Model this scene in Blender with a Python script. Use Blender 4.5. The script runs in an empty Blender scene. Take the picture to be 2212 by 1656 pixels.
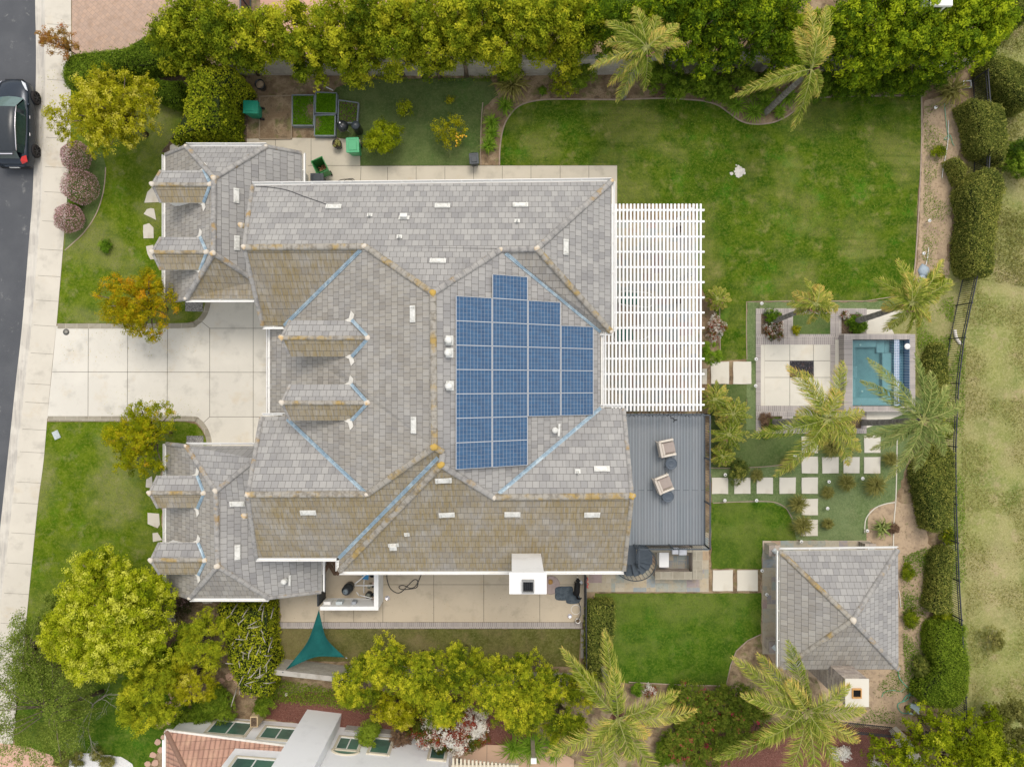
import bpy, bmesh, math, random
import numpy as np
from mathutils import Vector, Matrix
from mathutils.geometry import intersect_ray_tri
rad = math.radians
sc = bpy.context.scene
# ---------------------------------------------------------------- camera, sky, sun, exposure
CH = 38.0            # the drone hovers 38 m up and looks straight down
F = 1534.0           # focal length in units of a 2212 px wide frame
cam_d = bpy.data.cameras.new("camera")
cam_d.sensor_width = 36.0
cam_d.lens = F / 2212.0 * 36.0
cam_d.clip_end = 2000.0
cam = bpy.data.objects.new("camera", cam_d)
sc.collection.objects.link(cam)
cam.location = (0, 0, CH)
cam.rotation_euler = (0, 0, 0)
sc.camera = cam
world = bpy.data.worlds.new("World"); sc.world = world
world.use_nodes = True
nt = world.node_tree
bg = nt.nodes["Background"]
sky = nt.nodes.new("ShaderNodeTexSky")
sky.sky_type = 'NISHITA'; sky.sun_disc = False
SUN_E, SUN_R = rad(64), rad(14)
sky.sun_elevation = SUN_E; sky.sun_rotation = SUN_R
sky.air_density = 1.0; sky.dust_density = 4.0; sky.ozone_density = 1.0
nt.links.new(sky.outputs[0], bg.inputs[0])
bg.inputs[1].default_value = 0.06
# the cloud layer under that sky: an even, slightly warm white
bg2 = nt.nodes.new("ShaderNodeBackground"); bg2.inputs[0].default_value = (1.0, .985, .955, 1); bg2.inputs[1].default_value = 0.60
ad = nt.nodes.new("ShaderNodeAddShader"); nt.links.new(bg.outputs[0], ad.inputs[0]); nt.links.new(bg2.outputs[0], ad.inputs[1])
nt.links.new(ad.outputs[0], nt.nodes["World Output"].inputs[0])
sun_d = bpy.data.lights.new("sun", 'SUN'); sun_d.energy = 1.35; sun_d.angle = rad(22)
sun_d.color = (1.0, 0.93, 0.84)
sun = bpy.data.objects.new("sun", sun_d); sc.collection.objects.link(sun)
sd = Vector((math.sin(SUN_R)*math.cos(SUN_E), math.cos(SUN_R)*math.cos(SUN_E), math.sin(SUN_E)))
sun.rotation_euler = sd.to_track_quat('Z', 'Y').to_euler()
sun.location = sd*60
sc.view_settings.view_transform = 'Standard'
sc.view_settings.look = 'None'
sc.view_settings.exposure = 0.30
sc.view_settings.gamma = 1.0
# ---------------------------------------------------------------- helpers
COL = sc.collection
def S(px, py, h=0.0):
    "ground plan point seen at (px, py) of the 2212 px frame if it lies h metres up"
    k = (CH - h)/F
    return Vector(((px-1106)*k, (828-py)*k, h))
def tag(o, label=None, cat=None, group=None, kind=None):
    if label: o["label"] = label
    if cat: o["category"] = cat
    if group: o["group"] = group
    if kind: o["kind"] = kind
    return o
def thing(name, label, cat, loc=(0, 0, 0), rz=0.0, group=None):
    o = bpy.data.objects.new(name, None); COL.objects.link(o)
    o.empty_display_size = 0.2
    o.location = loc; o.rotation_euler = (0, 0, rz)
    return tag(o, label, cat, group)
def origin_of(o):
    v = Vector((0, 0, 0))
    while o is not None:
        v += Vector(o.location); o = o.parent
    return v
class MB:
    def __init__(s): s.v = []; s.f = []; s.m = []; s.uv = {}; s.t = []; s.sm = set()
    def vert(s, p): s.v.append(tuple(p)); return len(s.v)-1
    def face(s, idx, m=0, uv=None, smooth=False):
        s.f.append(tuple(idx)); s.m.append(m)
        if uv is not None: s.uv[len(s.f)-1] = uv
        if smooth: s.sm.add(len(s.f)-1)
    def poly(s, pts, m=0, uv=None, smooth=False):
        i = [s.vert(p) for p in pts]; s.face(i, m, uv, smooth); return i
    def box(s, a, b, m=0, mt=None):
        x0, y0, z0 = a; x1, y1, z1 = b
        P = [Vector(p) for p in ((x0,y0,z0),(x1,y0,z0),(x1,y1,z0),(x0,y1,z0),(x0,y0,z1),(x1,y0,z1),(x1,y1,z1),(x0,y1,z1))]
        if mt is not None: P = [mt @ p for p in P]
        i = [s.vert(p) for p in P]
        for q in ((0,3,2,1),(4,5,6,7),(0,1,5,4),(1,2,6,5),(2,3,7,6),(3,0,4,7)): s.face([i[k] for k in q], m)
        return s
    def beam(s, p, q, w, h, m=0, up=Vector((0,0,1))):
        p = Vector(p); q = Vector(q); d = (q-p).normalized()
        r = d.cross(up)
        if r.length < 1e-4: r = Vector((1,0,0))
        r.normalize(); u = r.cross(d).normalized()
        r = r*w/2; u = u*h/2
        i = [s.vert(c) for c in (p-r-u, p+r-u, p+r+u, p-r+u, q-r-u, q+r-u, q+r+u, q-r+u)]
        for k in ((3,2,1,0),(4,5,6,7),(0,1,5,4),(1,2,6,5),(2,3,7,6),(3,0,4,7)): s.face([i[x] for x in k], m)
        return s
    def tube(s, pts, r, n=8, m=0, cap=True, smooth=True):
        pts = [Vector(p) for p in pts]
        rs = r if isinstance(r, (list, tuple)) else [r]*len(pts)
        rings = []; u = None
        for k, p in enumerate(pts):
            d = (pts[min(k+1, len(pts)-1)] - pts[max(k-1, 0)])
            d = d.normalized() if d.length > 1e-7 else Vector((0,0,1))
            if u is None:
                u = d.orthogonal().normalized()
            else:
                u = (u - d*u.dot(d))
                u = u.normalized() if u.length > 1e-6 else d.orthogonal().normalized()
            w = d.cross(u)
            rings.append([s.vert(p + (u*math.cos(2*math.pi*j/n) + w*math.sin(2*math.pi*j/n))*rs[k]) for j in range(n)])
        for a, b in zip(rings, rings[1:]):
            for j in range(n): s.face((a[j], a[(j+1)%n], b[(j+1)%n], b[j]), m, smooth=smooth)
        if cap: s.face(rings[0][::-1], m); s.face(rings[-1], m)
        return s
    def lathe(s, c, prof, n=20, m=0, sx=1.0, sy=1.0, cap=True, smooth=True, arc=None):
        c = Vector(c); rings = []
        for r, z in prof:
            rings.append([s.vert(c + Vector((r*sx*math.cos(2*math.pi*j/n), r*sy*math.sin(2*math.pi*j/n), z))) for j in range(n)])
        for a, b in zip(rings, rings[1:]):
            for j in range(n): s.face((a[j], a[(j+1)%n], b[(j+1)%n], b[j]), m, smooth=smooth)
        if cap: s.face(rings[0][::-1], m); s.face(rings[-1], m)
        return s
    def prism(s, pts, z0, z1, m=0, ms=None):
        ar = sum(pts[i][0]*pts[(i+1)%len(pts)][1]-pts[(i+1)%len(pts)][0]*pts[i][1] for i in range(len(pts)))
        if ar < 0: pts = list(pts)[::-1]
        lo = [s.vert((p[0], p[1], z0)) for p in pts]; hi = [s.vert((p[0], p[1], z1)) for p in pts]
        n = len(pts)
        s.face(hi, m); s.face(lo[::-1], m)
        for i in range(n): s.face((lo[i], lo[(i+1)%n], hi[(i+1)%n], hi[i]), m if ms is None else ms)
        return s
    def build(s, name, mats, parent=None, origin=None, bevel=0, **tg):
        if not isinstance(mats, (list, tuple)): mats = [mats]
        off = origin_of(parent) if parent is not None else Vector(origin if origin is not None else (0,0,0))
        me = bpy.data.meshes.new(name)
        me.from_pydata([(x-off.x, y-off.y, z-off.z) for x, y, z in s.v], [], s.f)
        for m in mats: me.materials.append(m)
        me.polygons.foreach_set('material_index', s.m)
        if s.sm: me.polygons.foreach_set('use_smooth', [i in s.sm for i in range(len(s.f))])
        if s.uv:
            uvl = me.uv_layers.new(name='UVMap')
            for fi, uv in s.uv.items():
                st = me.polygons[fi].loop_start
                for k, c in enumerate(uv): uvl.data[st+k].uv = c
        me.update()
        o = bpy.data.objects.new(name, me); COL.objects.link(o)
        if parent is not None: o.parent = parent
        else: o.location = off
        if bevel:
            b = o.modifiers.new('bevel', 'BEVEL'); b.width = bevel; b.segments = 2; b.limit_method = 'ANGLE'
        if tg: tag(o, **tg)
        return o
def kids(o): return [c for c in bpy.data.objects if c.parent == o]
def copy_tree(o, parent=None):
    c = o.copy(); COL.objects.link(c); c.parent = parent
    for ch in kids(o): copy_tree(ch, c)
    return c
def local(mb_fn, name, mats, parent, **k):
    "build in the thing's own coordinates (thing sits at origin while being made)"
    mb = MB(); mb_fn(mb); return mb.build(name, mats, parent, **k)
# ---------------------------------------------------------------- materials
def c4(c): return (c[0], c[1], c[2], 1.0)
class NT:
    def __init__(s, name):
        s.mat = bpy.data.materials.new(name); s.mat.use_nodes = True
        s.t = s.mat.node_tree; s.b = s.t.nodes['Principled BSDF']
        s.tc = None
    def n(s, t, **k):
        x = s.t.nodes.new(t)
        for a, b in k.items(): setattr(x, a, b)
        return x
    def l(s, a, b): s.t.links.new(a, b)
    def coord(s, kind='Object', stretch=None, rot=None):
        if s.tc is None: s.tc = s.n('ShaderNodeTexCoord')
        o = s.tc.outputs[kind]
        if stretch or rot:
            m = s.n('ShaderNodeMapping')
            if stretch: m.inputs['Scale'].default_value = stretch
            if rot: m.inputs['Rotation'].default_value = rot
            s.l(o, m.inputs['Vector']); o = m.outputs[0]
        return o
    def noise(s, scale, detail=3, rough=.55, kind='Object', stretch=None):
        x = s.n('ShaderNodeTexNoise'); x.inputs['Scale'].default_value = scale
        x.inputs['Detail'].default_value = detail; x.inputs['Roughness'].default_value = rough
        s.l(s.coord(kind, stretch), x.inputs['Vector']); return x.outputs['Fac']
    def remap(s, v, lo, hi, a=0.0, b=1.0):
        x = s.n('ShaderNodeMapRange'); x.interpolation_type = 'SMOOTHSTEP'
        x.inputs['From Min'].default_value = lo; x.inputs['From Max'].default_value = hi
        x.inputs['To Min'].default_value = a; x.inputs['To Max'].default_value = b
        s.l(v, x.inputs['Value']); return x.outputs[0]
    def mix(s, f, a, b, mode='MIX'):
        x = s.n('ShaderNodeMix', data_type='RGBA', blend_type=mode)
        for i, v in ((0, f), (6, a), (7, b)):
            if hasattr(v, 'is_output'): s.l(v, x.inputs[i])
            elif i == 0: x.inputs[0].default_value = v
            else: x.inputs[i].default_value = c4(v)
        return x.outputs[2]
    def math(s, op, a, b=0.0):
        x = s.n('ShaderNodeMath', operation=op)
        for i, v in ((0, a), (1, b)):
            if hasattr(v, 'is_output'): s.l(v, x.inputs[i])
            else: x.inputs[i].default_value = v
        return x.outputs[0]
    def bump(s, v, strength=.3, dist=.02):
        x = s.n('ShaderNodeBump'); x.inputs['Strength'].default_value = strength; x.inputs['Distance'].default_value = dist
        s.l(v, x.inputs['Height']); s.l(x.outputs[0], s.b.inputs['Normal'])
    def done(s, col=None, rough=.8, spec=.3, metal=0.0):
        if col is not None:
            if hasattr(col, 'is_output'): s.l(col, s.b.inputs['Base Color'])
            else: s.b.inputs['Base Color'].default_value = c4(col)
        s.b.inputs['Roughness'].default_value = rough
        s.b.inputs['Specular IOR Level'].default_value = spec
        s.b.inputs['Metallic'].default_value = metal
        return s.mat
def NM(name, base, layers=(), rough=.8, spec=.3, metal=0.0, bump=None, kind='Object'):
    "layers: (colour, scale, lo, hi, amount[, stretch[, detail]])"
    t = NT(name); col = t.mix(0.0, base, base)
    for L in layers:
        c, sca, lo, hi, am = L[:5]
        st = L[5] if len(L) > 5 else None; de = L[6] if len(L) > 6 else 4
        col = t.mix(t.remap(t.noise(sca, de, .6, kind, st), lo, hi, 0, am), col, c)
    if bump: t.bump(t.noise(bump[0], 4, .6, kind), bump[1], bump[2] if len(bump) > 2 else .02)
    return t.done(col, rough, spec, metal)
def brick(t, vec, w, h, c1, c2, mort, msize=.012, bias=0.0, offset=.5, freq=2, squash=1.0):
    b = t.n('ShaderNodeTexBrick'); b.offset = offset; b.offset_frequency = freq; b.squash = squash
    b.inputs['Color1'].default_value = c4(c1); b.inputs['Color2'].default_value = c4(c2); b.inputs['Mortar'].default_value = c4(mort)
    b.inputs['Scale'].default_value = 1.0; b.inputs['Mortar Size'].default_value = msize; b.inputs['Mortar Smooth'].default_value = .2
    b.inputs['Bias'].default_value = bias; b.inputs['Brick Width'].default_value = w; b.inputs['Row Height'].default_value = h
    t.l(vec, b.inputs['Vector']); return b
def lawn_mat(name, dark, mid, light, dry=(.20,.19,.07), dry_amt=.6, bright=(.05,.17,.012), br_amt=.5, patch=.45, stripes=0):
    t = NT(name)
    col = t.mix(t.remap(t.noise(patch*3.2, 5, .65), .36, .64), dark, mid)
    col = t.mix(t.remap(t.noise(patch*1.4, 4, .7), .5, .7, 0, br_amt), col, bright)
    col = t.mix(t.remap(t.noise(patch*2.1+.13, 6, .75, 'Object', (1,1,2)), .5, .72, 0, dry_amt), col, dry)
    col = t.mix(t.remap(t.noise(patch*.5, 3, .6), .46, .62, 0, .48), col, dry if dry_amt > .5 else light)
    col = t.mix(t.remap(t.noise(patch*.62+.05, 3, .6, 'Object', (1,1.2,1)), .52, .66, 0, .55), col, dark)
    if stripes: col = t.mix(t.remap(t.noise(1.0, 3, .6, 'Object', (.10, 1.7, 1)), .5, .68, 0, stripes), col, (dark[0]*.75, dark[1]*.8, dark[2]))
    col = t.mix(t.remap(t.noise(2.6, 6, .85), .52, .66, 0, .55), col, dark)
    col = t.mix(t.remap(t.noise(8, 5, .8), .44, .66, 0, .7), col, light)
    col = t.mix(t.remap(t.noise(22, 4, .8, 'Object', (1.3,.8,1)), .45, .7, 0, .55), col, (dark[0]*.5, dark[1]*.5, dark[2]*.5))
    t.bump(t.noise(26, 4, .8), .8, .04)
    return t.done(col, .95, .03)
MAT = {}
MAT['lawn'] = lawn_mat('lawn_grass', (.034,.088,.004), (.095,.150,.009), (.175,.215,.030), dry=(.27,.25,.09), dry_amt=.85, bright=(.060,.190,.012), br_amt=.7, stripes=.5)
MAT['lawn_bright'] = lawn_mat('lawn_grass_lush', (.036,.095,.006), (.080,.148,.012), (.15,.21,.026), dry=(.20,.22,.06), dry_amt=.55)
MAT['lawn_front'] = lawn_mat('lawn_grass_front', (.060,.115,.004), (.125,.180,.010), (.20,.235,.032), dry=(.28,.26,.12), dry_amt=.7, bright=(.08,.19,.01))
MAT['lawn_dull'] = lawn_mat('lawn_grass_dull', (.070,.115,.032), (.110,.155,.048), (.16,.20,.075), dry=(.20,.20,.09), dry_amt=.5, bright=(.07,.18,.03), br_amt=.5)  # a duller grass with more blue in its green
MAT['turf'] = lawn_mat('artificial_turf', (.115,.170,.062), (.165,.220,.090), (.22,.275,.13), dry=(.25,.25,.13), dry_amt=.45, br_amt=.1)
MAT['lawn_dry'] = lawn_mat('lawn_grass_dry', (.090,.100,.022), (.155,.155,.045), (.22,.21,.08), dry=(.26,.20,.11), dry_amt=.65, bright=(.06,.10,.015), br_amt=.4)
MAT['meadow'] = lawn_mat('meadow_grass', (.21,.235,.065), (.31,.315,.11), (.41,.39,.18), dry=(.44,.345,.21), dry_amt=.92, bright=(.10,.16,.03), br_amt=.6, patch=.3)
MAT['dirt'] = NM('garden_soil', (.22,.155,.095), [((.36,.275,.175),1.2,.42,.62,.9), ((.11,.08,.05),2.3,.5,.68,.8), ((.13,.155,.04),1.7,.54,.66,.6,None,8), ((.34,.26,.17),14,.55,.7,.5), ((.05,.035,.02),18,.58,.7,.6)], .95, .1, bump=(9,.8,.05))
MAT['sand'] = NM('bare_dirt', (.43,.325,.22), [((.31,.235,.165),2,.45,.65,.8), ((.18,.13,.08),7,.52,.72,.7), ((.10,.12,.04),3.1,.6,.7,.5,None,8)], .95, .1, bump=(12,.6,.03))
MAT['mulch'] = NM('red_bark_mulch', (.17,.070,.052), [((.26,.13,.10),20,.45,.65,.9), ((.045,.02,.016),26,.5,.7,.9), ((.35,.24,.2),60,.66,.72,.8)], .9, .2, bump=(30,1,.04))
MAT['dark_mulch'] = NM('dark_mulch', (.12,.085,.058), [((.20,.15,.10),12,.45,.65,.9), ((.03,.022,.016),20,.5,.7,.9)], .95, .1, bump=(22,1,.04))
def conc(name, base, k=1.0):
    a = [min(1, x*1.10) for x in base]; b = [x*.80 for x in base]; w = (base[0]*.9, base[1]*.78, base[2]*.60)
    return NM(name, base, [(a,.35,.4,.65,.8), (b,1.1,.5,.75,.7*k), (w,.8,.56,.75,.35*k), ([x*.7 for x in base],5,.64,.75,.35*k,None,8), (a,40,.5,.7,.3), ([x*.55 for x in base],.9,.66,.78,.5*k,None,9), ([x*.5 for x in base],26,.70,.76,.6)], .85, .25, bump=(30,.15,.005))
MAT['concrete'] = conc('drive_concrete', (.58,.555,.49), 1.3)
MAT['walkconc'] = conc('pavement_concrete', (.54,.505,.43), 1.3)
MAT['gutterconc'] = NM('kerb_concrete', (.50,.47,.41), [((.36,.34,.31),1.5,.4,.7,.8,(6,.4,1)), ((.60,.57,.5),.7,.45,.6,.7), ((.25,.24,.22),3,.6,.75,.5,(8,.5,1))], .85, .2)
MAT['patioconc'] = conc('patio_concrete', (.50,.43,.325), 1.3)
MAT['pathconc'] = conc('side_path_concrete', (.52,.475,.385), 1.1)
MAT['tanconc'] = conc('tan_concrete', (.50,.34,.235))
MAT['pinkconc'] = conc('pink_concrete', (.56,.35,.27), .8)
MAT['slab'] = conc('paving_slab', (.60,.57,.49), .8)
MAT['joint'] = NM('joint_dark', (.10,.09,.075), [((.2,.18,.15),3,.4,.7,.6)], .95, .1)
MAT['curb'] = NM('garden_kerb', (.36,.28,.22), [((.26,.2,.16),4,.45,.65,.7)], .9, .2)
def asphalt():
    t = NT('asphalt')
    col = t.mix(t.remap(t.noise(.5,4,.6), .35,.7), (.066,.071,.080), (.088,.093,.102))
    col = t.mix(t.remap(t.noise(60,2,.7), .45,.65,0,.5), col, (.13,.135,.14))
    col = t.mix(t.remap(t.noise(1.4,9,.8), .58,.68,0,.5), col, (.30,.30,.28))
    t.bump(t.noise(70,3,.7), .4, .01); return t.done(col, .85, .3)
MAT['asphalt'] = asphalt()
def flag(name, w, h, c1, c2, mort, ms=.012, rot=None, kind='Object', rough=.8, layers=True, offset=.5, freq=2, hue=None):
    t = NT(name); vec = t.coord(kind, None, rot)
    b = brick(t, vec, w, h, c1, c2, mort, ms, offset=offset, freq=freq)
    col = b.outputs['Color']
    if hue:
        b2 = brick(t, vec, w, h, (.5,.5,.5), hue, (.5,.5,.5), ms, offset=offset, freq=freq, bias=-.2)
        col = t.mix(.6, col, b2.outputs['Color'], 'OVERLAY')
    if layers: col = t.mix(t.remap(t.noise(3,5,.7), .45,.7,0,.5), col, (c1[0]*.62,c1[1]*.6,c1[2]*.55))
    col = t.mix(t.remap(b.outputs['Fac'], 0,1), col, mort)
    x = t.math('SUBTRACT', 1.0, b.outputs['Fac']); t.bump(x, .5, .01)
    return t.done(col, rough, .25)
MAT['flag'] = flag('flagstone', .62, .48, (.33,.30,.235), (.235,.245,.21), (.42,.38,.30), .014, hue=(.62,.47,.36))
MAT['flag_dark'] = flag('flagstone_dark', .5, .4, (.20,.19,.15), (.15,.165,.145), (.27,.25,.2), .012, hue=(.6,.47,.38))
MAT['paver'] = flag('brick_paver_border', .105, .5, (.38,.34,.32), (.28,.255,.245), (.55,.51,.45), .009, layers=False)
MAT['paver_v'] = flag('brick_paver_border_turned', .105, .5, (.38,.34,.32), (.28,.255,.245), (.55,.51,.45), .009, rot=(0,0,rad(90)), layers=False)
MAT['block'] = flag('block_wall', .40, .20, (.44,.42,.37), (.36,.34,.30), (.30,.28,.25), .01, rot=(rad(90),0,0))
MAT['stamped'] = flag('tan_pavers', .23, .23, (.47,.33,.245), (.41,.30,.235), (.30,.235,.19), .008, rot=(0,0,rad(43)))
# roof tiles: UV in metres, v runs up the slope
def roof_mat(name, lichen):
    t = NT(name); uv = t.coord('UV')
    b = brick(t, uv, .30, .335, (.350,.343,.326), (.258,.254,.250), (.155,.15,.14), .007, bias=-.1)
    b2 = brick(t, uv, .90, .335, (1,1,1), (.72,.715,.73), (1,1,1), 0.0, bias=-.45, offset=.37, freq=3)
    col = t.mix(.8, b.outputs['Color'], b2.outputs['Color'], 'MULTIPLY')
    st = t.noise(1.0, 4, .7, 'UV', (26, 1.6, 1))
    col = t.mix(t.remap(st, .45, .75, 0, .22), col, (.17,.165,.155))
    col = t.mix(t.remap(t.noise(.5,3,.6,'UV'), .5,.72,0,.30), col, (.40,.395,.37))
    if lichen:
        big = t.remap(t.noise(.42,4,.65,'UV'), .30,.58,.35,1.0)
        streak = t.remap(t.noise(1.0,5,.75,'UV',(9,1.1,1)), .32,.62,.35,1.0)
        f = t.math('MULTIPLY', t.math('MULTIPLY', big, streak), lichen)
        col = t.mix(f, col, (.240,.180,.070))
        f2 = t.math('MULTIPLY', t.remap(t.noise(1.0,6,.8,'UV',(7,2.2,1)), .56,.76), lichen*.6)
        col = t.mix(f2, col, (.36,.23,.06))
    fr = t.remap(b.outputs['Fac'], 0, 1)
    col = t.mix(fr, col, (.15,.14,.125))  # dark tile joints, with the shadow line of each course painted in
    sep = t.n('ShaderNodeSeparateXYZ'); t.l(uv, sep.inputs[0])
    v = t.math('FRACT', t.math('DIVIDE', sep.outputs['Y'], .335))
    hgt = t.math('SUBTRACT', t.math('MULTIPLY', v, -1.0), t.math('MULTIPLY', b.outputs['Fac'], .7))
    hgt = t.math('ADD', hgt, t.math('MULTIPLY', st, .25))
    t.bump(hgt, .8, .03)
    return t.done(col, .85, .25)
MAT['roof'] = roof_mat('roof_tile_grey', 0.0)
MAT['roof_s'] = roof_mat('roof_tile_lichen', .85)
MAT['roof_w'] = roof_mat('roof_tile_light_lichen', .26)
MAT['ridge'] = NM('ridge_tile', (.33,.32,.30), [((.20,.195,.19),3,.4,.65,.8), ((.36,.22,.05),1.3,.54,.68,.7,None,7), ((.40,.39,.37),5,.55,.7,.6)], .85, .25, bump=(14,.4,.01))
MAT['ridge_lichen'] = NM('ridge_tile_lichen', (.33,.31,.27), [((.36,.24,.06),1.6,.46,.66,.85,None,7), ((.17,.15,.12),4,.45,.65,.7)], .9, .2, bump=(14,.4,.01))
MAT['mortar'] = NM('ridge_mortar', (.58,.53,.45), [((.56,.36,.13),3,.5,.66,.8)], .9, .2)
MAT['orange_lichen'] = NM('orange_lichen', (.46,.31,.08), [((.45,.37,.26),9,.5,.66,.8)], .95, .1)
MAT['flashing'] = NM('valley_metal', (.27,.37,.44), [((.45,.54,.58),3,.45,.65,.9,(1,1,1)), ((.12,.17,.24),8,.5,.7,.6)], .5, .5, .35)
MAT['white'] = NM('white_paint', (.80,.80,.78), [((.70,.69,.66),2,.5,.75,.5)], .55, .4)
MAT['pergola'] = NM('pergola_white_paint', (.81,.82,.82), [((.66,.66,.63),2.2,.5,.75,.5),((.72,.73,.73),.8,.45,.7,.5)], .5, .4)
MAT['stucco'] = NM('white_stucco', (.82,.82,.80), [((.64,.63,.60),.8,.5,.75,.6), ((.55,.53,.48),4,.62,.75,.3)], .9, .2, bump=(45,.3,.01))
MAT['cream'] = NM('cream_stucco', (.62,.57,.45), [((.52,.47,.36),3,.5,.7,.6)], .9, .2)
MAT['gutter'] = NM('gutter_paint', (.70,.68,.62), [((.5,.46,.4),3,.5,.7,.5)], .5, .4)
MAT['glass'] = NM('window_glass', (.10,.21,.155), [((.05,.10,.09),.8,.4,.7,.8)], .06, .8)
MAT['glass_screen'] = NM('screened_glass', (.045,.055,.055), [], .35, .4)
MAT['black_iron'] = NM('black_iron', (.022,.026,.032), [((.045,.05,.06),9,.5,.7,.6)], .5, .45)
MAT['deck'] = None
MAT['bark'] = NM('bark', (.16,.125,.095), [((.25,.21,.17),6,.45,.65,.8,(1,1,.3)), ((.08,.06,.045),11,.5,.7,.8,(1,1,.3))], .95, .1, bump=(16,.9,.03))
MAT['pale_bark'] = NM('pale_bark', (.42,.39,.34), [((.25,.22,.18),7,.5,.7,.8)], .9, .15, bump=(14,.7,.02))
MAT['palm_bark'] = NM('palm_trunk_bark', (.19,.175,.16), [((.30,.285,.265),1,.4,.65,.9,(1.5,1.5,9)), ((.085,.078,.07),1,.52,.7,.9,(2,2,13))], .95, .1, bump=(12,.8,.03))
MAT['twig'] = NM('twigs', (.055,.052,.022), [((.09,.075,.035),9,.5,.7,.8)], .95, .1)
MAT['dkgreen_core'] = NM('hedge_inner_twigs', (.020,.030,.010), [((.045,.05,.02),6,.5,.7,.8)], .98, .05)
def foliage(name, stops, transl=.42, rough=.6):
    t = NT(name)
    at = t.n('ShaderNodeAttribute', attribute_name='tint')
    r = t.n('ShaderNodeValToRGB'); cr = r.color_ramp
    while len(cr.elements) < len(stops): cr.elements.new(.5)
    for e, (p, c) in zip(cr.elements, stops): e.position = p; e.color = c4(c)
    t.l(at.outputs['Fac'], r.inputs[0])
    t.done(r.outputs[0], .75, .07)
    tr = t.n('ShaderNodeBsdfTranslucent'); t.l(r.outputs[0], tr.inputs['Color'])
    mx = t.n('ShaderNodeMixShader'); mx.inputs[0].default_value = transl
    out = t.t.nodes['Material Output']
    t.l(t.b.outputs[0], mx.inputs[1]); t.l(tr.outputs[0], mx.inputs[2]); t.l(mx.outputs[0], out.inputs[0])
    return t.mat
FO = {}
FO['ficus'] = foliage('leaves_olive_green', [(0,(0.066,0.108,0.007)),(.35,(0.180,0.246,0.012)),(.7,(0.396,0.444,0.022)),(1,(0.672,0.648,0.042))])
FO['ficus_dark'] = foliage('leaves_deep_green', [(0,(0.033,0.074,0.007)),(.4,(0.093,0.174,0.010)),(.75,(0.243,0.347,0.014)),(1,(0.510,0.600,0.023))])
FO['hedge'] = foliage('leaves_clipped_hedge', [(0,(0.043,0.094,0.012)),(.5,(0.145,0.239,0.017)),(1,(0.334,0.435,0.043))])
FO['bluehedge'] = foliage('leaves_clipped_shrub', [(0,(0.043,0.080,0.020)),(.5,(0.181,0.225,0.043)),(.8,(0.362,0.377,0.080)),(1,(0.580,0.536,0.131))])
FO['lime'] = foliage('leaves_lime', [(0,(0.095,0.140,0.005)),(.4,(0.275,0.346,0.009)),(.75,(0.549,0.583,0.026)),(1,(0.748,0.756,0.116))])
FO['yellow'] = foliage('leaves_yellow_green', [(0,(.11,.135,.004)),(.35,(.30,.315,.008)),(.7,(.55,.52,.02)),(1,(.74,.68,.12))])
FO['orange'] = foliage('leaves_orange_green', [(0,(.15,.185,.005)),(.4,(.36,.34,.008)),(.72,(.60,.44,.012)),(1,(.66,.33,.02))])
FO['bronze'] = foliage('leaves_spring_green', [(0,(0.120,0.168,0.005)),(.45,(0.324,0.360,0.007)),(.8,(0.516,0.456,0.014)),(1,(0.648,0.408,0.036))])
FO['redbrown'] = foliage('leaves_red_brown', [(0,(0.240,0.180,0.030)),(.5,(0.420,0.240,0.050)),(1,(0.480,0.190,0.070))])
FO['pink'] = foliage('leaves_pink_flower', [(0,(.14,.16,.04)),(.30,(.32,.20,.14)),(.5,(.62,.33,.36)),(1,(.86,.62,.66))])
FO['plum'] = foliage('leaves_plum_flower', [(0,(0.050,0.070,0.020)),(.4,(0.140,0.110,0.060)),(.75,(0.380,0.250,0.230)),(1,(0.620,0.460,0.430))])
FO['grass'] = foliage('leaves_fresh_green', [(0,(0.060,0.132,0.012)),(.5,(0.144,0.276,0.018)),(1,(0.300,0.432,0.036))])
FO['olive'] = foliage('leaves_olive_grey', [(0,(0.096,0.114,0.024)),(.5,(0.240,0.240,0.060)),(1,(0.456,0.420,0.144))])
FO['birch'] = foliage('leaves_dark_wispy', [(0,(0.087,0.145,0.022)),(.5,(0.232,0.312,0.043)),(1,(0.464,0.522,0.116))])
FO['palm'] = foliage('palm_leaflets', [(0,(0.084,0.131,0.013)),(.35,(0.210,0.284,0.032)),(.6,(0.399,0.441,0.074)),(.82,(0.630,0.567,0.158)),(1,(0.693,0.483,0.126))], .3)
FO['palm_dark'] = foliage('palm_leaflets_dark', [(0,(0.074,0.121,0.032)),(.4,(0.179,0.252,0.063)),(.75,(0.347,0.410,0.126)),(1,(0.525,0.504,0.189))], .3)
FO['whiteflower'] = foliage('flower_clusters', [(0,(0.060,0.090,0.012)),(.28,(0.160,0.170,0.020)),(.34,(0.360,0.050,0.030)),(.46,(0.300,0.060,0.030)),(.5,(0.800,0.750,0.660)),(1,(0.850,0.850,0.800))])
FO['bougain'] = foliage('leaves_red_flower', [(0,(.055,.105,.012)),(.5,(.17,.235,.025)),(.92,(.32,.35,.05)),(.97,(.45,.04,.08)),(1,(.55,.05,.11))])
FO['ice'] = foliage('leaves_bed_crop', [(0,(0.060,0.156,0.007)),(.5,(0.144,0.324,0.010)),(1,(0.240,0.456,0.018))])
FO['flax'] = foliage('leaves_flax', [(0,(0.108,0.120,0.024)),(.5,(0.288,0.276,0.072)),(1,(0.576,0.504,0.180))])
FO['strap'] = foliage('leaves_strap', [(0,(0.072,0.168,0.014)),(.5,(0.180,0.336,0.024)),(1,(0.420,0.552,0.072))])
FO['dead'] = foliage('dry_leaves', [(0,(0.140,0.080,0.050)),(1,(0.400,0.270,0.170))])
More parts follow.
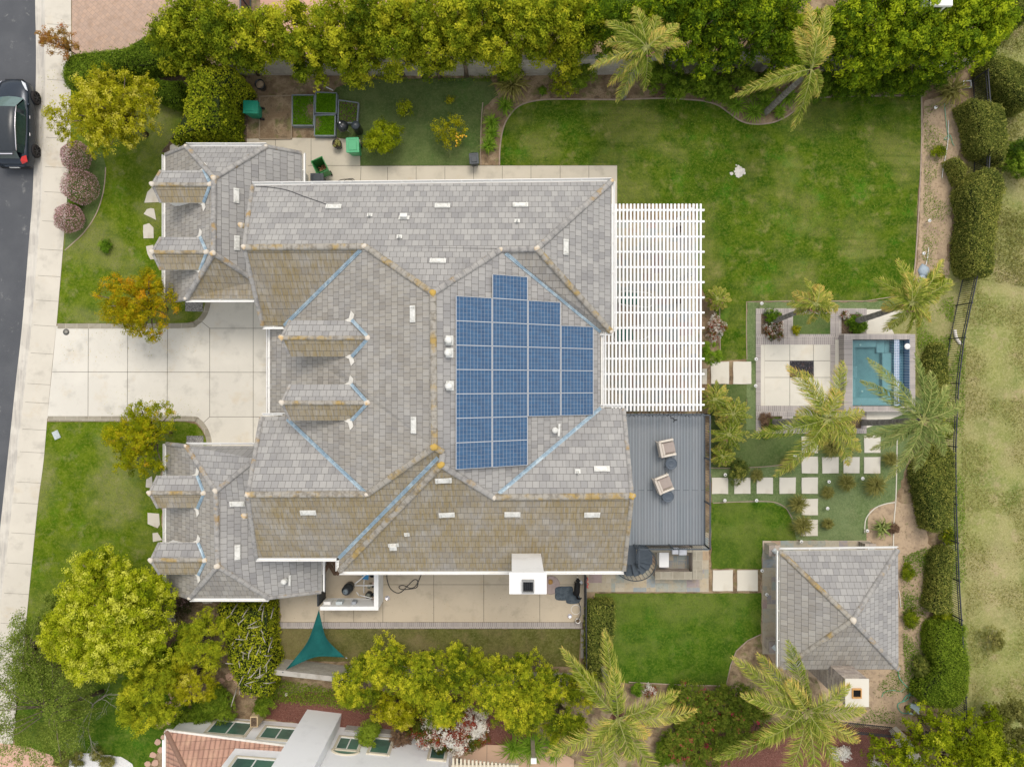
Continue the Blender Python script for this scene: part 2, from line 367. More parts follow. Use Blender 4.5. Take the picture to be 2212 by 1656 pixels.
def plain(name, c, rough=.6, spec=.4, metal=0.0, var=.25, sc_=6):
    return NM(name, c, [([x*(1-var) for x in c], sc_, .45, .7, .7)], rough, spec, metal)
# ---------------------------------------------------------------- ground sheets
RNG = random.Random(5)
def smooth_pts(pts, n=6):
    out = []; N = len(pts)
    for i in range(N):
        p0, p1, p2, p3 = (Vector(pts[(i+k-1) % N]) for k in range(4))
        for j in range(n):
            t = j/n
            out.append(.5*((2*p1)+(-p0+p2)*t+(2*p0-5*p1+4*p2-p3)*t*t+(-p0+3*p1-3*p2+p3)*t**3))
    return out
def smooth_line(pts, n=8):
    out = []; N = len(pts)
    for i in range(N-1):
        p0 = Vector(pts[max(i-1,0)]); p1 = Vector(pts[i]); p2 = Vector(pts[i+1]); p3 = Vector(pts[min(i+2,N-1)])
        for j in range(n):
            t = j/n
            out.append(.5*((2*p1)+(-p0+p2)*t+(2*p0-5*p1+4*p2-p3)*t*t+(-p0+3*p1-3*p2+p3)*t**3))
    out.append(Vector(pts[-1])); return out
def ragged(pts, amp, step=.25, rng=RNG):
    out = []; N = len(pts)
    for i in range(N):
        a = Vector(pts[i]); b = Vector(pts[(i+1) % N]); L = (b-a).length; k = max(1, int(L/step))
        for j in range(k):
            p = a.lerp(b, j/k); out.append(Vector((p.x+rng.uniform(-amp, amp), p.y+rng.uniform(-amp, amp), p.z)))
    return out
def W(pts, h=0.0): return [S(x, y, h) for x, y in pts]
def sheet(name, pts, z, mat, z0=-.02, smooth=False, rag=0, kind='structure', **tg):
    P = W(pts, z)
    if smooth: P = smooth_pts(P)
    if rag: P = ragged(P, rag)
    mb = MB(); mb.prism([(p.x, p.y) for p in P], z0, z)
    return mb.build(name, mat, origin=(0,0,0), kind=kind, **tg)
def seams(name, lines, z, parent, w=.014, mat='joint'):
    mb = MB()
    for l in lines:
        P = [S(x, y, z) for x, y in l]
        for a, b in zip(P, P[1:]):
            d = (b-a).normalized(); r = Vector((-d.y, d.x, 0))*w/2
            mb.poly([Vector((q.x, q.y, z+.004)) for q in (a-r, b-r, b+r, a+r)])
    return mb.build(name, MAT[mat], parent)
def ribbon(name, pts, w, h, mat, z=0.0, smooth=True, parent=None, **tg):
    "a low kerb or board following a line on the ground"
    P = [S(x, y, z) for x, y in pts]
    if smooth: P = smooth_line(P)
    mb = MB(); L = []; R = []
    for i, p in enumerate(P):
        d = (P[min(i+1, len(P)-1)]-P[max(i-1, 0)]).normalized(); r = Vector((-d.y, d.x, 0))*w/2
        L.append(p+r); R.append(p-r)
    for i in range(len(P)-1):
        a, b, c, d = R[i], R[i+1], L[i+1], L[i]
        q = [mb.vert((v.x, v.y, z0)) for z0 in (-.02, z+h) for v in (a, b, c, d)]
        for f in ((4,5,6,7), (0,1,5,4), (2,3,7,6)): mb.face([q[k] for k in f])
        if i == 0: mb.face([q[0], q[4], q[7], q[3]])
        if i == len(P)-2: mb.face([q[1], q[2], q[6], q[5]])
    return mb.build(name, mat, parent, **tg)
def flag_tint():
    t = NT('cut_flagstone'); at = t.n('ShaderNodeAttribute', attribute_name='tint'); r = t.n('ShaderNodeValToRGB'); cr = r.color_ramp
    st = [(0,(.40,.35,.26)),(.3,(.46,.41,.32)),(.5,(.34,.33,.27)),(.68,(.29,.33,.31)),(.8,(.27,.30,.32)),(.9,(.33,.25,.24)),(1,(.42,.31,.20))]
    while len(cr.elements) < len(st): cr.elements.new(.5)
    for e, (p, c) in zip(cr.elements, st): e.position = p; e.color = c4(c)
    t.l(at.outputs['Fac'], r.inputs[0]); col = t.mix(t.remap(t.noise(2.2,5,.7), .42,.7,0,.55), r.outputs[0], (.44,.35,.22)); col = t.mix(t.remap(t.noise(7,5,.7), .5,.72,0,.4), col, (.17,.15,.12))
    t.bump(t.noise(18,4,.7), .4, .01); return t.done(col, .85, .2)
MAT['cutflag'] = flag_tint(); MAT['grout'] = NM('pale_grout', (.48,.43,.34), [((.34,.30,.23),3,.45,.65,.7)], .95, .1)
def flagpave(name, x0, y0, x1, y1, seed, z=.03, u=.235):
    a = S(x0,y0,z); b = S(x1,y1,z); rg = random.Random(seed); nx = int((b.x-a.x)/u); ny = int((a.y-b.y)/u); ux = (b.x-a.x)/nx; uy = (a.y-b.y)/ny
    base = MB(); base.box((a.x,b.y,-.02),(b.x,a.y,z)); o = base.build(name, MAT['grout'], kind='structure')
    used = [[0]*ny for _ in range(nx)]; mb = MB(); tt = []
    for j in range(ny):
        for i in range(nx):
            if used[i][j]: continue
            w, h = rg.choice(((2,2),(3,2),(2,3),(2,1),(1,2),(3,3),(3,2),(1,1)))
            while w > 1 and (i+w > nx or any(used[i+k][j] for k in range(w))): w -= 1
            while h > 1 and j+h > ny: h -= 1
            for k in range(w):
                for l in range(h): used[i+k][min(j+l, ny-1)] = 1
            g_ = .010; X0 = a.x+i*ux+g_; X1 = a.x+(i+w)*ux-g_; Y1 = a.y-j*uy-g_; Y0 = a.y-(j+h)*uy+g_
            mb.box((X0,Y0,z-.01),(X1,Y1,z+.012)); tt += [rg.random()]*8
    p = mb.build('stone_paving', MAT['cutflag'], o); at = p.data.attributes.new('tint','FLOAT','POINT'); at.data.foreach_set('value', tt); return o
# road edge, back of pavement (px of the photo)
ROAD = [(76,-120),(76,0),(78,120),(76,250),(71,414),(62,530),(48,702),(34,828),(22,940),(0,1143),(-22,1330),(-60,1650),(-75,1776)]
BACK = [(154,-120),(154,0),(153,313),(146,420),(139,505),(131,600),(122,705),(112,800),(102,908),(94,1000),(82,1091),(66,1250),(57,1342),(48,1450),(34,1560),(20,1660),(4,1776)]
RW = smooth_line(W(ROAD, -.1)); BWp = smooth_line(W(BACK, 0.0))
mb = MB()
far = 220
k = [Vector((p.x, p.y, 0)) for p in RW]
k = [Vector((k[0].x, far, 0))] + k + [Vector((k[-1].x, -far, 0))]
for a, b in zip(k, k[1:]):
    mb.poly([(a.x+.53, a.y, 0), (b.x+.53, b.y, 0), (far, b.y, 0), (far, a.y, 0)][::1])
    mb.poly([(a.x+.53, a.y, 0), (-far, a.y, -.14), (-far, b.y, -.14), (b.x+.53, b.y, 0)]) if False else None
    mb.poly([(-far, a.y, -.14), (-far, b.y, -.14), (b.x+.53, b.y, -.14), (a.x+.53, a.y, -.14)])
    mb.poly([(a.x+.53, a.y, -.14), (b.x+.53, b.y, -.14), (b.x+.53, b.y, 0), (a.x+.53, a.y, 0)])
mb.build('ground', MAT['dirt'], kind='structure')
mb = MB()
for a, b in zip(RW, RW[1:]):
    mb.poly([(a.x-9.5, a.y, -.10), (b.x-9.5, b.y, -.10), (b.x, b.y, -.10), (a.x, a.y, -.10)])
mb.build('road', MAT['asphalt'], kind='structure')
mb = MB()   # concrete gutter and rolled kerb
prof = [(0,-.094),(.30,-.10),(.42,-.04),(.50,.012),(.58,.02)]
for a, b in zip(RW, RW[1:]):
    for (u0,z0),(u1,z1) in zip(prof, prof[1:]):
        mb.poly([(a.x+u0,a.y,z0),(b.x+u0,b.y,z0),(b.x+u1,b.y,z1),(a.x+u1,a.y,z1)], smooth=True)
mb.build('kerb', MAT['gutterconc'], kind='structure')
mb = MB(); A = [Vector((p.x+.58, p.y, .02)) for p in RW]; B = BWp
poly = A + B[::-1]
mb.prism([(p.x, p.y) for p in poly], -.05, .02)
pav = mb.build('pavement', MAT['walkconc'], kind='structure')
js = []
for y in (-10, 52, 113, 172, 235, 297, 360, 414, 477, 538, 595, 648, 702, 762, 828, 868, 926, 975, 1040, 1085, 1150, 1215, 1280, 1345):
    x0 = np.interp(y, [p[1] for p in ROAD], [p[0] for p in ROAD]); x1 = np.interp(y, [p[1] for p in BACK], [p[0] for p in BACK])
    js.append([(x0+25, y), (x1-1, y+3)])
seams('pavement_joints', js, .02, pav)
# driveway
DW = [(122,704),(300,704),(400,703),(425,697),(441,680),(449,655),(450,640),(600,640),(600,968),(452,968),(450,945),(441,925),(428,909),(405,903),(102,903)]
dr = sheet('driveway', DW, .03, MAT['concrete'])
js = [[(x,707),(x-1,903)] for x in (191,276,362)] + [[(453,709),(453,900)],[(547,640),(547,966)],
      [(113,803),(600,804)],[(453,709),(600,709)],[(435,694),(453,709)],[(453,900),(600,900)],[(438,914),(453,900)]]
seams('driveway_joints', js, .03, dr, .022)
def band(name, pts, w, mat, z=.036, label=None):
    return ribbon(name, pts, w, 0.0, mat, z=z, kind='structure')
band('flagstone_band', [(124,704),(250,704),(400,703),(424,697),(441,680),(449,655),(450,642)], .27, MAT['flag'], .042)
band('flagstone_band', [(103,904),(260,904),(405,904),(428,909),(442,925),(450,945),(452,966)], .27, MAT['flag'], .042)
# front lawns
sheet('front_lawn', [(153,190),(330,180),(400,240),(362,330),(362,650),(440,648),(446,660),(438,680),(424,692),(400,698),(123,698),(132,594),(139,505),(146,420),(152,313)], .035, MAT['lawn_front'])
sheet('front_lawn', [(102,911),(400,911),(424,916),(436,930),(446,950),(446,968),(362,975),(350,1290),(420,1330),(380,1430),(130,1500),(56,1440),(57,1342),(66,1250),(82,1091),(94,1000)], .035, MAT['lawn_front'])
sheet('flower_bed', [(150,320),(220,330),(229,360),(226,400),(215,450),(190,490),(140,542),(143,460),(147,400)], .043, MAT['lawn_dull'], smooth=False)
sheet('flower_bed', [(330,170),(530,150),(535,330),(350,330),(368,300),(400,255),(395,230),(340,220)], .043, MAT['dark_mulch'], rag=.05)
sheet('gravel_pad', [(400,648),(438,648),(438,673),(400,672)], .05, NM('grey_pebbles', (.25,.24,.23), [((.5,.49,.46),26,.48,.6,.9),((.06,.06,.06),31,.5,.62,.95)], .9,.2,bump=(28,1,.04)))
sheet('gravel_pad', [(403,941),(439,941),(439,970),(403,970)], .05, bpy.data.materials['grey_pebbles'])
sheet('planting_bed', [(362,978),(357,1290),(600,1292),(606,1330),(590,1500),(470,1520),(380,1500),(350,1400),(340,1300),(352,1180),(345,1000)], .04, MAT['dirt'], rag=.06)
# neighbour to the north
sheet('neighbour_driveway', [(155,-120),(530,-120),(530,45),(480,110),(360,140),(156,150)], .05, MAT['stamped'])
sheet('neighbour_court', [(562,-120),(940,-120),(940,95),(700,130),(562,125)], .03, MAT['pinkconc'])
sheet('neighbour_lawn', [(1010,-120),(1700,-120),(1700,60),(1300,90),(1010,40)], .03, MAT['lawn'])
# side yard, garden plots
sheet('side_lawn', [(776,172),(1000,168),(1060,170),(1075,205),(1045,232),(1038,300),(1036,357),(778,360),(778,300),(748,298),(730,298),(700,240),(725,190)], .03, MAT['lawn_dull'], rag=.03)
sheet('side_patio', [(533,300),(640,298),(778,301),(778,359),(1333,357),(1333,448),(1300,450),(1300,420),(690,420),(660,470),(620,420),(533,330)], .035, MAT['pathconc'])
js = [[(780,361),(778,405)],[(837,361),(837,405)],[(899,360),(899,405)],[(961,360),(961,405)],[(1023,359),(1023,405)],[(1085,359),(1085,405)],[(1147,358),(1147,405)],[(1210,358),(1210,400)],[(1272,358),(1272,400)],
      [(672,300),(672,358)],[(665,358),(1333,357.5)],[(595,300),(595,316)]]
seams('side_patio_joints', js, .035, bpy.data.objects['side_patio'], .02)
sheet('side_bed', [(1050,170),(1130,165),(1100,215),(1140,218),(1100,252),(1082,300),(1078,357),(1040,357),(1042,300),(1046,240),(1070,210)], .022, MAT['dirt'])
# back lawn
BL = [(1079,357),(1080,320),(1087,278),(1101,250),(1124,228),(1165,217),(1220,215),(1330,216),(1430,213),(1490,216),(1520,219),(1550,228),(1575,245),(1600,262),(1630,269),(1665,266),(1690,257),(1712,243),(1740,222),(1775,212),(1830,209),(1990,207)]
bl = smooth_line([Vector((a, b, 0)) for a, b in BL], 5)
BLf = [(p.x, p.y) for p in bl] + [(1990,260),(1988,370),(1983,414),(1977,560),(1967,640),(1930,647),(1870,650),(1618,650),(1613,655),(1613,775),(1557,779),(1555,690),(1530,650),(1505,600),(1505,440),(1333,440),(1333,358)]
sheet('back_lawn', BLf, .03, MAT['lawn'])
ribbon('lawn_edging', BL, .07, .05, MAT['curb'], kind='structure')
ribbon('lawn_edging', [(1990,207),(1990,300),(1986,414),(1977,560),(1968,640)], .07, .05, MAT['curb'], kind='structure')
ribbon('lawn_edging', [(1043,222),(1040,260),(1038,320),(1039,357)], .05, .04, MAT['curb'], kind='structure')
ribbon('lawn_edging', [(1613,776),(1612,720),(1612,652),(1700,650),(1870,650),(1960,636)], .04, .04, MAT['curb'], kind='structure', smooth=False)
ribbon('lawn_edging', [(1556,779),(1555,720),(1554,660)], .04, .04, MAT['curb'], kind='structure', smooth=False)
sheet('hedge_border', [(1330,125),(2080,120),(2080,200),(1990,206),(1830,208),(1760,215),(1700,250),(1640,266),(1590,254),(1540,222),(1490,214),(1165,215),(1110,225),(1120,170)], .015, MAT['dirt'], rag=.06)
sheet('dirt_border', [(1995,215),(2060,200),(2075,300),(2060,420),(2045,560),(2060,620),(2045,760),(1990,735),(1970,660),(1982,540),(1988,414),(1992,300)], .015, MAT['sand'], rag=.10)
sheet('turf_border', [(1613,652),(1870,652),(1975,640),(2020,650),(2050,720),(2050,860),(2000,900),(1960,1000),(1935,1080),(1880,1100),(1870,1167),(1650,1167),(1537,1170),(1537,890),(1613,888)], .02, MAT['turf'], rag=.06)
sheet('weedy_strip', [(1985,640),(2062,620),(2060,720),(2040,840),(2010,860),(1990,860),(1970,840),(1975,740),(1930,728),(1920,700)], .031, MAT['meadow'], rag=.10)
sheet('palm_bed_lawn', [(1537,830),(1613,830),(1612,928),(1760,930),(1740,975),(1700,1000),(1640,1010),(1537,1012)], .028, MAT['lawn_dull'])
sheet('small_lawn', [(1537,1086),(1600,1084),(1670,1085),(1700,1100),(1712,1130),(1722,1167),(1648,1170),(1644,1228),(1537,1228)], .03, MAT['lawn_bright'], rag=.03)
ribbon('lawn_edging', [(1540,1086),(1600,1083),(1665,1083),(1695,1095),(1712,1120)], .04, .04, MAT['curb'], kind='structure')
ribbon('lawn_edging', [(1530,1010),(1600,1010),(1690,1003),(1730,985),(1745,960)], .04, .04, MAT['curb'], kind='structure')
sheet('sand_bed', [(1868,1167),(1870,1110),(1890,1092),(1935,1083),(1985,1090),(2010,1180),(2010,1300),(1995,1460),(1960,1580),(1800,1560),(1760,1460),(1700,1480),(1650,1400),(1640,1380),(1648,1200)], .012, MAT['sand'], rag=.10)
ribbon('sand_bed_edging', [(1867,1150),(1870,1120),(1888,1098),(1910,1088),(1934,1084)], .05, .05, MAT['slab'], kind='structure')
ribbon('sand_bed_edging', [(1937,950),(1936,1020),(1934,1084),(1930,1130),(1929,1190)], .05, .05, MAT['slab'], kind='structure')
# meadow beyond the fence
sheet('meadow', [(2105,240),(2080,480),(2060,760),(2068,1000),(2074,1240),(2090,1440),(2100,1640),(2110,1800),(3600,1800),(3600,-200),(2130,-200),(2110,60)], .02, MAT['meadow'], rag=.08)
sheet('fence_strip', [(2050,560),(2085,560),(2075,760),(2080,1000),(2084,1240),(2100,1560),(2040,1560),(2040,1240),(2040,1000),(2030,800)], .023, MAT['meadow'], rag=.10)
# south side
sheet('south_patio', [(600,1200),(1262,1200),(1262,1343),(604,1343)], .03, MAT['patioconc'])
js = [[(827,1234),(827,1343)],[(937,1234),(937,1343)],[(1045,1234),(1045,1343)],[(1166,1262),(1166,1343)],[(827,1262),(1262,1262)],[(700,1316),(700,1343)],[(764,1316),(764,1343)]]
seams('south_patio_joints', js, .03, bpy.data.objects['south_patio'], .02)
sheet('paver_band', [(604,1344),(1258,1344),(1258,1357),(604,1357)], .05, MAT['paver'])
sheet('dry_lawn', [(600,1358),(1254,1358),(1250,1440),(600,1425)], .028, MAT['lawn_dry'], rag=.02)
flagpave('flagstone_patio', 1262,1150,1531,1278, 41)
sheet('south_lawn', [(1285,1281),(1645,1281),(1644,1370),(1610,1385),(1590,1405),(1580,1430),(1568,1480),(1360,1475),(1300,1470),(1285,1350)], .03, MAT['lawn_bright'], rag=.02)
ribbon('lawn_edging', [(1645,1368),(1615,1382),(1590,1405),(1578,1435),(1568,1480),(1470,1478),(1358,1472)], .05, .05, MAT['curb'], kind='structure', smooth=False)
ribbon('paver_kerb', [(1258,1358),(1257,1420)], .16, .06, MAT['block'], kind='structure', smooth=False)
flagpave('pavilion_patio', 1647,1167,1880,1412, 43)
# fire pit terrace and pool terrace
sheet('terrace', [(1640,668),(1805,668),(1963,668),(1963,890),(1870,925),(1640,925)], .03, MAT['slab'])
sheet('terrace', [(1652,733),(1803,733),(1803,887),(1652,887)], .045, MAT['slab'])
seams('terrace_joints', [[(1706,733),(1706,887)],[(1757,733),(1757,887)],[(1652,779),(1803,779)],[(1652,815),(1803,815)]], .045, bpy.data.objects['terrace.001'], .02)
def frame_band(name, x0, y0, x1, y1, w, z=.06, holes=None):
    mbh = MB()
    a = S(x0, y0, z); b = S(x1, y1, z)
    X0, X1, Y0, Y1 = a.x, b.x, b.y, a.y
    mbh.box((X0,Y1-w,-.02),(X1,Y1,z)); mbh.box((X0,Y0,-.02),(X1,Y0+w,z))
    mbh.box((X0,Y0+w,-.02),(X0+w,Y1-w,z),1); mbh.box((X1-w,Y0+w,-.02),(X1,Y1-w,z),1)
    return mbh.build(name, [MAT['paver'], MAT['paver_v']], kind='structure')
frame_band('brick_border', 1633, 666, 1701, 733, .28)
frame_band('brick_border', 1701.5, 666, 1805, 733, .28)
frame_band('brick_border', 1805.5, 666, 1872, 733, .30)
frame_band('brick_border', 1633, 887, 1701, 936, .28)
frame_band('brick_border', 1701.5, 887, 1805, 936, .28)
frame_band('brick_border', 1805.5, 877, 1872, 936, .28)
frame_band('brick_border', 1633, 733.5, 1804, 886.5, .26)
for q in ((1644,678,1690,722),(1816,678,1860,722),(1644,898,1690,926),(1816,898,1860,926)):
    sheet('planter_soil', [(q[0],q[1]),(q[2],q[1]),(q[2],q[3]),(q[0],q[3])], .05, MAT['dark_mulch'])
for q in ((1712,678,1794,722),(1712,898,1794,926)):
    sheet('planter_soil', [(q[0],q[1]),(q[2],q[1]),(q[2],q[3]),(q[0],q[3])], .05, MAT['lawn_dull'])
# neighbour to the south
sheet('mulch_bed', [(555,1500),(760,1490),(1010,1500),(1110,1520),(1160,1580),(1150,1620),(980,1606),(900,1590),(740,1575),(560,1550)], .014, MAT['mulch'], rag=.06)
sheet('neighbour_path', [(930,1604),(1190,1612),(1240,1640),(1240,1780),(930,1780)], .03, MAT['tanconc'])
seams('neighbour_path_joints', [[(1052,1606),(1050,1780)],[(1140,1608),(1140,1780)]], .03, bpy.data.objects['neighbour_path'], .02)
sheet('mulch_bed', [(1780,1560),(1990,1585),(2000,1780),(1500,1780),(1480,1600),(1640,1560)], .014, MAT['mulch'], rag=.08)
sheet('neighbour_lawn', [(40,1450),(420,1440),(400,1560),(330,1640),(300,1700),(60,1760),(30,1600)], .02, MAT['lawn_bright'], rag=.06)
sheet('white_gravel', [(150,1640),(175,1625),(215,1628),(262,1635),(285,1650),(300,1700),(140,1720)], .035, NM('white_gravel_stones', (.72,.72,.71), [((.5,.5,.5),22,.5,.65,.8)], .9,.2,bump=(30,1,.03)), rag=.03)
sheet('neighbour_walk', [(-40,1600),(60,1612),(110,1630),(130,1656),(130,1780),(-40,1780)], .03, MAT['pinkconc'])

ribbon('lawn_edging', [(229,362),(228,385),(224,415),(214,450),(200,478),(180,505),(160,524),(141,541)], .05, .05, MAT['curb'], kind='structure')
# ---------------------------------------------------------------- the house
H1 = Vector((0, 0, CH))
ROOFTRI = []      # (a, b, c) of every roof face, for putting things on it
def ray(px, py): return Vector(((px-1106)/F, (828-py)/F, -1.0))
def on_plane(px, py, pl):
    "pl = (a, b, c): z = a x + b y + c"
    d = ray(px, py); t = (pl[2]-CH)/(d.z - pl[0]*d.x - pl[1]*d.y)
    return H1 + d*t
def plane3(a, b, c):
    n = (b-a).cross(c-a); return (-n.x/n.z, -n.y/n.z, (n.dot(a))/n.z)
def on_roof(px, py):
    best = None
    for a, b, c in ROOFTRI:
        h = intersect_ray_tri(a, b, c, ray(px, py).normalized(), H1, True)
        if h is not None and (best is None or h.z > best[0].z):
            best = (h, (b-a).cross(c-a).normalized())
    if best is None: return None
    h, n = best
    if n.z < 0: n = -n
    return h, n
def roof_mesh(name, faces, parent, mats=('roof', 'roof_s', 'roof_w', 'gutter'), th=.16, reg=True):
    """faces: (points, fall direction N/S/E/W, material index)"""
    mb = MB(); key = {}; edges = {}
    def vid(p):
        k = (round(p.x, 3), round(p.y, 3), round(p.z, 3))
        if k not in key: key[k] = mb.vert(p)
        return key[k]
    allf = []
    for pts, d, m in faces:
        if sum((pts[i].x*pts[(i+1)%len(pts)].y-pts[(i+1)%len(pts)].x*pts[i].y) for i in range(len(pts))) < 0: pts = pts[::-1]
        ids = [vid(p) for p in pts]
        uv = []
        for p in pts:
            if d == 'N': uv.append((p.x, -p.y*1.18))
            elif d == 'S': uv.append((p.x, p.y*1.18))
            elif d == 'W': uv.append((p.y, p.x*1.18))
            else: uv.append((p.y, -p.x*1.18))
        mb.face(ids, m, uv); allf.append(ids)
        for i in range(len(ids)):
            e = (ids[i], ids[(i+1)%len(ids)]); edges[e] = 1
        if reg:
            for i in range(1, len(pts)-1): ROOFTRI.append((pts[0], pts[i], pts[i+1]))
    low = {}
    def lo(i):
        if i not in low: x, y, z = mb.v[i]; low[i] = mb.vert((x, y, z-th))
        return low[i]
    for ids in allf: mb.face([lo(i) for i in ids][::-1], 3)
    for (a, b) in edges:
        if (b, a) not in edges: mb.face([b, a, lo(a), lo(b)], 3)
    return mb.build(name, [MAT[m] for m in mats], parent)
def ridge_caps(p, q, parent, mat='ridge', r=.15, step=.36):
    "one run of overlapping half-round ridge tiles"
    mb = MB(); L = (q-p).length; n = max(1, int(round(L/step))); d = (q-p)/L
    side = d.cross(Vector((0,0,1))).normalized(); up = side.cross(d).normalized()
    rg = random.Random(int(p.x*100+p.y*10))
    for i in range(n):
        a = p + d*(L*i/n+.006); b = p + d*(L*(i+1)/n-.006)
        jit = rg.uniform(-.004, .004)
        ra = rb = r*.97
        A = []; B = []
        for j in range(7):
            t = math.pi*j/6
            A.append(mb.vert(a + side*(math.cos(t)*ra+jit) + up*(math.sin(t)*ra*.55 + .008 - (.06 if j in (0, 6) else 0))))
            B.append(mb.vert(b + side*(math.cos(t)*rb+jit) + up*(math.sin(t)*rb*.55 + .008 - (.06 if j in (0, 6) else 0))))
        for j in range(6): mb.face((A[j], B[j], B[j+1], A[j+1]), smooth=True)
    return mb.build('ridge_cap', MAT[mat], parent)
def blob(mb, c, r, seed, n=9, m=0, fl=.6):
    rg = random.Random(seed); c = Vector(c)
    prof = [(.25, 1), (.7, .75), (1, .3), (1.05, -.2)]
    mul = [1+rg.uniform(-.25, .25) for _ in range(n)]
    rings = []
    for k, (rr, z) in enumerate(prof):
        rings.append([mb.vert(c + Vector((r*rr*mul[j]*math.cos(2*math.pi*j/n), r*rr*mul[j]*math.sin(2*math.pi*j/n), z*r*fl))) for j in range(n)])
    mb.face(rings[0], m, smooth=True)
    for a, b in zip(rings, rings[1:]):
        for j in range(n): mb.face((b[j], b[(j+1)%n], a[(j+1)%n], a[j]), m, smooth=True)
def mortar(pts, parent, name='ridge_mortar', mat='mortar', r=.16):
    for i, p in enumerate(pts):
        mb = MB(); blob(mb, Vector(p)+Vector((0,0,.06)), r, i*7+3); mb.build(name, MAT[mat], parent)
def flashing(p, q, parent, w=.14, name='valley_flashing'):
    mb = MB(); d = (q-p).normalized(); s = d.cross(Vector((0,0,1))).normalized(); u = s.cross(d).normalized()
    for k in (-1, 1):
        a = p+u*.035; b = q+u*.035
        mb.poly([a, b, b+s*k*w/2+u*.03, a+s*k*w/2+u*.03] if k > 0 else [a, a+s*k*w/2+u*.03, b+s*k*w/2+u*.03, b])
        mb.beam(p+s*k*w/2+u*.05, q+s*k*w/2+u*.05, .025, .025)
    mb.beam(p+u*.045, q+u*.045, .03, .03)
    return mb.build(name, MAT['flashing'], parent)
def gutter(p, q, out, parent):
    mb = MB(); p = Vector(p)+Vector(out)*.05-Vector((0,0,.02)); q = Vector(q)+Vector(out)*.05-Vector((0,0,.02))
    o = Vector(out)*.10
    mb.beam(p+o*.5-Vector((0,0,.11)), q+o*.5-Vector((0,0,.11)), .11, .02)
    mb.beam(p+o-Vector((0,0,.03)), q+o-Vector((0,0,.03)), .025, .15)
    n = max(2, int((q-p).length/1.3))
    for i in range(1, n):
        c = p.lerp(q, i/n); mb.beam(c-o*.2+Vector((0,0,.03)), c+o+Vector((0,0,.05)), .025, .02)
    return mb.build('gutter', MAT['white'], parent)
def RP(px, py, h): return S(px, py, h)
hx, hy = S(900, 820, 0).xy
house = thing('house', 'large two storey house with grey tiled hipped roofs and six dormers', 'house', (hx, hy, 0))
EV = 5.2
V = dict(
 A=RP(545,401,EV), B=RP(1321,392,EV), D1=RP(527,534,7.25), P=RP(788,532,7.25), Q=RP(935,633,8.9), R=RP(1082,539,7.25), Sg=RP(1160,537,7.3),
 Hh=RP(1320,716,EV), Tt=RP(1297,716,5.0), NL=RP(567,703,EV), NV=RP(615,703,EV-.15), W0=RP(583,706,4.35), W1=RP(583,898,4.35),
 SV=RP(615,899,EV-.15), SL=RP(565,900,EV), P2=RP(793,1067,7.25), G0=RP(535,1068,7.3), S1=RP(553,1204,EV), S2=RP(733,1204,EV),
 Q2=RP(938,965,8.9), X=RP(957,977,8.65), Y=RP(953,1004,8.6), S3=RP(733,1233,EV), Z=RP(1067,1074,7.3), G1=RP(1365,1071,7.25),
 S4=RP(1348,1232,EV), NE=RP(1347,882,EV), T2=RP(1297,881,5.0))
g = V
faces = [
 ([g['A'], g['D1'], g['P'], g['Q'], g['R'], g['Sg'], g['B']], 'N', 0),
 ([g['D1'], g['NL'], g['NV'], g['P']], 'S', 1),
 ([g['P'], g['NV'], g['W0'], g['W1'], g['SV'], g['P2'], g['Q2'], g['Q']], 'W', 2),
 ([g['SL'], g['SV'], g['P2'], g['G0']], 'N', 0),
 ([g['G0'], g['P2'], g['Q2'], g['X'], g['S2'], g['S1']], 'S', 1),
 ([g['X'], g['Y'], g['S3'], g['S2']], 'W', 1),
 ([g['Y'], g['Z'], g['G1'], g['S4'], g['S3']], 'S', 1),
 ([g['Z'], g['T2'], g['NE'], g['G1']], 'N', 0),
 ([g['Q'], g['Q2'], g['X'], g['Y'], g['Z'], g['T2'], g['Tt'], g['R']], 'E', 0),
 ([g['R'], g['Tt'], g['Hh'], g['Sg']], 'S', 2),
 ([g['Sg'], g['Hh'], g['B']], 'E', 0)]
# split the big faces into triangles that keep their fall direction
def tri(faces):
    out = []
    for pts, d, m in faces:
        if sum((pts[i].x*pts[(i+1)%len(pts)].y-pts[(i+1)%len(pts)].x*pts[i].y) for i in range(len(pts))) < 0: pts = pts[::-1]
        from mathutils.geometry import tessellate_polygon
        for t in tessellate_polygon([[Vector((p.x, p.y, 0)) for p in pts]]): out.append(([pts[i] for i in t], d, m))
    return out
roof_mesh('roof', tri(faces), house)
for a, b, m in (('D1','P','ridge_lichen'),('P','Q','ridge_lichen'),('Q','R','ridge'),('R','Sg','ridge'),('Sg','B','ridge'),('Sg','Hh','ridge_lichen'),('Q','Q2','ridge_lichen'),
                ('Q2','P2','ridge_lichen'),('G0','P2','ridge_lichen'),('Q2','X','ridge_lichen'),('X','Y','ridge'),('Y','Z','ridge'),('Y','S3','ridge_lichen'),('Z','G1','ridge_lichen'),
                ('A','D1','ridge'),('D1','NL','ridge'),('SL','G0','ridge'),('G0','S1','ridge'),('NE','G1','ridge'),('G1','S4','ridge_lichen')):
    rake = (a, b) in (('A','D1'),('D1','NL'),('SL','G0'),('G0','S1'),('NE','G1'),('G1','S4'))
    ridge_caps(g[a], g[b], house, m, .11 if rake else .145)
for a, b in (('P','NV'),('SV','P2'),('X','S2'),('R','Tt'),('Z','T2')): flashing(g[a].lerp(g[b], .04), g[b], house)
mortar([g[k] for k in ('D1','P','Sg','G0','Z')], house, r=.12); mortar([g[k] for k in ('R','P2','B','Hh')], house, r=.10)
mortar([g['Q'], g['Q2'], g['Y'], g['G1']], house, 'lichen_patch', 'orange_lichen', .15)
gutter(g['A'], g['B'], (0,1,0), house); gutter(g['NL'], g['NV'], (0,-1,0), house); gutter(g['W0'], g['W1'], (-1,0,0), house)
